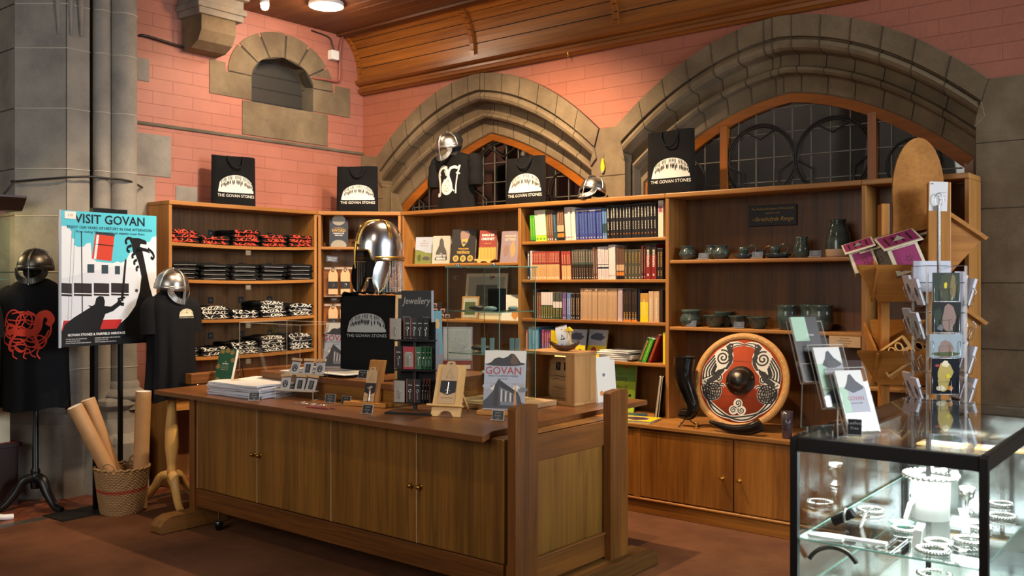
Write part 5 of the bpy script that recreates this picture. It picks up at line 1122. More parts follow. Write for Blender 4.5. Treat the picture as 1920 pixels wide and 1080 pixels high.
for k in range(5):
    def art_p(m, fn, w, h): rect(m, fn, .25, .2, .75, .7, 'c_slate'); rect(m, fn, .3, .35, .7, .65, 'paper', .0002)
    flatbook(('white booklet at the bottom of the pile on the lowest shelf', 'second white booklet from the bottom of the loose pile', 'middle white booklet of the loose pile', 'white booklet second from top of the loose pile', 'white booklet with blue printed panel on top of the loose pile')[k], (-3.86+random.uniform(-.03, .04), 6.0, 1.011+k*.0155), random.uniform(-.35, .35), .29, .20, .015, 'white', art_p if k == 4 else None, name='booklet', group='loose pile of white booklets')
# bay 3 lower shelf: small boxes, picture frames
rnd = random.Random(5); k = 0
for (n, z) in ((6, 0), (5, 1), (4, 2), (2, 3), (1, 4)):
    for i in range(n):
        x = -5.98+i*.078+(0 if z < 3 else .02)+rnd.uniform(-.006, .006); m = MB(); m.box(-.034, -.03, 0, .034, .03, .046, 'bk_dark'); m.box(-.030, -.0305, .008, .030, -.030, .040, 'c_pink' if flatm('c_pink', '#a98d88', .5) else ''); m.poly([(-.026, .012), (.024, .010), (.018, .026), (-.01, .030)], lambda a, b: (a, -.0309, b), 'c_dark')
        o = m.build('fudge_box'); o.location = (x, 5.97+rnd.uniform(-.01, .01), 1.284+z*.047); o.rotation_euler = (0, 0, rnd.uniform(-.15, .15))
        tag(o, 'small dark gift box with pale picture, row %s of the pyramid stack' % ('one at the bottom', 'two', 'three', 'four', 'five at the top')[z], 'box', 'stacked small gift boxes'); k += 1
r = thing('picture_frame', 'large pale wooden picture frame seen behind the glass showcase', 'picture frame', (-5.28, 6.06, 1.284), rot=(-.12, 0, .1))
m = MB(); W_, H_ = .44, .40
m.box(-W_/2, 0, 0, W_/2, .015, .03, 'cream'); m.box(-W_/2, 0, H_-.03, W_/2, .015, H_, 'cream'); m.box(-W_/2, 0, .03, -W_/2+.03, .015, H_-.03, 'cream'); m.box(W_/2-.03, 0, .03, W_/2, .015, H_-.03, 'cream'); m.build('frame', r)
m = MB(); m.box(-W_/2+.03, .008, .03, W_/2-.03, .012, H_-.03, 'c_pale'); m.box(-.11, .006, .09, .11, .008, .30, 'c_char'); m.build('picture', r)
r = thing('picture_frame', 'small framed print in front of the large pale frame', 'picture frame', (-5.36, 5.96, 1.284), rot=(-.15, 0, .3))
m = MB(); m.box(-.08, 0, 0, .08, .012, .20, 'pine_z'); m.build('frame', r); m = MB(); m.box(-.065, -.002, .015, .065, 0, .185, 'c_pale'); m.box(-.05, -.003, .04, .05, -.002, .15, 'c_fieldd'); m.build('picture', r)
def art_map(m, fn, w, h): rect(m, fn, 0, 0, 1, 1, 'paper'); blob(m, fn, .75, .3, .2, .25, 'c_orange', .0003, seed=4)
cover_book('cream booklet with orange mark leaning in the middle bay', (-4.93, 5.99, 1.284), .35, .16, .22, .012, 'cream', .22, art_map)

# ============================================================ LEFT CORNER
def mannequin(label, hlabel, loc, rz, wood, w, h, d, zb, seed, hR, htilt=0.0, hmat='steel_dark', pole_r=.022, hdz=.125, sl=1.0, hrz=0):
    r = thing('shirt_mannequin', label, 'mannequin', loc, rz)
    m = MB()
    if wood == 'beech_z': m.lathe([(.018, .14), (.03, .17), (.034, .21), (.03, .235), (.036, .25), (.03, .27), (.034, .30), (.048, .42), (.045, .55), (.032, .68), (.03, zb+.2)], mat=wood, n=28)
    else: m.lathe([(.03, .14), (.034, .16), (.034, .24), (.028, .25), (.034, .262), (.028, .275), (pole_r, .29), (pole_r, zb+.3)], mat=wood, n=24)
    m.build('pole', r)
    for k in range(3):
        a = k*2*PI/3+(-.55 if wood != 'beech_z' else .35); P = spline([(.02, 0, .215), (.075, 0, .20), (.125, 0, .12), (.20, 0, .035), (.27, 0, .014)], 5); n = len(P)
        m = MB(); Rm = Matrix.Rotation(a, 4, 'Z'); m.M = Rm; m.tube(P, [.032-.014*i/n for i in range(n)], wood, 12, flat=1.25); m.build('leg', r)
    # shirt
    S_ = bpy.data.objects.new('shirt_origin', None)
    f0 = shirt_body(w, h, d, folds=.8, seed=seed); bpy.data.objects.remove(S_)
    f = lambda u, v, off=0: (lambda p: (p[0], p[1], p[2]+zb))(f0(u, v, off))
    m = MB(); m.grid(lambda a, b: f(a, b), 80, 26, 'navy_black', cu=True)
    P = [f(i/36, 1) for i in range(36)]; m.add(P+[(0, 0, zb+h+.004)], [(i, (i+1) % 36, 36) for i in range(36)], 'navy_black')
    for s in (-1, 1):
        Q = spline([(s*w*.34, 0, zb+h*.905), (s*w*.44, 0, zb+h*.86), (s*w*.485, -.005, zb+h*.76), (s*w*.49, -.01, zb+h*.60)], 5); m.tube(Q, [(.04+.022*min(1, i/6))*sl for i in range(len(Q))], 'navy_black', 18, flat=1.25)
    sh = m.build('t_shirt', r)
    m = MB(); m.lathe([(.05, 0), (.046, .05), (.05, .075), (.075, .10), (.085, .15), (.08, .2), (.05, .235), (0, .24)], c=(0, 0, zb+h-.155+hdz), mat='black_matte', n=24); m.build('head_form', r)
    g0 = front_map(f0, h, w); G = lambda a, b: (lambda p: (p[0], p[1], p[2]+zb))(g0(a, b, .001))
    helmet(hlabel, (loc[0]+.0, loc[1]+.0, zb+h+hdz), rz+hrz, R=hR, tilt=htilt, mat=hmat)
    return r, sh, G
r, sh, G = mannequin('black t-shirt with red beast print on a black tripod mannequin stand', 'dark steel spectacle helmet on the mannequin left of the ship poster', (-6.79, 2.95, 0), FACE+.10, 'black_paint', .46, .92, .24, .71, 2, .120, hdz=.075)
m = MB()
def art_red(m, G, cx, cz, s, mat):
    R_ = lambda P, w, cl=False: m.ribbon(spline([(cx+x*s, cz+y*s) for x, y in P], 5, closed=cl), w*s, G, mat, closed=cl)
    m.ribbon(spline([(cx+x*s, cz+y*s) for x, y in [(-.36, -.02), (-.30, .06), (-.1, .03), (.14, .04), (.22, .14), (.26, .36), (.38, .42), (.46, .30), (.40, .18)]], 5), [ (.10+.06*math.sin(i/41*PI))*s for i in range(41)], G, mat)
    R_([(-.36, -.0), (-.40, .10), (-.34, .20), (-.22, .14), (-.2, .02), (-.3, -.12), (-.34, -.28), (-.28, -.34)], .06)
    R_([(.22, .12), (.18, -.02), (.22, -.16), (.28, -.30)], .06)
    for P in ([(-.44, .16), (-.40, .40), (-.26, .50), (-.12, .40), (-.16, .22), (-.32, .16), (-.42, .3)], [(-.3, .42), (-.06, .46), (.10, .36), (.08, .16), (-.06, .10), (-.2, .2), (-.16, .36), (.0, .42), (.2, .36), (.3, .2)],
              [(-.42, .02), (-.46, -.14), (-.30, -.24), (-.1, -.2), (.1, -.26), (.3, -.18), (.44, .0), (.46, .2)], [(-.46, .06), (-.34, -.08), (-.1, -.1), (.14, -.16), (.34, -.08), (.42, .08)],
              [(-.24, -.22), (-.1, -.34), (.04, -.30), (.1, -.42), (.2, -.46)], [(-.2, .12), (-.04, .0), (.12, -.1), (.2, -.26), (.1, -.36), (-.06, -.4)],
              [(-.38, .3), (-.2, .28), (-.02, .3), (.12, .26), (.26, .28)], [(-.1, .46), (-.04, .3), (-.1, .16)], [(.0, .48), (.16, .40), (.2, .26), (.08, .2), (-.04, .3), (.06, .44)], [(-.44, -.02), (-.3, .1), (-.1, .16), (.06, .02), (-.06, -.14), (-.24, -.16), (-.34, -.04)], [(.1, -.1), (.26, -.02), (.38, -.12), (.30, -.28), (.14, -.26)], [(-.12, -.1), (.0, -.24), (-.1, -.36), (-.22, -.28), (-.16, -.14)], [(-.26, -.3), (-.26, -.44), (-.18, -.5)], [(-.02, -.34), (-.06, -.46), (-.0, -.5)], [(.26, -.28), (.22, -.40), (.28, -.5)]): R_(P, .028)
art_red(m, G, -.01, .53, .34, 'print_red'); m.build('print', sh, label='red interlaced beast print')
r, sh, G = mannequin('black t-shirt with small white chest logo on a light wooden tripod mannequin', 'steel spectacle helmet on the mannequin right of the ship poster', (-6.14, 3.62, 0), FACE+.75, 'beech_z', .33, .79, .22, .76, 7, .118, hmat='steel', hdz=.02, sl=.85, hrz=.45, htilt=.12)
m = MB(); dome_logo(m, lambda a, b, off=0: G(a, b), .065, .60, .115, 'cream', 'navy_black', seed=9); m.build('print', sh, label='small white stone logo')
# third mannequin cut by the frame edge
r = thing('shirt_mannequin', 'black t-shirt mannequin cut off by the left edge of the photo', 'mannequin', (-6.64, 2.38, 0), FACE)
f0 = shirt_body(.46, .80, .24, folds=.8, seed=11); m = MB(); m.grid(lambda a, b: (lambda p: (p[0], p[1], p[2]+.76))(f0(a, b)), 60, 20, 'black_cloth', cu=True)
for s in (-1, 1):
    Q = spline([(s*.17, 0, 1.48), (s*.22, 0, 1.44), (s*.25, -.01, 1.36), (s*.26, -.015, 1.24)], 5); m.tube(Q, [.045+.03*min(1, i/6) for i in range(len(Q))], 'black_cloth', 18, flat=.8)
m.build('t_shirt', r)
m = MB(); m.lathe([(.02, .14), (.022, .9)], mat='white', n=20); m.build('pole', r)
for k in range(3):
    a = k*2*PI/3+.75; P = spline([(.02, 0, .215), (.075, 0, .20), (.125, 0, .12), (.24, 0, .035), (.34, 0, .016)], 5); m = MB(); m.M = Matrix.Rotation(a, 4, 'Z'); m.tube(P, .02, 'white', 12); m.build('leg', r, label='white painted foot')
# ship poster on its stand
r = thing('poster_stand', 'black twin post poster stand holding the ship poster', 'poster stand', (-6.405, 3.285, 0), PI/2+.06)
m = MB(); m.box(-.40, -.13, 0, .02, .13, .008, 'iron'); m.build('base_plate', r)
for x in (-.09, .10):
    m = MB(); m.box(x-.013, .0, .0, x+.013, .026, 2.09, 'black_paint'); m.build('post', r)
m = MB(); m.box(-.13, -.03, 2.085, .13, .012, 2.125, 'black_paint'); m.build('top_clip', r, bevel=.003)
r = thing('ship_poster', 'tall blue travel poster lettered VISIT GOVAN with ship and dragon prow', 'poster', (-6.38, 3.285, 1.161), PI/2+.06)
W_, H_ = .717, .931
m = MB(); m.box(-W_/2, -.012, 0, W_/2, 0, H_, 'white'); m.box(-W_/2-.014, -.008, -.004, -W_/2, .004, H_+.004, 'c_sky'); pb = m.build('board', r)
for nm, c in dict(p_sky='#55c3da', p_cloud='#dfe6ee', p_hull='#d3dae6', p_red='#c9432f', p_red2='#b02a28', p_blk='#101214', p_win='#31464e', p_winb='#2c2426', p_txt='#15222c', p_wht='#e8ecef').items(): flatm(nm, c, .35)
m = MB(); fp = lambda a, b, off=0: (-W_/2+a*W_, -.0125-off, b*H_)
P = lambda pts, mat, off=0: m.poly(pts, lambda a, b: fp(a, b, off), mat)
P([(0, 0), (1, 0), (1, 1), (0, 1)], 'p_cloud')
P([(0, .885), (.05, .885), (.10, .85), (.10, .80), (.13, .79), (.12, .75), (.16, .735), (.22, .74), (.25, .765), (.29, .77), (.30, .66), (.35, .63), (.52, .62), (.57, .635), (.60, .625), (.66, .64), (.70, .70), (.76, .72), (.80, .78), (.86, .80), (.92, .79), (.95, .83), (1, .84), (1, 1), (0, 1)], 'p_sky', .0003)
P([(0, .50), (.2, .54), (.55, .60), (.62, .60), (.80, .58), (.80, .2), (0, .2)], 'p_hull', .0004)
P([(.335, .835), (.535, .825), (.505, .635), (.30, .65)], 'p_red', .0007); P([(.34, .855), (.545, .845), (.535, .825), (.335, .835)], 'p_win', .0008); P([(.33, .765), (.525, .755), (.524, .748), (.329, .758)], 'p_blk', .0009); P([(.35, .83), (.375, .83), (.345, .65), (.32, .65)], 'p_cloud', .0009)
for a, b, c_, d_ in ((.255, .545, .325, .61), (.40, .54, .47, .605), (.54, .535, .595, .60)): P([(a, b), (c_, b), (c_, d_), (a, d_)], 'p_win', .0007)
for a, c_ in ((.0, .10), (.12, .30), (.32, .48), (.50, .69)): P([(a, .375), (c_, .37), (c_, .465), (a, .47)], 'p_winb', .0007); P([(a, .39), (c_, .385), (c_, .39), (a, .395)], 'p_wht', .0010)
P([(.775+.018*math.cos(i*PI/6), .41+.013*math.sin(i*PI/6)) for i in range(12)], 'p_win', .0007)
P([(.0, .12), (.02, .195), (.62, .19), (.58, .12)], 'p_red2', .0006)
for x0 in (.06, .09): P([(x0+.04, .86), (x0+.043, .86), (x0+.003, .2), (x0, .2)], 'p_win', .0009)
P([(.19, .85), (.20, .85), (.21, .2), (.20, .2)], 'p_blk', .0009)
P([(0, 0), (1, 0), (1, .12), (0, .12)], 'p_blk', .0011)
rb = lambda pts, w: m.ribbon(spline(pts, 5), w, lambda a, b: fp(a, b, .0013), 'p_blk')
P([(.55, .11), (.60, .16), (.68, .21), (.76, .29), (.81, .40), (.83, .52), (.80, .62), (.76, .70), (.78, .745), (.84, .72), (.87, .62), (.92, .45), (.98, .30), (1, .22), (1, .11)], 'p_blk', .0012)
P([(.74, .70), (.72, .77), (.70, .80), (.74, .82), (.80, .82), (.87, .805), (.89, .79), (.885, .77), (.82, .775), (.81, .755), (.84, .745), (.89, .74), (.93, .70), (.90, .71), (.84, .72)], 'p_blk', .0012)
for pts in ([(.73, .81), (.68, .815), (.655, .79), (.67, .77)], [(.72, .76), (.68, .745), (.675, .72), (.70, .71)], [(.76, .70), (.73, .685), (.735, .66)], [(.78, .65), (.75, .635), (.755, .61)], [(.80, .60), (.775, .585), (.78, .56)], [(.90, .74), (.95, .71), (.97, .68), (.955, .66), (.935, .675)]): rb(pts, .022)
P([(0, .10), (.03, .165), (.12, .215), (.20, .25), (.29, .29), (.33, .31), (.345, .355), (.38, .372), (.42, .365), (.435, .33), (.43, .295), (.50, .29), (.56, .32), (.58, .345), (.61, .335), (.60, .30), (.52, .255), (.44, .235), (.41, .18), (.38, .11)], 'p_blk', .0014)
P([(.30, .285), (.27, .295), (.265, .305), (.31, .295)], 'p_blk', .0014); P([(.585, .30), (.635, .29), (.64, .315), (.595, .325)], 'p_blk', .0014)
P([(.60, .33), (.63, .33), (.665, .64), (.66, .66), (.645, .64)], 'p_blk', .0015); P([(.57, .34), (.65, .35), (.65, .365), (.57, .355)], 'p_blk', .0015)
def PT(s, x, y, size, mat, xs=1, bold=.02, al='CENTER'): m.text(s, 1, lambda a, b: fp(x+a*size*xs/W_, y+b*size/H_, .0016), mat, align=al, bold=bold)
PT('VISIT GOVAN', .50, .915, .088, 'p_txt', 1.0, .02); PT('ENJOY 1500 YEARS OF HISTORY IN ONE AFTERNOON', .50, .872, .0265, 'p_txt', 1.0, .015); PT('From raiding Viking longships to majestic ocean liners', .50, .842, .024, 'p_txt', 1.0, .01)
PT('GOVAN STONES & FAIRFIELD HERITAGE', .355, .078, .0235, 'p_wht', 1, .02)
for i, s in enumerate(('GOVAN OLD, 866 GOVAN RD,', 'GLASGOW G51 3UU', 'WWW.THEGOVANSTONES.ORG.UK')): PT(s, .04, .052-i*.015, .011, 'p_wht', 1, 0, 'LEFT')
for i, s in enumerate(('FAIRFIELD HERITAGE, 1048 GOVAN RD,', 'GLASGOW G51 4XS', 'WWW.FAIRFIELDGOVAN.CO.UK')): PT(s, .33, .052-i*.015, .011, 'p_wht', 1, 0, 'LEFT')
m.build('poster_print', pb)
m = MB(); m.box(-W_/2+.02, -.016, H_-.055, -W_/2+.10, -.0148, H_-.005, 'white'); m.text('£10', .022, plane((-W_/2+.06, -.0165, H_-.038), (1, 0, 0), (0, 0, 1)), 'c_char'); m.build('price_sticker', r, label='small white price sticker')
# wicker basket with poster tubes
r = thing('wicker_basket', 'brown wicker basket with a red woven band holding cardboard tubes', 'basket', (-6.22, 3.29, 0))
m = MB(); Rb, Rt, Hb = .135, .175, .31
for k in range(26):
    z = .008+k*(Hb-.02)/25; rr = Rb+(Rt-Rb)*(k/25)**.8; ph = (k % 2)*PI; mt = 'wicker_red' if k in (13, 14) else 'wicker'
    m.tube([((rr+.0035*math.cos(36*a+ph))*math.cos(a), (rr+.0035*math.cos(36*a+ph))*math.sin(a), z+(.004*math.sin(a*2))) for a in [2*PI*i/144 for i in range(144)]], .0062, mt, 5, closed=True)
for k in range(36): a = 2*PI*k/36; m.tube([(Rb*math.cos(a), Rb*math.sin(a), 0), (Rt*math.cos(a), Rt*math.sin(a), Hb)], .004, 'wicker', 5)
m.lathe([(0, .006), (Rb, .006)], mat='wicker', n=36); m.build('basket_wall', r)
m = MB()
for ph in (0, PI/2): m.tube([((Rt+.002+.006*math.cos(22*a+ph))*math.cos(a), (Rt+.002+.006*math.cos(22*a+ph))*math.sin(a), Hb+.004+.006*math.sin(22*a+ph)) for a in [2*PI*i/176 for i in range(176)]], .006, 'wicker', 5, closed=True)
m.build('rim', r)
for s in (0, PI):
    a = s-PI/2+.55; c, sn = math.cos(a), math.sin(a); m = MB(); m.tube([(Rt*c-sn*.05*math.cos(t), Rt*sn+c*.05*math.cos(t), Hb+.055*math.sin(t)) for t in [PI*i/12 for i in range(13)]], .006, 'wicker', 8); m.build('handle', r)
def ctube(label, p0, p1, R_):
    r = thing('cardboard_tube', label, 'cardboard tube', (0, 0, 0)); m = MB(); m.cyl(p0, p1, R_, 'kraft_tube', n=28, caps=False); m.build('tube', r)
    d_ = (Vector(p1)-Vector(p0)).normalized(); m = MB(); m.cyl(Vector(p1)-d_*.004, Vector(p1)-d_*.003, R_*.97, 'white', n=28); m.build('end_cap', r, label='white end cap')
    m = MB(); m.cyl(p0, Vector(p0)+d_*.005, R_*.98, 'kraft_tube', n=28); m.build('bottom_cap', r)
ctube('cardboard poster tube leaning left in the wicker basket, white cap showing', (-6.20, 3.32, .02), (-6.31, 3.00, .76), .050)
ctube('cardboard poster tube leaning left behind the first one', (-6.25, 3.34, .02), (-6.37, 3.12, .79), .048)
ctube('upright cardboard poster tube at the right side of the basket', (-6.17, 3.39, .02), (-6.13, 3.40, .84), .052)
# glass cabinet at the far left edge
r = thing('glass_cabinet', 'tall lit glass museum cabinet with dark wooden hood at the left edge', 'display cabinet', (-7.35, 2.50, 0))
m = MB(); m.box(-.38, -.45, 0, .35, .42, .42, 'mahogany'); m.box(-.40, -.47, .42, .37, .44, .45, 'mahogany'); m.box(-.385, -.455, .45, .355, .425, .454, 'red_tray'); m.build('plinth', r, bevel=.01)
m = MB(); m.box(-.36, -.43, .70, .31, .38, .72, 'ply_y'); m.box(-.36, -.43, .45, .31, .38, .70, 'cream'); m.build('deck', r)
for a in ((-.36, -.43, .72, -.355, .38, 2.12), (.305, -.43, .72, .31, .38, 2.12), (-.36, .375, .72, .31, .38, 2.12), (-.36, -.43, .72, .31, -.425, 2.12)):
    m = MB(); m.box(*a, 'glass'); m.build('glass_pane', r)
m = MB(); m.box(-.355, -.425, 1.62, .305, .375, 1.628, 'glass_edge'); m.build('glass_shelf', r)
m = MB(); m.prism([(-.37, 2.12), (.32, 2.12), (.40, 2.21), (.40, 2.225), (-.45, 2.225), (-.45, 2.21)], -.50, .46, 'mahogany', axis='y'); m.build('hood', r)
m = MB(); m.box(-.34, -.41, 2.10, .29, .36, 2.115, 'red_tray'); m.build('light_panel', r)
m = MB(); m.box(-.2, -.1, .72, .05, .15, 1.0, 'kraft'); m.box(-.1, -.05, 1.628, .0, .05, 1.80, 'bronze'); o = m.build('exhibit', r)
light('POINT', 'cabinet_lamp', (-7.2, 2.6, 2.0), (0, 0, 0), 9, (1, .78, .4), .08)
# small green pouch hanging behind the counter's left end
r = thing('hanging_pouch', 'small dark green bundle with white cord behind the left counter end', 'pouch', (-6.05, 3.95, .72))
m = MB(); m.box(-.10, -.16, .05, .05, .2, .075, 'counter_y'); m.build('shelf_edge', r)
m = MB(); m.tube(spline([(.0, -.17, .10), (.01, -.18, .04), (.0, -.18, -.05), (.01, -.18, -.14)], 5), [.02, .022, .025, .026, .028, .03, .03, .03, .03, .03, .03, .028, .026, .02, .015, .01][:16], 'bk_dkgreen', 12); m.tube([(.0, -.18, .14), (-.02, -.18, .09), (.02, -.18, .06)], .008, 'white', 8); m.build('bundle', r)
# ============================================================ ON THE COUNTER
Z0, Z1 = .881, 1.0135
flatm('c_xgreen', '#1f4a35', .45)
def art_xmas(m, fn, w, h):
    rect(m, fn, 0, 0, 1, 1, 'c_xgreen' if flatm('c_xgreen', '#1f4a35', .45) else '')
    for i, (x, y) in enumerate(((.2, .12), (.75, .10), (.2, .92), (.8, .9), (.1, .5), (.9, .68), (.5, .95))): blob(m, fn, x, y, .13, .07, 'c_olive', .0003, seed=i, jag=.3)
    T(m, fn, 'The', .5, .62, .010, 'cream', w, h); T(m, fn, 'MATERIAL', .5, .56, .012, 'white', w, h, bold=.02)
    for i in range(3): T(m, fn, 'Govan and its stones', .5, .50-i*.05, .008, 'cream', w, h)
cover_book('green book with bronze blots leaning at the left end of the counter', (-5.76, 3.78, Z0), FACE-.45, .155, .255, .03, 'c_xgreen', .28, art_xmas, edge='white')
r = thing('plate_easel', 'thin black wire easel behind the green book', 'easel', (-5.70, 3.86, Z0), FACE-.2)
m = MB()
for s in (-1, 1): m.tube([(s*.03, -.04, .0), (s*.03, .02, .16), (s*.01, .10, .003)], .003, 'black_paint', 6)
m.tube([(-.03, .02, .15), (.03, .02, .15)], .003, 'black_paint', 6); m.build('wire_frame', r)
# paper piles
def papers(label, loc, rz, n, w, d, seed):
    r = thing('paper_stack', label, 'paper stack', loc, rz); rnd = random.Random(seed)
    for k in range(n):
        m = MB(); t = .012; cw = .02+.012*k
        dx, dy, a = rnd.uniform(-.012, .012), rnd.uniform(-.012, .012), rnd.uniform(-.05, .05)
        def f(u, v, o): 
            x, y = (u-.5)*w, (v-.5)*d; x, y = x*math.cos(a)-y*math.sin(a)+dx, x*math.sin(a)+y*math.cos(a)+dy
            return (x, y, k*t+o+.0015*math.sin(u*7+k)+.018*max(0, u-.72)**1.3*(k/n)+.003*math.sin(v*9+k*2))
        m.grid(lambda u, v: f(u, v, t*.9), 14, 10, 'paper'); m.grid(lambda u, v: f(u, v, 0), 14, 10, 'paper')
        for e in (0, 1):
            m.grid(lambda u, v: f(u, e, v*t*.9), 14, 3, 'paper_blue'); m.grid(lambda u, v: f(e, u, v*t*.9), 10, 3, 'paper_blue')
        if k == n-1:
            m.poly([(.08, .2), (.3, .2), (.3, .5), (.08, .5)], lambda u, v: f(u, v, t*.9+.001), 'cream'); m.poly([(.12, .3), (.26, .3), (.26, .42), (.12, .42)], lambda u, v: f(u, v, t*.9+.0016), 'c_gold')
        m.build('sheets', r)
    return r
papers('thick stack of white printed sheets near the left counter edge', (-5.08, 3.60, Z0), .06, 7, .52, .38, 1)
# tiered acrylic stand of small bagged cards
r = thing('acrylic_riser', 'clear acrylic two tier stand holding small bagged badges', 'display stand', (-4.68, 3.64, Z0), .30)
m = MB()
for (y, z) in ((-.05, .05), (.05, .14)):
    m.box(-.14, y-.03, z, .14, y+.035, z+.004, 'acrylic_edge'); m.box(-.14, y+.03, 0, .14, y+.034, z+.1, 'acrylic')
    m.box(-.14, y-.03, z, .14, y-.027, z+.015, 'acrylic_edge')
for x in (-.14, .136): m.box(x, -.08, 0, x+.004, .085, .004, 'acrylic_edge'); m.box(x, -.08, 0, x+.004, -.076, .06, 'acrylic_edge'); m.box(x, .08, 0, x+.004, .084, .16, 'acrylic_edge')
m.build('tiers', r)
for k, (x, y, z, nm) in enumerate(((-.085, -.055, .057, 'front left pocket'), (.02, -.055, .057, 'front middle pocket'), (.10, -.055, .057, 'front right pocket'), (-.09, .045, .147, 'rear left pocket'), (.01, .045, .147, 'rear middle pocket'), (.10, .045, .147, 'rear right pocket'))):
    p = Matrix.Translation(r.location) @ rz3(.30) @ Vector((x, y, z))
    t = thing('badge_pack', 'bagged metal badge card in the %s of the acrylic stand' % nm, 'badge pack', p, rot=(-.35, random.uniform(-.1, .1), .30+random.uniform(-.1, .1)), group='bagged badge cards on the acrylic stand')
    m = MB(); m.box(-.034, 0, 0, .034, .002, .075, 'paper_blue')
    if k in (0, 3, 5): m.tube([(.017*math.cos(a), -.002, .035+.02*math.sin(a)) for a in [i*PI/8 for i in range(16)]], .003, 'steel_dark', 6, closed=True); m.tube([(-.01, -.002, .025), (0, -.002, .045), (.01, -.002, .028)], .003, 'steel_dark', 6)
    else:
        m.box(-.016, -.003, .008, .016, -.0, .062, 'steel_dark'); m.box(-.009, -.004, .014, .009, -.003, .056, 'steel')
    m.build('badge_card', t); m = MB(); m.box(-.037, -.006, -.002, .037, -.005, .10, 'film'); m.box(-.037, -.007, .082, .037, .003, .098, 'kraft'); m.build('bag', t)
# clear acrylic sneeze box
r = thing('acrylic_case', 'large clear acrylic box standing on the counter before the shirt shelves', 'display case', (-5.47, 4.18, Z0), .0)
W_, D_, H_ = .70, .42, .43; e = .004
m = MB(); m.box(-W_/2, -D_/2, 0, W_/2, -D_/2+e, H_, 'acrylic'); m.build('front_panel', r)
m = MB(); m.box(W_/2-e, -D_/2, 0, W_/2, D_/2, H_, 'acrylic'); m.build('side_panel', r); m = MB(); m.box(-W_/2, -D_/2, 0, -W_/2+e, D_/2, H_, 'acrylic'); m.build('side_panel', r)
m = MB()
for x in (-W_/2, W_/2): m.tube([(x, -D_/2, 0), (x, -D_/2, H_)], .0022, 'acrylic_edge', 6); m.tube([(x, -D_/2, H_), (x, D_/2, H_)], .0022, 'acrylic_edge', 6); m.tube([(x, D_/2, 0), (x, D_/2, H_)], .0022, 'acrylic_edge', 6)
m.tube([(-W_/2, -D_/2, H_), (W_/2, -D_/2, H_)], .0022, 'acrylic_edge', 6); m.tube([(-W_/2, D_/2, H_), (W_/2, D_/2, H_)], .0022, 'acrylic_edge', 6); m.build('edges', r)
# price cards on the counter
for (lab, loc, rz, tl) in (('small black price card leaning before the paper stack', (-4.80, 3.375, Z0), FACE-.1, .25), ('small black price card behind the bagged pencils', (-4.36, 3.60, Z0), FACE-.3, .25), ('small black price card left of the narrow pendant stand', (-4.22, 3.60, Z0), FACE-.55, .3), ('small black price card on the base of the jewellery rack', (-3.83, 3.42, Z0), FACE-.45, .3), ('small black price card in front of the large book', (-3.13, 3.70, Z0), FACE-.35, .2)): card(lab, loc, rz, .062, .05, tl, ('Govan', 'Stones', '£4'), group=None)
card('small black price card on the raised step beside the black bag', (-4.30, 3.80, Z1), FACE-.5, .062, .05, .3, ('Tote bag', '£8'))
card('small black price card before the grey book on the raised step', (-5.02, 4.02, Z1), FACE-.1, .08, .04, .3, ('Book', '£15'))
# bagged keyrings and pencils
r = thing('keyring_bag', 'clear bags of small metal keyrings lying flat on the counter', 'bag', (-4.42, 3.46, Z0), .0); rnd = random.Random(8)
for k in range(3):
    m = MB(); x = -.02+k*.10; m.grid(lambda u, v: (x+(u-.5)*.14, (v-.5)*.10+.01*k, .006+.012*math.sin(PI*u)*math.sin(PI*v)), 8, 6, 'film'); m.build('plastic_bag', r)
    for q in range(5): m = MB(); cx_, cy_ = x+rnd.uniform(-.05, .05), rnd.uniform(-.03, .03); m.tube([(cx_+.011*math.cos(a), cy_+.011*math.sin(a), .007+.004*math.sin(a+q)) for a in [i*PI/5 for i in range(10)]], .002, ('silver', 'bronze')[q % 2], 5, closed=True); m.build('keyring', r)
for k, (x, nm) in enumerate(((-4.22, 'front'), (-4.20, 'rear'))):
    r = thing('pencil', 'dark red pencil, %s one of the pair lying beside the keyring bags' % nm, 'pencil', (x, 3.395+k*.022, Z0+.004), .12+k*.05, 'red pencils on the counter')
    m = MB(); m.cyl((-.085, 0, 0), (.085, 0, 0), .0038, 'burgundy', n=6); m.build('shaft', r); m = MB(); m.cyl((-.085, 0, 0), (-.100, 0, 0), .0038, 'beech_x', r1=.0006, n=6); m.build('tip', r); m = MB(); m.cyl((.085, 0, 0), (.097, 0, 0), .004, 'silver', n=10); m.build('ferrule', r)
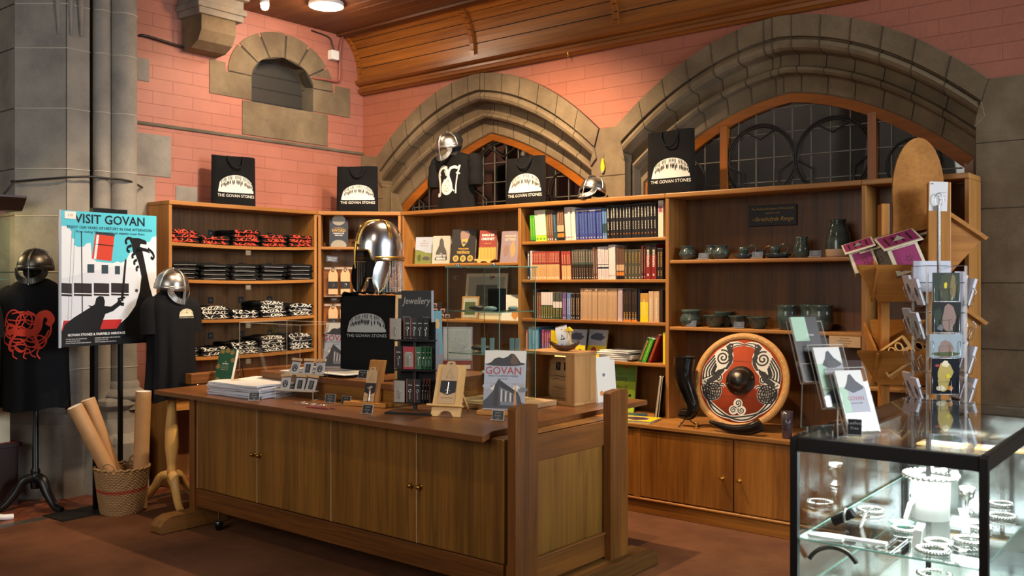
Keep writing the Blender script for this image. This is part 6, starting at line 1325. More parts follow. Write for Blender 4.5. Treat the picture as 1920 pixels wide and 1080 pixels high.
def tagcard(name, t, loc, tilt, w, h, kind):
    m = MB(); pts = [(-w/2, 0), (w/2, 0), (w/2, h*.84), (w*.28, h*.93), (w*.22, h), (-w*.22, h), (-w*.28, h*.93), (-w/2, h*.84)]
    m.prism(pts, -.003, 0, 'kraft', axis='y'); m.box(-w*.09, -.0036, h*.93, w*.09, -.003, h*.955, 'c_dark')
    m.ribbon([(-w*.24, h*.60), (0, h*.83), (w*.24, h*.60)], .0018, lambda a, b: (a, -.0035, b), 'c_char', closed=True); m.ribbon([(-w*.14, h*.62), (0, h*.76), (w*.14, h*.62)], .0012, lambda a, b: (a, -.0035, b), 'c_char', closed=True)
    m.poly([(-w/2, h*.27), (0, h*.20), (w/2, h*.27), (w/2, h*.54), (-w/2, h*.54)], lambda a, b: (a, -.0037, b), 'black_card')
    m.text('GOVAN STONES', w*.10, lambda a, b: (a, -.0038, b+h*.12), 'c_char')
    c = m.build('kraft_card', t); c.location = loc; c.rotation_euler = (-tilt, 0, 0)
    m = MB()
    if kind == 'stud':
        for sx in (-.13, .15): m.lathe([(0, .006), (w*.1, .003), (w*.12, 0)], c=(0, 0, 0), mat='silver', n=12); 
        for q, (a, b) in enumerate(((-.10*w, h*.40), (.12*w, h*.43))): m.tube([(a+w*.09*math.cos(i*PI/6), -.006, b+w*.09*math.sin(i*PI/6)) for i in range(12)], w*.03, 'silver', 6, closed=True); m.tube([(a-w*.06, -.007, b), (a+w*.06, -.007, b)], w*.03, 'silver', 6)
        m.v = [v if abs(v[1]) > .004 else (v[0], -.004, h*.4) for v in m.v]
    else:
        m.tube([(0, -.006, h*.26), (0, -.007, h*.50)], w*.035, 'silver', 8); m.tube([(-w*.16, -.006, h*.30), (0, -.007, h*.33), (w*.16, -.006, h*.30)], w*.03, 'silver', 8); m.tube([(-w*.07, -.007, h*.24), (w*.07, -.007, h*.24)], w*.04, 'silver', 8)
    m.build('pendant', c)
r = thing('pendant_stand', 'narrow upright wooden stand with kraft card of silver earrings', 'display stand', (-4.07, 3.67, Z0), FACE-.42)
m = MB(); m.box(-.16, -.055, 0, .13, .05, .024, 'stand_x'); m.build('base', r, bevel=.003)
m = MB(); m.hexa([(-.046, -.015, .024), (.056, -.015, .024), (.056, .012, .024), (-.046, .012, .024), (-.044, .055, .262), (.056, .055, .262), (.056, .082, .262), (-.044, .082, .262)], 'stand_z'); m.build('backboard', r, bevel=.002)
tagcard('c', r, (-.008, -.019, .025), .28, .072, .205, 'stud')
# revolving jewellery rack
r = thing('jewellery_rack', 'black counter rack headed Jewellery filled with carded necklaces', 'display rack', (-3.700, 3.665, Z0), FACE-.30)
m = MB(); m.box(-.13, -.13, 0, .15, .13, .008, 'black_matte'); m.box(-.105, -.10, .008, .12, .10, .010, 'slab_x'); m.build('base', r)
m = MB(); m.box(-.02, .008, .008, .0, .026, .60, 'black_paint'); m.box(-.105, .03, .05, .105, .04, .50, 'black_matte'); m.build('frame', r)
m = MB(); m.box(-.085, .0, .50, .095, .006, .675, 'black_card'); m.text('Jewellery', .056, plane((.005, -.001, .60), (1, 0, 0), (0, 0, 1)), 'label_text', xs=.78, shear=.25); m.text('Hand made', .010, plane((-.055, -.001, .525), (1, 0, 0), (0, 0, 1)), 'label_text'); m.text('in pewter', .010, plane((.065, -.001, .525), (1, 0, 0), (0, 0, 1)), 'label_text'); m.box(.095, -.001, .50, .103, .014, .675, 'c_sky'); m.build('header_board', r)
for z in (.055, .235, .40):
    m = MB(); m.box(-.115, -.035, z-.008, .115, .03, z, 'black_matte'); m.tube([(-.115, -.036, z+.02), (.115, -.036, z+.02)], .002, 'black_paint', 6); m.build('tier', r)
rnd = random.Random(2); k = 0
def jpack(p, kind, lab, rzz=0.0, w=.042, h=.125):
    q = Matrix.Translation(r.location) @ rz3(FACE-.30) @ Vector(p)
    t = thing('jewellery_card', lab, 'jewellery card', q, FACE-.30+rzz, 'carded necklaces on the jewellery rack')
    cm = {'dark': 'black_card', 'green': 'bk_dkgreen2' if flatm('bk_dkgreen2', '#2b5a38', .45) else '', 'red': 'c_red', 'film': 'label_text'}[kind]
    m = MB(); m.box(-w/2, -.002, 0, w/2, 0, h, cm); m.box(-w/2-.004, -.002, 0, -w/2, .012, h, 'bk_copper' if flatm('bk_copper', '#a0523a', .5) else '')
    if kind == 'red': m.box(-w*.42, -.003, .012, w*.42, -.002, h*.72, 'c_pale2')
    m.box(-w*.3, -.003, h*.72, w*.3, -.002, h*.76, 'label_text'); m.build('card', t)
    m = MB(); m.tube([(0, -.005, h*.15), (0, -.006, h*.42)], .0035, 'silver', 6); m.tube([(.008*math.cos(i*PI/4), -.005, h*.5+.008*math.sin(i*PI/4)) for i in range(8)], .0018, 'silver', 5, closed=True); m.build('pendant', t)
    if kind == 'film': m = MB(); m.box(-w*.55, -.010, -.004, w*.55, -.008, h*1.06, 'film'); m.build('bag', t)
jpack((-.10, -.045, .405), 'film', 'bagged pewter brooch at the upper left of the jewellery rack', w=.065, h=.115)
for q, x in enumerate((-.035, .005, .04, .075)): jpack((x, -.03+.0, .405), 'dark', 'black carded pendant on the top tier of the jewellery rack', rnd.uniform(-.1, .1), .036, .12)
jpack((-.085, -.04, .24), 'dark', 'black carded pendant at the left of the middle tier')
jpack((-.02, -.045, .24), 'red', 'red edged bagged brooch in the middle tier', w=.06, h=.125)
for q, x in enumerate((.035, .062, .078, .094)): jpack((x, -.04+.006*q, .24), 'green', 'green carded pendant at the right of the middle tier', -.5 if q else 0, .036, .125)
jpack((-.075, -.05, .055), 'film', 'bagged brooch at the lower left of the jewellery rack', w=.062, h=.12)
for q, x in enumerate((-.015, .03)): jpack((x, -.04, .055), 'dark', 'black carded pendant, %s one of the pair on the bottom tier' % ('left', 'right')[q], 0, .036, .13)
for q, x in enumerate((.062, .078, .094)): jpack((x, -.035, .055), 'dark', 'edge on black card at the right of the bottom tier', -1.0, .036, .13)
# wooden easel with sword pendant card
r = thing('pendant_easel', 'pale wooden easel with kraft card of a silver sword pendant', 'easel', (-3.44, 3.63, Z0), FACE-.32)
m = MB(); m.M = Matrix.Rotation(-.32, 4, 'X')
m.prism([(-.085, .0), (-.045, .0), (-.03, .022), (-.01, .03), (.012, .03), (.03, .022), (.045, .0), (.085, .0), (.085, .285), (-.075, .285)], 0, .014, 'beech_z', axis='y'); m.build('board', r, bevel=.002)
m = MB(); m.M = Matrix.Rotation(-.32, 4, 'X'); m.box(-.105, -.03, .05, .10, .0, .062, 'beech_x'); m.build('ledge', r, bevel=.002)
m = MB(); m.tube([(.02, .10, .20), (.05, .22, .008)], .008, 'beech_y', 8); m.build('rear_leg', r)
q = bpy.data.objects.new('x', None); bpy.data.objects.remove(q)
tagcard('c', r, (.0, .017, .066), .34, .092, .235, 'sword')
# large GOVAN book
def art_govan(m, fn, w, h):
    rect(m, fn, 0, 0, 1, 1, 'c_cloud'); rect(m, fn, 0, .78, 1, 1, 'c_white', .0002); rect(m, fn, 0, .45, 1, .76, 'c_sky', .0001)
    m.poly([(.02, .755), (.16, .80), (.24, .86), (.34, .885), (.46, .87), (.56, .90), (.64, .95), (.72, .945), (.80, .88), (.88, .80), (.98, .79), (.98, .77), (.8, .745), (.5, .735), (.2, .74)], lambda a, b: fn(a, b, .0004), 'c_charn' if flatm('c_charn', '#2b2a2f', .5) else '')
    m.poly([(.62, .80), (.68, .93), (.74, .92), (.80, .84), (.84, .78), (.7, .76)], lambda a, b: fn(a, b, .0005), 'c_brn' if flatm('c_brn', '#5a4436', .5) else '')
    for i in range(6): blob(m, fn, .1+.17*i, .40-.03*(i % 3), .12, .045, ('c_sky', 'c_white', 'c_mid')[i % 3], .0002, seed=i)
    m.poly([(.0, .02), (1, .02), (1, .10), (.93, .14), (.90, .22), (.84, .30), (.52, .44), (.36, .52), (.28, .42), (.24, .32), (.10, .20), (0, .14)], lambda a, b: fn(a, b, .0005), 'c_navy')
    m.poly([(.40, .38), (.80, .26), (.84, .08), (.42, .08)], lambda a, b: fn(a, b, .0007), 'c_mid')
    m.poly([(.37, .50), (.52, .44), (.84, .30), (.78, .26), (.42, .385)], lambda a, b: fn(a, b, .0008), 'c_charn')
    for i in range(7): rect(m, fn, .43+i*.055, .14, .455+i*.055, .34-i*.014, 'c_charn' if i % 2 else 'c_white', .0009)
    m.poly([(.24, .06), (.36, .06), (.36, .50), (.28, .40)], lambda a, b: fn(a, b, .0008), 'c_charn')
    T(m, fn, 'GOVAN', .47, .60, .058, 'c_red', w, h, off=.0008, bold=.01); T(m, fn, 'AND ITS CARVED STONES', .47, .555, .0145, 'c_navy', w, h, off=.0008); T(m, fn, 'Anne Ritchie', .47, .51, .010, 'c_navy', w, h, off=.0008)
    m.poly([(.755, .08), (.80, .08), (.795, .30), (.775, .46), (.76, .30)], lambda a, b: fn(a, b, .0011), 'c_orange')
r = thing('book_rest', 'low wooden block holding the large book upright', 'book rest', (-3.24, 3.87, Z0), FACE-.28)
m = MB(); m.box(-.14, -.03, 0, .13, .06, .022, 'stand_x'); m.build('block', r, bevel=.003)
gb = cover_book('large book titled GOVAN with grey church and rock cover photograph', (-3.255, 3.895, Z0+.023), FACE-.25, .232, .325, .022, 'c_cloud', .16, art_govan, edge='white')
cover_book('grey book titled GOVAN leaning against the black bag on the step', (-5.03, 4.20, Z1), FACE-.22, .19, .31, .018, 'c_cloud', .22, art_govan, edge='white')
# flat prints on the step
for k in range(4):
    def art_pr(m, fn, w, h): rect(m, fn, .1, .15, .9, .85, 'c_pale'); blob(m, fn, .5, .5, .25, .22, 'c_cloud', .0002)
    lb = ('bottom print of the spread of white prints on the raised step', 'second print of the spread on the raised step', 'upper print with brown picture spread on the raised step', 'front print sticking out over the edge of the raised step')[k]
    o = flatbook(lb, ((-4.92, 3.92), (-4.78, 3.90), (-4.86, 3.95), (-4.55, 3.86))[k]+(Z1+.006*k,), (.1, -.12, .3, -.05)[k], .36, .25, .005, 'white', art_pr, name='print_sheet', group='white prints spread on the raised step'); o['category'] = 'print'
# black draped box with bag and the great helmet
bz = FACE-.20
r = thing('draped_box', 'black cloth covered box with the white stone print carrying the great helmet', 'display box', (-4.573, 4.105, Z1), bz)
m = MB(); m.box(-.185, -.02, .0, .185, .23, .50, 'black_cloth'); m.build('box', r, bevel=.012)
m = MB(); fF = lambda a, b, off=0: (a, -.024-off-.006*math.sin(b*14)*.3, b)
m.grid(lambda u, v: (lambda a, b: (a*(1+.0*b), -.0245-.005*math.sin(a*20+1)*(1-b/.5)-.002*math.sin(b*26), b))((u-.5)*.378, v*.49+.002), 24, 24, 'black_cloth')
m.build('bag_panel', r)
m = MB(); dome_logo(m, lambda a, b, off=0: (a, -.034-off, b), -.005, .265, .265, 'print_grey', 'black_cloth', seed=12); m.build('logo_print', r, label='grey white stone print lettered THE GOVAN STONES')
m = MB(); rnd = random.Random(3); m.grid(lambda u, v: ((u-.5)*.46+.01, .105+(v-.5)*.30, .508+.010*math.sin(u*17)*math.sin(v*13)+(.012 if abs(u-.5) < .4 else -.012*abs(u-.5)*9)), 26, 18, 'navy_black'); m.build('drape', r)
hr = thing('great_helmet', 'large polished steel helmet with brass crests, cheek plates and mail curtain', 'helmet', (Matrix.Translation((-4.56, 4.115, Z1)) @ rz3(bz) @ Vector((.015, .10, .780))), bz-.66)
R = .148
def dome(u, v, off=0):   # u around 0..1, v 0 bottom..1 top
    a = 2*PI*u; t = v*PI/2; rr = R*(math.cos(t)**.72 if v < 1 else 0)
    return ((rr+off)*math.sin(a)*.96, -(rr+off)*math.cos(a)*1.16, .02+(R*1.33+off)*math.sin(t)*1.0)
def dlow(u):  # lower edge height: eye opening at the front
    a = (u+.5) % 1-.5; aa = abs(a)*2*PI
    return .055 if aa < .62 else (-.045 if aa > .80 else .055-(aa-.62)/.18*.10)
m = MB(); m.grid(lambda u, v: dome(u, v), 72, 30, 'steel_polish', cu=True)
def skirt(u, v, off=0): z = dlow(u)*v+.02*(1-v) if dlow(u) < .02 else .02; p = dome(u, 0, off); return (p[0], p[1], z)
m.grid(skirt, 96, 4, 'steel_polish', cu=True); m.build('dome', hr)
# the front opening is dark lining inside
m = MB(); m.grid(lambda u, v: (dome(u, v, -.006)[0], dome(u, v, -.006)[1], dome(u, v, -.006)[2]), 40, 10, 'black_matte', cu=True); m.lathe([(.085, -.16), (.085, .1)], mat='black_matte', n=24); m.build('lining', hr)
m = MB(); E = [(skirt(u/96, 1, .002)) for u in range(96)]; m.tube([(p[0], p[1], p[2]) for p in E], .0055, 'brass', 8, closed=True)
Bv = [(p[0]*1.01, p[1]*1.01, p[2]+.018) for p in [skirt(u/96, 1, .001) for u in range(14, 83)]]; m.tube(Bv, .011, 'brass', 8, flat=.3); m.build('brow_edge', hr, label='brass rim')
m = MB()
for off in (-.012, .012):
    m.tube([(off, p[1], p[2]) for p in [dome(0, i/20, .003) for i in range(21)]]+[(off, p[1], p[2]) for p in [dome(.5, 1-i/20, .003) for i in range(14)]], .0045, 'brass', 8)
m.build('crest', hr, label='brass crest')
m = MB()
for s in (.25, .75): m.tube([dome(s, .25+i/20*.75, .003) for i in range(21)], .006, 'brass', 8); m.tube([(p[0], p[1]+.012, p[2]) for p in [dome(s, .25+i/20*.7, .003) for i in range(21)]], .0035, 'brass', 8)
m.build('side_crest', hr, label='brass side crest')
m = MB(); yF = dome(0, 0)[1]; m.tube([(0, yF-.004, .075), (0, yF-.012, .02), (0, yF-.014, -.05), (0, yF-.010, -.10)], [.014, .013, .012, .010], 'brass', 10, flat=.55); m.tube([(-.03, yF*.97, .045), (0, yF-.010, .06), (.03, yF*.97, .045)], .008, 'brass', 8); m.build('nasal', hr, label='brass nose guard')
for s in (-1, 1):
    def cheek(u, v): # v down
        wv = .060*math.sin(PI*min(1, v*.86+.20))**.55+.004
        x = s*(R*.97-.004-.015*v); yy = -.055+(u-.5)*2*wv-.035*v; x += s*.010*math.cos((u-.5)*PI)
        return (x, yy, -.056-.215*v)
    m = MB(); m.grid(cheek, 10, 18, 'steel_polish'); m.grid(lambda u, v: (cheek(u, v)[0]-s*.003, cheek(u, v)[1], cheek(u, v)[2]), 10, 18, 'black_matte'); c = m.build('cheek_plate', hr)
    m = MB(); m.tube([cheek(1, i/16) for i in range(17)]+[cheek(1-i/6, 1) for i in range(7)], .004, 'brass', 8); m.tube([(cheek(.5, 0)[0], cheek(.5, 0)[1]-.015, -.045), (cheek(.5, 0)[0], cheek(.5, 0)[1]+.015, -.045)], .006, 'silver', 8); m.build('edge', c, label='brass edge')
m = MB()
for k in range(17):
    z = -.055-k*.0125; rr = R*(1.0+.0015*k*1.2)
    for q in range(30):
        a = -PI*.42+q*PI*.84*2/29*.5*2 if False else (.30+q/29*1.40)*PI-PI/2+PI/2
        x = rr*math.sin(a)*.93; y = -rr*math.cos(a)*1.08
        m.tube([(x+.0065*math.cos(b)*math.cos(a), y+.0065*math.cos(b)*math.sin(a), z+.0065*math.sin(b)+(.003 if q % 2 else 0)) for b in [i*PI/4 for i in range(8)]], .0017, 'silver', 4, closed=True)
o = m.build('mail_curtain', hr, label='curtain of linked steel mail rings'); o['kind'] = 'stuff'
m = MB(); m.lathe([(.085, 0), (.09, .02), (.07, .05), (.07, .1)], c=(0, 0, -.265), mat='black_matte', n=28); m.build('inner_stand', hr)
# wood framed board behind the rack, books on the step
r = thing('framed_board', 'pale wooden framed board standing behind the jewellery rack', 'board', (-4.06, 3.95, Z1), FACE-.12, rot=(-.06, 0, FACE-.12))
m = MB(); m.box(-.07, 0, 0, .07, .012, .50, 'black_card'); m.box(-.08, -.004, 0, -.062, .014, .51, 'beech_z'); m.box(-.08, -.004, .49, .08, .014, .512, 'beech_x'); m.build('board', r, bevel=.003)
def art_teal(m, fn, w, h): rect(m, fn, 0, 0, 1, 1, 'c_teal'); blob(m, fn, .5, .78, .25, .09, 'bk_gold', .0003, seed=2); rect(m, fn, 0, 0, 1, .28, 'c_mid', .0002); m.text('WHERE ARE YOU', .02, lambda a, b: fn(.62-b/w, .25+a/h, .0006), 'c_red', align='LEFT', bold=.02)
cover_book('teal guide book with red vertical lettering beside the jewellery rack', (-4.27, 4.44, Z1), FACE+.6, .075, .40, .02, 'c_teal', .05, art_teal)
def art_grey(m, fn, w, h):
    rect(m, fn, 0, 0, 1, 1, 'c_cloud'); rect(m, fn, 0, 0, 1, .22, 'c_brick', .0002); rect(m, fn, .04, .26, .96, .95, 'c_white2' if flatm('c_white2', '#b3b3ae', .5) else '', .0003); rect(m, fn, .70, .03, .95, .12, 'c_white', .0004)
    rnd = random.Random(3)
    for i in range(14): m.ribbon([(rnd.uniform(.05, .95), rnd.uniform(.28, .93)) for q in range(4)], .003, lambda a, b: fn(a, b, .0006), 'c_mid')
cover_book('grey map like print with red foot standing behind the easel', (-4.23, 4.58, Z1), FACE-.05, .20, .29, .02, 'c_cloud', .10, art_grey)
# base board, glass showcase
r = thing('base_board', 'thick pale wooden base board under the glass showcase', 'board', (-3.50, 4.17, Z0), 0)
m = MB(); m.box(-.25, -.22, 0, .25, .21, .032, 'ply_x'); m.build('board', r, bevel=.003)
r = thing('glass_showcase', 'small frameless glass showcase with two shelves on the counter', 'showcase', (-3.57, 4.165, Z0+.033), 0)
W_, D_, H_ = .40, .33, .775
gp = lambda nm, *a: (lambda m: (m.box(*a, 'glass'), m.build(nm, r)))(MB())
gp('front_pane', -W_/2, -D_/2, 0, W_/2, -D_/2+.004, H_); gp('back_pane', -W_/2, D_/2-.004, 0, W_/2, D_/2, H_); gp('side_pane', -W_/2, -D_/2, 0, -W_/2+.004, D_/2, H_); gp('side_pane', W_/2-.004, -D_/2, 0, W_/2, D_/2, H_)
m = MB(); m.box(-W_/2-.01, -D_/2-.01, H_, W_/2+.01, D_/2+.01, H_+.006, 'glass'); 
for p, q in (((-W_/2-.01, -D_/2-.01), (W_/2+.01, -D_/2-.01)), ((W_/2+.01, -D_/2-.01), (W_/2+.01, D_/2+.01)), ((-W_/2-.01, -D_/2-.01), (-W_/2-.01, D_/2+.01)), ((-W_/2-.01, D_/2+.01), (W_/2+.01, D_/2+.01))): m.tube([p+(H_+.003,), q+(H_+.003,)], .0035, 'glass_edge', 6)
m.build('top_pane', r)
m = MB()
for x in (-W_/2, W_/2):
    for y in (-D_/2, D_/2): m.tube([(x, y, 0), (x, y, H_)], .0028, 'glass_edge', 6)
m.build('pane_edges', r, label='greenish glass edges')
for z in (.27, .515):
    m = MB(); m.box(-W_/2+.006, -D_/2+.006, z, W_/2-.006, D_/2-.006, z+.006, 'glass'); m.tube([(-W_/2+.006, -D_/2+.006, z+.003), (W_/2-.006, -D_/2+.006, z+.003), (W_/2-.006, D_/2-.006, z+.003), (-W_/2+.006, D_/2-.006, z+.003)], .0032, 'glass_edge', 6, closed=True); m.build('glass_shelf', r)
for x in (-.14, .14):
    m = MB(); m.lathe([(.012, 0), (.014, .004), (.014, .012), (0, .016)], c=(x, -D_/2+.02, H_+.006), mat='chrome', n=16); m.build('fixing', r)
    m = MB(); m.cyl((x, -D_/2-.004, H_-.06), (x, -D_/2+.02, H_-.06), .010, 'chrome'); m.build('fixing', r)
sb = Vector((-3.57, 4.165, Z0+.033))
def small(name, lab, cat, p, mb, rz=0, group=None): o = mb.build(name); o.location = sb+Vector(p); o.rotation_euler = (0, 0, rz); return tag(o, lab, cat, group)
m = MB(); m.box(-.045, -.03, 0, .045, .03, .13, 'black_cloth'); small('velvet_block', 'black velvet block on the upper glass shelf', 'display block', (.0, .05, .522), m)
for k, (x, y, z) in enumerate(((-.10, -.02, .522), (.06, -.08, .522), (.14, .03, .522))):
    m = MB(); m.grid(lambda u, v: ((.045-.01*k)*math.cos(2*PI*u)*math.sin(PI*v)*1.3, .03*math.sin(2*PI*u)*math.sin(PI*v), .014+.014*math.cos(PI*v)), 14, 8, ('iron', 'c_teal2', 'c_teal2')[k] if flatm('c_teal2', '#6d8a8c', .4) else '', cu=True); small('carved_stone', ('dark flat carved stone on the upper glass shelf', 'pale blue carved stone before the velvet block', 'small pale blue carved stone at the right of the upper glass shelf')[k], 'stone', (x, y, z), m)
for k, (x, y) in enumerate(((-.02, -.05), (.03, -.03), (.14, .02), (.165, .04))):
    m = MB(); m.box(-.012, -.006, 0, .012, .006, .085, 'c_teal2'); small('glass_block', ('left block of the front pair of blue grey blocks, lower glass shelf', 'right block of the front pair of blue grey blocks, lower glass shelf', 'left block of the rear pair of blue grey blocks, lower glass shelf', 'right block of the rear pair of blue grey blocks, lower glass shelf')[k], 'block', (x, y, .277), m, .3)
m = MB(); m.grid(lambda u, v: (.08*math.cos(2*PI*u)*math.sin(PI*v), .05*math.sin(2*PI*u)*math.sin(PI*v), .018+.018*math.cos(PI*v)), 14, 8, 'iron', cu=True); small('carved_stone', 'dark green flat stone on the lower glass shelf', 'stone', (-.09, .02, .277), m)
r = thing('drinking_mug', 'black glazed mug standing inside the glass showcase', 'mug', tuple(sb+Vector((-.02, .03, 0))), 0); m = MB(); m.lathe([(0, 0), (.05, 0), (.05, .012), (.03, .02), (.055, .07), (.062, .15), (.058, .15), (.05, .07), (0, .03)], mat='black_paint', n=28); m.build('body', r); m = MB(); m.lathe([(.061, .148), (.066, .152), (.062, .162), (.056, .155)], mat='white', n=28); m.build('rim', r)
# crate
r = thing('wooden_crate', 'open fronted pale wooden crate on the counter with a carved board inside', 'crate', (-3.32, 4.51, Z0), 0)
w_, d_, h_ = .37, .22, .31; t = .02
for a, nm in (((-w_/2, -d_/2, 0, w_/2, d_/2, t, 'pine_x'), 'bottom_board'), ((-w_/2-.004, -d_/2-.004, h_-t, w_/2+.004, d_/2+.004, h_, 'pine_x'), 'top_board'), ((-w_/2, -d_/2, t, -w_/2+t, d_/2, h_-t, 'pine_z'), 'side_board'), ((w_/2-t, -d_/2, t, w_/2, d_/2, h_-t, 'pine_z'), 'side_board'), ((-w_/2+t, d_/2-.012, t, w_/2-t, d_/2, h_-t, 'pine_x'), 'back_board')):
    m = MB(); m.box(*a); m.build(nm, r, bevel=.002)
m = MB(); m.box(w_/2-t-.045, -d_/2-.001, t, w_/2-t, -d_/2+.012, h_-t, 'pine_z'); m.build('front_stile', r)
r = thing('carved_board', 'carved wooden game board with dark knot motifs inside the crate', 'carving', (-3.31, 4.545, Z0+t+.001), 0, rot=(-.08, 0, .04))
m = MB(); pts = [(-.12, .02), (-.10, 0), (.10, 0), (.12, .02), (.12, .22), (.10, .245), (-.10, .245), (-.12, .22)]; m.prism(pts, 0, .03, 'ply_x', axis='y'); m.build('board', r)
m = MB()
for x in (-.06, .0, .06): m.box(x-.017, -.001, .165, x+.017, 0, .215, 'iron'); m.tube([(x-.006, -.002, .17), (x+.006, -.002, .19), (x-.006, -.002, .21)], .002, 'brass', 6)
for x in (-.09, -.03, .03, .09):
    for z in (.175, .205): m.lathe([(0, 0), (.004, 0), (.004, .001)], c=(x, -.001, z), mat='iron', n=10)
for z in (.13, .11, .06): m.tube([(-.09+i*.01, -.001, z+.004*math.sin(i*.7)) for i in range(19)], .0012, 'iron', 5)
m.build('inlay', r); m = MB(); m.box(-.09, -.0, .247, .09, .006, .254, 'lamp_strip' if flatm('lamp_strip', '#ffcf70', .5, emit=2.5) else ''); m.build('light_strip', r, label='yellow lit strip')
# toy longship
r = thing('toy_longship', 'small carved toy longship with white sail standing on the crate', 'ornament', (-3.27, 4.48, Z0+h_+.001), FACE-.35)
m = MB(); n = 14; vs = []; 
def hull(u, v):
    x = (u-.5)*.17; s_ = max(.02, 1-(abs(u-.5)*2)**2.2); yb = .026*s_*math.sin(PI*(v)); 
    return (x, (-.028*s_+.056*s_*v), .002+.040*(abs(u-.5)*2)**3+.035*(abs(v-.5)*2)**2*(.6+.4*s_))
m.grid(hull, 20, 8, 'mahog2' if flatm('mahog2', '#4a2c1c', .35, var=.4, vscale=40) else ''); m.build('hull', r, solid=.004)
m = MB(); m.tube(spline([(-.082, 0, .035), (-.095, 0, .06), (-.088, 0, .072)], 4), .004, 'mahog2', 8); m.tube(spline([(.082, 0, .035), (.092, 0, .058), (.08, 0, .066)], 4), .004, 'mahog2', 8); m.build('stem_posts', r)
m = MB(); m.cyl((-.012, 0, .01), (-.012, 0, .145), .003, 'mahog2', n=8); m.cyl((-.055, 0, .140), (.015, 0, .158), .003, 'mahog2', n=8); m.build('mast', r)
m = MB(); sail = lambda u, v: (-.055+u*.070+.02*(1-v)*u+.02*(1-v), -.012*math.sin(PI*v), .035+v*(.105+.016*u)); m.grid(sail, 8, 8, 'white'); sl = m.build('sail', r)
m = MB(); m.ribbon([(.3, .3), (.45, .55), (.6, .35)], .08, lambda a, b: (sail(a, b)[0], sail(a, b)[1]-.001, sail(a, b)[2]), 'black_card', closed=True); m.ribbon([(.5, .3), (.5, .85)], .07, lambda a, b: (sail(a, b)[0], sail(a, b)[1]-.001, sail(a, b)[2]), 'black_card'); m.build('sail_emblem', sl)
m = MB(); m.box(.02, -.012, .075, .028, .012, .125, 'beech_z'); m.prism([(.005, .120), (.055, .120), (.045, .132), (.031, .145), (.018, .134)], -.015, .015, 'yellow', axis='y'); m.box(.035, -.01, .02, .043, .01, .12, 'beech_z'); m.build('figure_post', r)
# pale books between crate and post
for k in range(2):
    def art_w(m, fn, w, h): rect(m, fn, 0, 0, 1, 1, 'c_white'); blob(m, fn, .3, .2, .12, .06, 'c_orange', .0003, seed=3); blob(m, fn, .5, .6, .1, .04, 'c_mid', .0003, seed=5)
    cover_book(('pale illustrated book leaning beside the crate', 'second pale book leaning behind the first beside the crate')[k], (-3.11+.0*k, 4.68+.05*k, Z0), FACE+.75, .13, .27-.02*k, .02, 'c_white', .08, art_w, spine='white', edge='white')
# ============================================================ GLASS DISPLAY COUNTER (right foreground)
cx_l, cx_r, cy_f, cy_b, ct = -1.475, -.765, 3.53, 5.10, 1.0
ca = math.radians(1.2)
r = thing('display_counter', 'black framed glass display counter full of silver jewellery', 'display cabinet', (cx_l, cy_f, 0), ca)
W_, D_ = cx_r-cx_l, cy_b-cy_f; q = .030
for (x, y) in ((0, 0), (W_-q, 0), (0, D_-q), (W_-q, D_-q)):
    m = MB(); m.box(x, y, 0, x+q, y+q, ct-.012, 'black_paint'); m.build('corner_post', r, bevel=.002)
for nm, a in (('front_rail', (q, .0, ct-.062, W_-q, q, ct-.008)), ('back_rail', (q, D_-q, ct-.062, W_-q, D_, ct-.008)), ('side_rail', (0, q, ct-.062, q, D_-q, ct-.008)), ('side_rail', (W_-q, q, ct-.062, W_, D_-q, ct-.008)),
              ('bottom_rail', (0, 0, .10, W_, q, .16)), ('bottom_rail', (0, 0, .10, q, D_, .16)), ('bottom_rail', (W_-q, 0, .10, W_, D_, .16))):
    m = MB(); m.box(*a, 'black_paint'); m.build(nm, r, bevel=.002)
m = MB(); m.box(.012, .012, ct-.010, W_-.012, D_-.012, ct, 'glass_top'); m.build('top_pane', r)
m = MB(); m.box(q, .008, .16, W_-q, .013, ct-.062, 'glass'); m.build('front_pane', r)
m = MB(); m.box(W_-.013, q, .16, W_-.008, D_-q, ct-.062, 'glass_top'); m.build('side_pane', r)
m = MB(); m.box(.008, q, .16, .013, D_-q, ct-.062, 'glass_top'); m.build('side_pane', r)
m = MB(); m.box(q, D_-.016, .16, W_-q, D_-.010, ct-.062, 'mirror_soft' if flatm('mirror_soft', '#a5abad', .12, metal=1) else ''); m.build('back_mirror', r, label='mirrored back panel')
m = MB(); m.box(.01, .01, .14, W_-.01, D_-.01, .165, 'deck' if flatm('deck', '#c9c7c4', .5) else ''); m.box(.01, .01, 0, W_-.01, D_-.01, .10, 'black_paint'); m.build('deck', r)
for zz in (.595, .38):
    m = MB(); m.box(.022, .022, zz-.008, W_-.022, D_-.022, zz, 'glass'); m.tube([(.022, .020, zz-.004), (W_-.022, .020, zz-.004)], .0045, 'glass_edge', 6); m.tube([(W_-.02, .02, zz-.004), (W_-.02, D_-.02, zz-.004)], .004, 'glass_edge', 6); m.tube([(.022, .02, zz-.004), (.022, D_-.02, zz-.004)], .004, 'glass_edge', 6); m.build('glass_shelf', r)
m = MB(); m.box(.34, D_*.42, .165, .36, D_*.42+.012, ct-.062, 'black_paint'); m.build('mullion', r)
for x in (.034, W_-.044):
    m = MB(); m.box(x+.002, .06, ct-.0755, x+.008, D_-.06, ct-.0745, 'led'); m.box(x-.003, .055, ct-.0745, x+.013, D_-.055, ct-.060, 'black_paint'); m.build('led_strip', r, label='bright white strip light')
for (x, y) in ((.18, .45), (.52, .45), (.18, 1.1), (.52, 1.1)): pass
CM = Matrix.Translation((cx_l, cy_f, 0)) @ rz3(ca)
def cth(name, lab, cat, p, rz=0, group=None): return thing(name, lab, cat, tuple(CM @ Vector(p)), ca+rz, group)
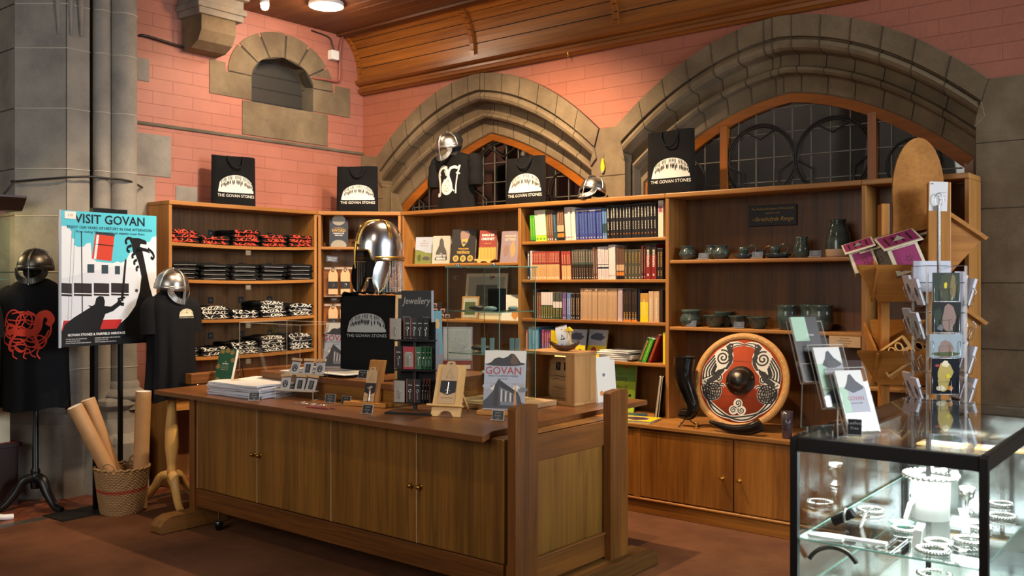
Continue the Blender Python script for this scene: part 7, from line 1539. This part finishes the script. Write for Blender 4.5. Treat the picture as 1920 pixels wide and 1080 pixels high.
light('AREA', 'display_counter_light', tuple(CM @ Vector((W_/2, D_*.5, ct-.07))), tuple(CM @ Vector((W_/2, D_*.5, 0))), 30, (.93, .97, 1), .5, 1.2)
def twist_ring(m, R_, th, mat, gap=0, z=0, n=90, tilt=0):
    for ph in (0, PI):
        P = []
        for i in range(n+1):
            a = gap/2+(2*PI-gap)*i/n; tw = a*14+ph
            rr = R_+th*.55*math.cos(tw); P.append((rr*math.cos(a), rr*math.sin(a), z+th+th*.55*math.sin(tw)))
        m.tube(P, th*.62, mat, 6)
zs = .596
for k, (x, y, R_, th, lab) in enumerate(((.50, .12, .052, .010, 'twisted silver bracelet nearest the front of the upper glass shelf'), (.49, .245, .045, .009, 'twisted silver bracelet just behind the front one'), (.575, .36, .052, .008, 'broad silver bracelet near the right pane'), (.56, .60, .045, .008, 'silver bracelet in the middle of the upper glass shelf by the right pane'), (.33, .38, .045, .008, 'silver bracelet behind the white feather shaped tags'), (.60, .85, .05, .008, 'silver bracelet further back along the right pane'), (.12, .62, .05, .007, 'silver bracelet by the left pane in the middle'), (.55, 1.10, .045, .007, 'silver bracelet at the back right of the upper glass shelf'))):
    t = cth('silver_bracelet', lab, 'bracelet', (x, y, zs), k*.8); m = MB(); twist_ring(m, R_, th, 'silver', .5)
    m.lathe([(0, 0), (th*1.5, th*.6), (th*1.3, th*1.6), (0, th*2)], c=(R_*math.cos(.25), R_*math.sin(.25), 0), mat='silver', n=12); m.lathe([(0, 0), (th*1.5, th*.6), (th*1.3, th*1.6), (0, th*2)], c=(R_*math.cos(.25), -R_*math.sin(.25), 0), mat='silver', n=12); m.build('band', t)
t = cth('torc_plinth', 'white cylindrical plinth carrying the large twisted silver torc', 'plinth', (.36, .66, zs)); m = MB(); m.lathe([(0, 0), (.075, 0), (.078, .17), (0, .17)], mat='white', n=40); m.build('drum', t)
t = cth('silver_torc', 'large twisted silver torc resting on the white plinth', 'torc', (.36, .66, zs+.172), 1.0); m = MB(); twist_ring(m, .105, .011, 'silver', .6, n=120)
for s in (-1, 1): m.lathe([(0, 0), (.017, .008), (.02, .02), (.012, .03), (0, .032)], c=(.105*math.cos(.3), s*.105*math.sin(.3), -.002), mat='silver', n=14)
m.build('band', t)
for k, (x, y, lab) in enumerate(((.20, .33, 'left of the feather tags'), (.30, .60, 'before the white plinth'), (.44, .17, 'beside the front bracelets'), (.52, .52, 'right of the white plinth'), (.36, .66+.0, 'on the torc'))):
    z = zs if k < 4 else zs+.196
    t = cth('price_tag', 'folded white paper price tag %s' % lab, 'price tag', (x, y, z), k*.7); s = 1 if k < 4 else .5
    m = MB(); m.prism([(-.03*s, 0), (-.026*s, .0), (-.006*s, .06*s), (.022*s, .085*s), (.018*s, .088*s), (-.012*s, .064*s)], -.016*s, .016*s, 'white', axis='y'); m.build('tag', t)
for k, (x0, y0, ln, lab) in enumerate(((.08, .09, .26, 'long'), (.05, .055, .14, 'short'))):
    t = cth('white_letter_opener', '%s white feather shaped opener lying at the front of the glass shelf' % lab, 'letter opener', (x0, y0, zs), .05)
    m = MB(); m.prism([(0, 0), (.02, .018), (.06, .022), (ln*.6, .014), (ln*.75, .02), (ln, .018), (ln, -.014), (ln*.7, -.016), (.05, -.018), (.015, -.014)], .001, .012, 'white'); m.build('blade', t, bevel=.003)
for k, (x, y) in enumerate(((.46, .86), (.20, 1.05))):
    t = cth('silver_goblet', ('small silver goblet behind the white plinth', 'small silver goblet near the back left of the display counter')[k], 'goblet', (x, y, zs)); m = MB(); m.lathe([(0, 0), (.03, 0), (.028, .006), (.008, .02), (.008, .05), (.028, .07), (.034, .11), (.031, .11), (.024, .075), (0, .06)], mat='silver', n=24); m.build('cup', t)
t = cth('silver_brooch_dish', 'glass dish of small silver brooches on the upper glass shelf', 'dish', (.30, .44, zs)); m = MB(); m.lathe([(0, 0), (.04, 0), (.05, .02), (.047, .02), (.038, .004), (0, .004)], mat='glass_edge', n=28); m.build('dish', t)
for i in range(7): m = MB(); m.lathe([(0, .004), (.01, .006), (.007, .012), (0, .014)], c=(.026*math.cos(i*.9), .026*math.sin(i*.9), .002), mat='silver', n=10); m.build('brooch', t)
for k, (x, y) in enumerate(((.25, 1.35), (.50, 1.38))):
    t = cth('kraft_card_tray', ('left', 'right')[k]+' pale wooden tray of cards at the back of the display counter', 'tray', (x, y, .80), .1*k); m = MB(); m.box(-.11, -.07, 0, .11, .07, .008, 'beech_x'); m.box(-.08, -.05, .008, .08, .05, .012, 'white'); m.build('tray', t); m = MB(); m.box(-.01, .05, -.205, .01, .06, 0, 'chrome'); m.build('support', t)
for k, (x, y, z, R_) in enumerate(((.16, .12, .381, .06), (.55, .25, .381, .05), (.40, .55, .381, .06), (.14, .8, .381, .05), (.2, .25, .166, .06), (.5, .5, .166, .06))):
    t = cth('silver_bangle', 'plain silver bangle on the %s of the display counter, %s' % (('middle glass shelf', 'bottom deck')[z < .3], ('front left', 'front right', 'centre', 'rear left', 'left', 'right')[k]), 'bangle', (x, y, z), k*.5); m = MB(); twist_ring(m, R_, .009, ('silver', 'steel')[k % 2], .4); m.build('band', t)
t = cth('bracelet_stand', 'black velvet bracelet cone with a dark cuff near the left pane', 'jewellery stand', (.10, .30, zs)); m = MB(); m.cyl((-.03, 0, .012), (.05, .0, .06), .020, 'black_cloth', n=20); m.build('cone', t); m = MB(); m.tube([(.02, .024*math.cos(a), .045+.024*math.sin(a)) for a in [i*PI/10 for i in range(20)]], .006, 'steel', 8, closed=True); m.build('cuff', t)
t = cth('dark_torc', 'curved dark grey neck ring on the bottom deck at the front left', 'torc', (.12, .14, .381), .3); m = MB(); m.tube([(.10*math.cos(a), .05, .05+.10*math.sin(a)) for a in [PI*.15+i*PI*.7/14 for i in range(15)]], .010, 'steel_dark', 10); m.build('band', t)
# ------------------------------------------------------------ leaflet holder on the display counter
r = cth('leaflet_holder', 'three tier clear acrylic leaflet holder on the glass display counter', 'leaflet holder', (.13, .22, ct+.001), FACE+.30)
FW = .138; Lm = Matrix.Rotation(-.38, 4, 'X')
for k, (x, y, z) in enumerate(((-.055, .07, .195), (-.01, -.01, .10), (.035, -.09, .01))):
    sub = bpy.data.objects.new('pocket', None); bpy.data.objects.remove(sub)
    M_ = Matrix.Translation((x, y, z)) @ Lm
    m = MB(); m.M = M_; m.box(-FW/2, .028, 0, FW/2+.035, .032, .30, 'acrylic'); m.box(-FW/2, -.004, 0, FW/2, 0, .075, 'acrylic'); m.box(-FW/2-.003, -.004, 0, -FW/2, .032, .20, 'acrylic'); m.box(FW/2, -.004, 0, FW/2+.003, .032, .20, 'acrylic'); m.box(-FW/2, -.004, -.003, FW/2, .032, 0, 'acrylic_edge')
    for xx in (-FW/2, FW/2+.035): m.tube([(xx, .030, 0), (xx, .030, .27)], .0026, 'acrylic_edge', 6)
    m.tube([(-FW/2, .03, .27), (FW/2+.035, .03, .27)], .0024, 'acrylic_edge', 6); m.tube([(-FW/2, -.002, .075), (FW/2, -.002, .075)], .002, 'acrylic_edge', 6)
    for xx in (-FW/2, FW/2): m.tube([(xx, -.002, 0), (xx, -.002, .075)], .0022, 'acrylic_edge', 6)
    m.build('pocket', r)
    p = r.matrix_basis if False else (Matrix.Translation(CM @ Vector((.13, .22, ct+.001))) @ rz3(ca+FACE+.30) @ M_ @ Vector((0, .006, .002)))
    t = thing('leaflet', ('dark green leaflet in the rear pocket of the acrylic holder', 'grey GOVAN leaflet in the middle pocket of the acrylic holder', 'grey GOVAN leaflet in the front pocket of the acrylic holder')[k], 'leaflet', p, rot=(-.38, 0, ca+FACE+.30))
    m = MB(); m.box(-FW/2+.006, 0, 0, FW/2-.006, .012, .25 if k else .28, 'white'); c = m.build('sheets', t)
    hh = .25 if k else .28; m = MB(); fn = lambda a, b, off=0: (-FW/2+.006+a*(FW-.012), -.0006-off, b*hh)
    if k == 0: rect(m, fn, 0, 0, 1, 1, 'bk_dark'); rect(m, fn, 0, .62, .55, 1, 'c_mint', .0002); T(m, fn, 'Govan', .6, .7, .016, 'white', FW, hh)
    else:
        rect(m, fn, 0, 0, 1, 1, 'c_cloud'); rect(m, fn, 0, .72, 1, 1, 'c_white', .0002); m.poly([(.2, .70), (.35, .80), (.45, .92), (.55, .94), (.7, .82), (.95, .72), (.9, .68), (.5, .62)], lambda a, b: fn(a, b, .0004), 'c_charn'); rect(m, fn, 0, 0, .3, 1, 'c_mint', .0001)
        T(m, fn, 'GOVAN', .55, .50, .024, 'c_red', FW, hh, off=.0006); T(m, fn, 'AND ITS STONES', .55, .44, .008, 'c_navy', FW, hh, off=.0006); m.poly([(.1, .05), (.9, .05), (.9, .2), (.5, .3), (.1, .22)], lambda a, b: fn(a, b, .0004), 'c_slate')
    m.build('print', c)
m = MB(); m.box(-.12, -.13, 0, .12, .134, .003, 'acrylic'); m.tube([(-.10, .13, 0), (-.10, .12, .20)], .003, 'acrylic_edge', 6); m.tube([(.08, .13, 0), (.08, .12, .20)], .003, 'acrylic_edge', 6); m.tube([(-.12, -.10, 0), (-.12, -.10, .02)], .002, 'acrylic_edge', 6); m.build('foot', r)
card('small black price card on the glass display counter before the leaflets', tuple(CM @ Vector((.22, .10, ct+.001))), ca+FACE-.4, .05, .07, .5, ('Leaflets', 'Free'))
# ------------------------------------------------------------ postcard spinner
sx, sy = -1.40, 5.36
r = thing('postcard_spinner', 'revolving clear wire postcard rack behind the glass display counter', 'postcard rack', (sx, sy, 0), FACE-.05)
m = MB(); m.lathe([(.15, 0), (.15, .012), (.03, .03), (.0, .03)], mat='chrome', n=32); m.build('base', r)
m = MB(); m.cyl((0, 0, .02), (0, 0, 2.02), .010, 'chrome', n=16); m.build('pole', r)
m = MB(); m.tube([(.022*math.cos(a), 0, 2.05+.035*math.sin(a)) for a in [i*PI/9 for i in range(18)]], .0022, 'chrome', 6, closed=True); m.build('top_ring', r)
m = MB(); hs = .10
for x in (-hs, hs):
    for y in (-hs, hs): m.box(x-.007, y-.003, .75, x+.007, y+.003, 1.69, 'acrylic_edge')
for z in (.80, .95, 1.12, 1.28, 1.44, 1.60, 1.69):
    m.tube([(-hs, -hs, z), (hs, -hs, z), (hs, hs, z), (-hs, hs, z)], .0022, 'chrome', 6, closed=True)
m.build('wire_frame', r)
SP = Matrix.Translation((sx, sy, 0)) @ rz3(FACE-.05)
def pocket(side, x, z, tilt=.22, w=.115):
    """wire pocket on a side: returns world matrix"""
    Rm = rz3([0, PI/2, PI, -PI/2][side]); M_ = Rm @ Matrix.Translation((x, -hs-.006, z)) @ Matrix.Rotation(tilt, 4, 'X')
    m = MB(); m.M = M_; m.tube([(-w/2, 0, .10), (-w/2, -.022, .085), (-w/2, -.022, 0), (w/2, -.022, 0), (w/2, -.022, .085), (w/2, 0, .10)], .0017, 'chrome', 6); m.tube([(-w/2, 0, .10), (-w/2, 0, 0), (w/2, 0, 0), (w/2, 0, .10)], .0017, 'chrome', 6); m.tube([(-w*.2, -.022, 0), (-w*.2, -.022, .07), (w*.2, -.022, .07), (w*.2, -.022, 0)], .0014, 'chrome', 6)
    m.build('wire_pocket', r); return SP @ M_
arts = [('p_grn', '#39443a'), ('p_bird', '#4c4f3c'), ('p_owl', '#2a2d28'), ('p_sky2', '#97a4ab'), ('p_night', '#12161f'), ('p_gold2', '#b7a25b'), ('p_lbl', '#c5c2cc')]
for nm, c in arts: flatm(nm, c, .3)
def pcard(M_, lab, art, w=.105, h=.148, t=.008, tilt=.22):
    e = M_.to_euler(); o = thing('postcard', lab, 'postcard', M_ @ Vector((0, -.012, .003)), rot=tuple(e)); m = MB(); m.box(-w/2, 0, 0, w/2, t, h, 'paper_blue'); m.build('card_stack', o)
    m = MB(); fn = lambda a, b, off=0: (-w/2+a*w, -.0005-off, b*h); art(m, fn); m.build('picture', o)
def pa(bg, items):
    def f(m, fn):
        rect(m, fn, 0, 0, 1, 1, bg)
        for i, (x, y, rx, ry, c) in enumerate(items): blob(m, fn, x, y, rx, ry, c, .0003+.0002*i, seed=i)
    return f
pcard(pocket(0, -.01, 1.50, .02, .13), 'postcard of a yellow bird among leaves, top of the spinner', pa('p_grn', [(.6, .5, .35, .5, 'p_bird'), (.48, .55, .06, .12, 'bk_yellow'), (.75, .5, .1, .45, 'c_olive')]), .14, .15)
pcard(pocket(0, -.01, 1.335, .04, .13), 'postcard with pale curved feathers on dark ground, second down', pa('p_owl', [(.6, .5, .22, .45, 'c_flesh'), (.2, .5, .15, .3, 'p_grn'), (.3, .15, .1, .1, 'c_mid')]), .15, .16)
pcard(pocket(0, -.01, 1.20, .02, .14), 'postcard of a brown tower under blue sky, third down', pa('p_sky2', [(.5, .35, .22, .4, 'c_flesh'), (.5, .15, .45, .1, 'c_fieldd')]), .17, .125)
pcard(pocket(0, -.015, 1.01, .03, .14), 'large black postcard of golden figures on the front of the spinner', pa('p_night', [(.5, .62, .26, .30, 'p_gold2'), (.45, .3, .22, .25, 'p_gold2'), (.5, .85, .12, .1, 'cream'), (.35, .15, .16, .08, 'cream'), (.68, .16, .1, .07, 'c_orange'), (.2, .8, .08, .04, 'c_red'), (.6, .5, .08, .06, 'bk_yellow')]), .145, .185)
pcard(pocket(0, -.01, .83, .05, .13), 'wide dark postcard at the bottom front of the spinner', pa('p_owl', [(.5, .6, .4, .2, 'c_mid')]), .14, .12)
for k, z in enumerate((1.48, 1.30, 1.12, .95, .80)):
    for side, nm in ((1, 'right'), (3, 'left')):
        for xo, q_ in ((-.055, 'rear'), (.055, 'front')):
            pos = ('top', 'second', 'third', 'fourth', 'bottom')[k]
            M_ = pocket(side, xo if side == 1 else -xo, z+(.02 if xo > 0 else 0), .30, .10)
            if (k+side) % 3 != 2: pcard(M_, 'edge on postcards in the %s %s pocket, %s row of the spinner' % (nm, q_, pos), pa(('p_lbl', 'p_sky2', 'c_mid')[k % 3], [(.5, .5, .2, .2, 'c_slate')]), .095, .145, .014)
pk = thing('white_card_pack', 'plain white cards standing at the top rear of the spinner', 'card', SP @ Vector((.0, .09, 1.55)), FACE-.05); m = MB(); m.box(-.10, 0, 0, .10, .012, .17, 'paper_blue'); m.build('cards', pk)
pk = thing('white_card_pack', 'tall pale cards at the right edge of the spinner front', 'card', SP @ Vector((.077, -.085, 1.20)), FACE-.05); m = MB(); m.box(-.026, 0, 0, .026, .012, .46, 'p_lbl'); m.build('cards', pk)
r = thing('price_note', 'white paper note with ring clip pinned on the wooden stand above the spinner', 'note', SP @ Vector((0, .012, 1.99)), FACE-.10, rot=(-.05, .05, FACE-.10)); m = MB(); m.box(-.048, 0, 0, .048, .001, .16, 'paper'); 
for i in range(3): m.box(.0, -.0006, .10-.02*i, .04, -.0002, .103-.02*i, 'c_cloud')
m.poly([(-.035+.008*math.cos(i*PI/6), .145+.006*abs(math.sin(i*PI/6))) for i in range(7)], lambda a, b: (a, -.0006, b), 'c_navy'); m.build('paper', r)
# ------------------------------------------------------------ wooden stand with bird houses
r = thing('wooden_stand', 'tall pale wooden trough stand with oval headboard holding bird houses', 'display stand', (-1.56, 5.66, 0), FACE-.20)
m = MB(); m.box(-.235, -.02, 0, -.19, .10, 2.06, 'stand_z'); m.build('upright', r, bevel=.003)
m = MB(); m.box(-.005, -.13, 0, .115, -.09, 2.165, 'stand_z'); m.build('upright', r, bevel=.003)
m = MB(); pts = [(-.17, 1.87)]+[(-.165+.0, 1.98)]+[(-.03-.14*math.cos(a), 2.13+.31*math.sin(a)) for a in [i*PI/20 for i in range(21)]]+[(.125, 1.96), (.11, 1.93)]
m.prism(pts, .0, .03, 'stand_y', axis='y'); m.build('headboard', r, bevel=.003)
def trough(z):
    m = MB(); fp_ = [(-.42, z), (-.10, z-.22), (.0, z-.24), (.38, z+.07), (.38, z+.10), (.35, z+.10)]
    # sloping front board and floor
    m.hexa([(-.40, -.20, z-.02), (.06, -.20, z-.02), (.04, -.05, z-.21), (-.26, -.05, z-.21), (-.40, -.225, z), (.06, -.225, z), (.04, -.035, z-.19), (-.26, -.035, z-.19)], 'stand_x'); m.build('trough_front', r)
    m = MB(); m.hexa([(-.26, -.05, z-.21), (.10, -.05, z-.21), (.16, .22, z+.14), (-.26, .20, z+.14), (-.26, -.05, z-.195), (.10, -.05, z-.195), (.16, .22, z+.158), (-.26, .20, z+.158)], 'stand_x'); m.build('trough_back', r)
    m = MB(); m.prism([(.10, z+.30), (.30, z+.155), (.11, z-.07), (-.06, z+.08)], -.06, -.04, 'stand_x', axis='y'); m.prism([(.10, z+.32), (.325, z+.155), (.31, z+.14), (.09, z+.30)], -.08, .06, 'stand_x', axis='y'); m.prism([(-.24, z-.02), (-.05, z-.21), (.21, z+.14)], -.30, -.285, 'stand_y', axis='x'); m.build('trough_end', r)
trough(1.70); trough(1.22)
m = MB(); m.box(-.25, -.2, 0, .25, .2, .05, 'stand_x'); m.build('base', r)
WM = Matrix.Translation((-1.56, 5.66, 0)) @ rz3(FACE-.20)
def birdhouse(lab, p, rz, cm, s=1.0, tilt=-.22):
    t = thing('bird_house', lab, 'bird house', WM @ Vector(p), rot=(-.30, tilt-.08, FACE-.20+rz), group=None); w, d, h = .14*s, .10*s, .13*s
    m = MB(); m.prism([(-w/2, 0), (w/2, 0), (w/2, h), (0, h*1.45), (-w/2, h)], 0, d, 'kraft_felt' if flatm('kraft_felt', '#8a7d6c', .9) else '', axis='y'); m.build('walls', t)
    m = MB(); m.prism([(-w/2, 0), (w/2, 0), (w/2, h), (-w/2, h)], -.004, 0, 'cream', axis='y'); m.prism([(-w*.36, h*.12), (w*.40, h*.12), (w*.40, h*.95), (-w*.36, h*.95)], -.006, -.004, cm, axis='y')
    for i in range(6): a = i*PI/3; m.ribbon([(w*.06+.008*math.cos(a), h*.5+.008*math.sin(a)), (w*.06+.022*math.cos(a), h*.5+.022*math.sin(a))], .0035, lambda u, v: (u, -.0065, v), 'c_dark')
    m.build('front', t)
    m = MB(); R_ = lambda u, v, o=0: ((u-.5)*w*1.3, -.035*s-.0+v*.085*s+.0, h*.95+v*.085*s+o)
    m.hexa([R_(0, 0), R_(1, 0), R_(1, 1), R_(0, 1), R_(0, 0, .007), R_(1, 0, .007), R_(1, 1, .007), R_(0, 1, .007)], 'cream'); m.poly([(.05, .08), (.95, .08), (.95, .96), (.05, .96)], lambda u, v: R_(u, v, .0078), cm)
    for i in range(4): m.poly([(.18+.19*i, .2), (.23+.19*i, .2), (.23+.19*i, .8), (.18+.19*i, .8)], lambda u, v: R_(u, v, .0084), 'c_dark')
    m.build('roof', t)
birdhouse('small purple bird house with slotted roof at the far left of the upper trough', (-.33, -.12, 1.67), -.1, 'magenta', .95)
birdhouse('large purple bird house with slotted roof, front of the upper trough', (-.10, -.19, 1.66), .08, 'magenta', 1.22)
birdhouse('grey felt bird house squeezed between the two purple ones', (-.24, -.10, 1.67), .0, 'kraft_felt', 1.0)
birdhouse('dark red bird house behind the upright of the upper trough', (.03, -.0, 1.74), .1, 'burgundy', 1.1)
for k, (p, rz_, lab) in enumerate((((-.14, -.15, 1.12), -.3, 'tan wooden bird feeder with oval openings in the lower trough'), ((.04, -.06, 1.15), .2, 'brown wooden bird feeder behind the tan one in the lower trough'))):
    t = thing('bird_feeder', lab, 'bird feeder', WM @ Vector(p), rot=(-.35, -.65, FACE-.20+rz_)); m = MB()
    m.box(-.10, 0, 0, .10, .09, .012, 'beech_x'); m.box(-.10, 0, .15, .10, .09, .162, 'beech_x'); m.box(-.10, .0, .012, -.088, .09, .15, 'beech_z'); m.box(.088, 0, .012, .10, .09, .15, 'beech_z'); m.box(-.088, .08, .012, .088, .09, .15, 'mahog2'); m.build('box', t)
    m = MB(); m.box(-.088, .002, .07, .088, .010, .09, 'beech_x')
    for x in (-.045, .0, .045): m.tube([(x+.018*math.cos(a), .004, .115+.026*math.sin(a)) for a in [i*PI/8 for i in range(16)]], .005, 'beech_x', 8, closed=True)
    m.lathe([(0, .02), (.03, .04), (.035, .06), (.02, .08), (0, .085)], c=(.02, .05, .0), mat='brown_ball' if flatm('brown_ball', '#5b3a24', .8) else '', n=16); m.build('front', t)
t = thing('wooden_grid', 'small slotted wooden block beside the foot of the stand', 'ornament', WM @ Vector((-.20, -.25, .86)), rot=(0, -.6, FACE)); m = MB(); m.box(-.06, 0, 0, .06, .02, .05, 'beech_x')
for i in range(3): m.box(-.04+.03*i, -.001, .01, -.03+.03*i, 0, .04, 'c_dark')
m.build('block', t); m = MB(); m.box(-.005, .005, -.9, .005, .015, 0, 'beech_z'); m.build('stick', t)
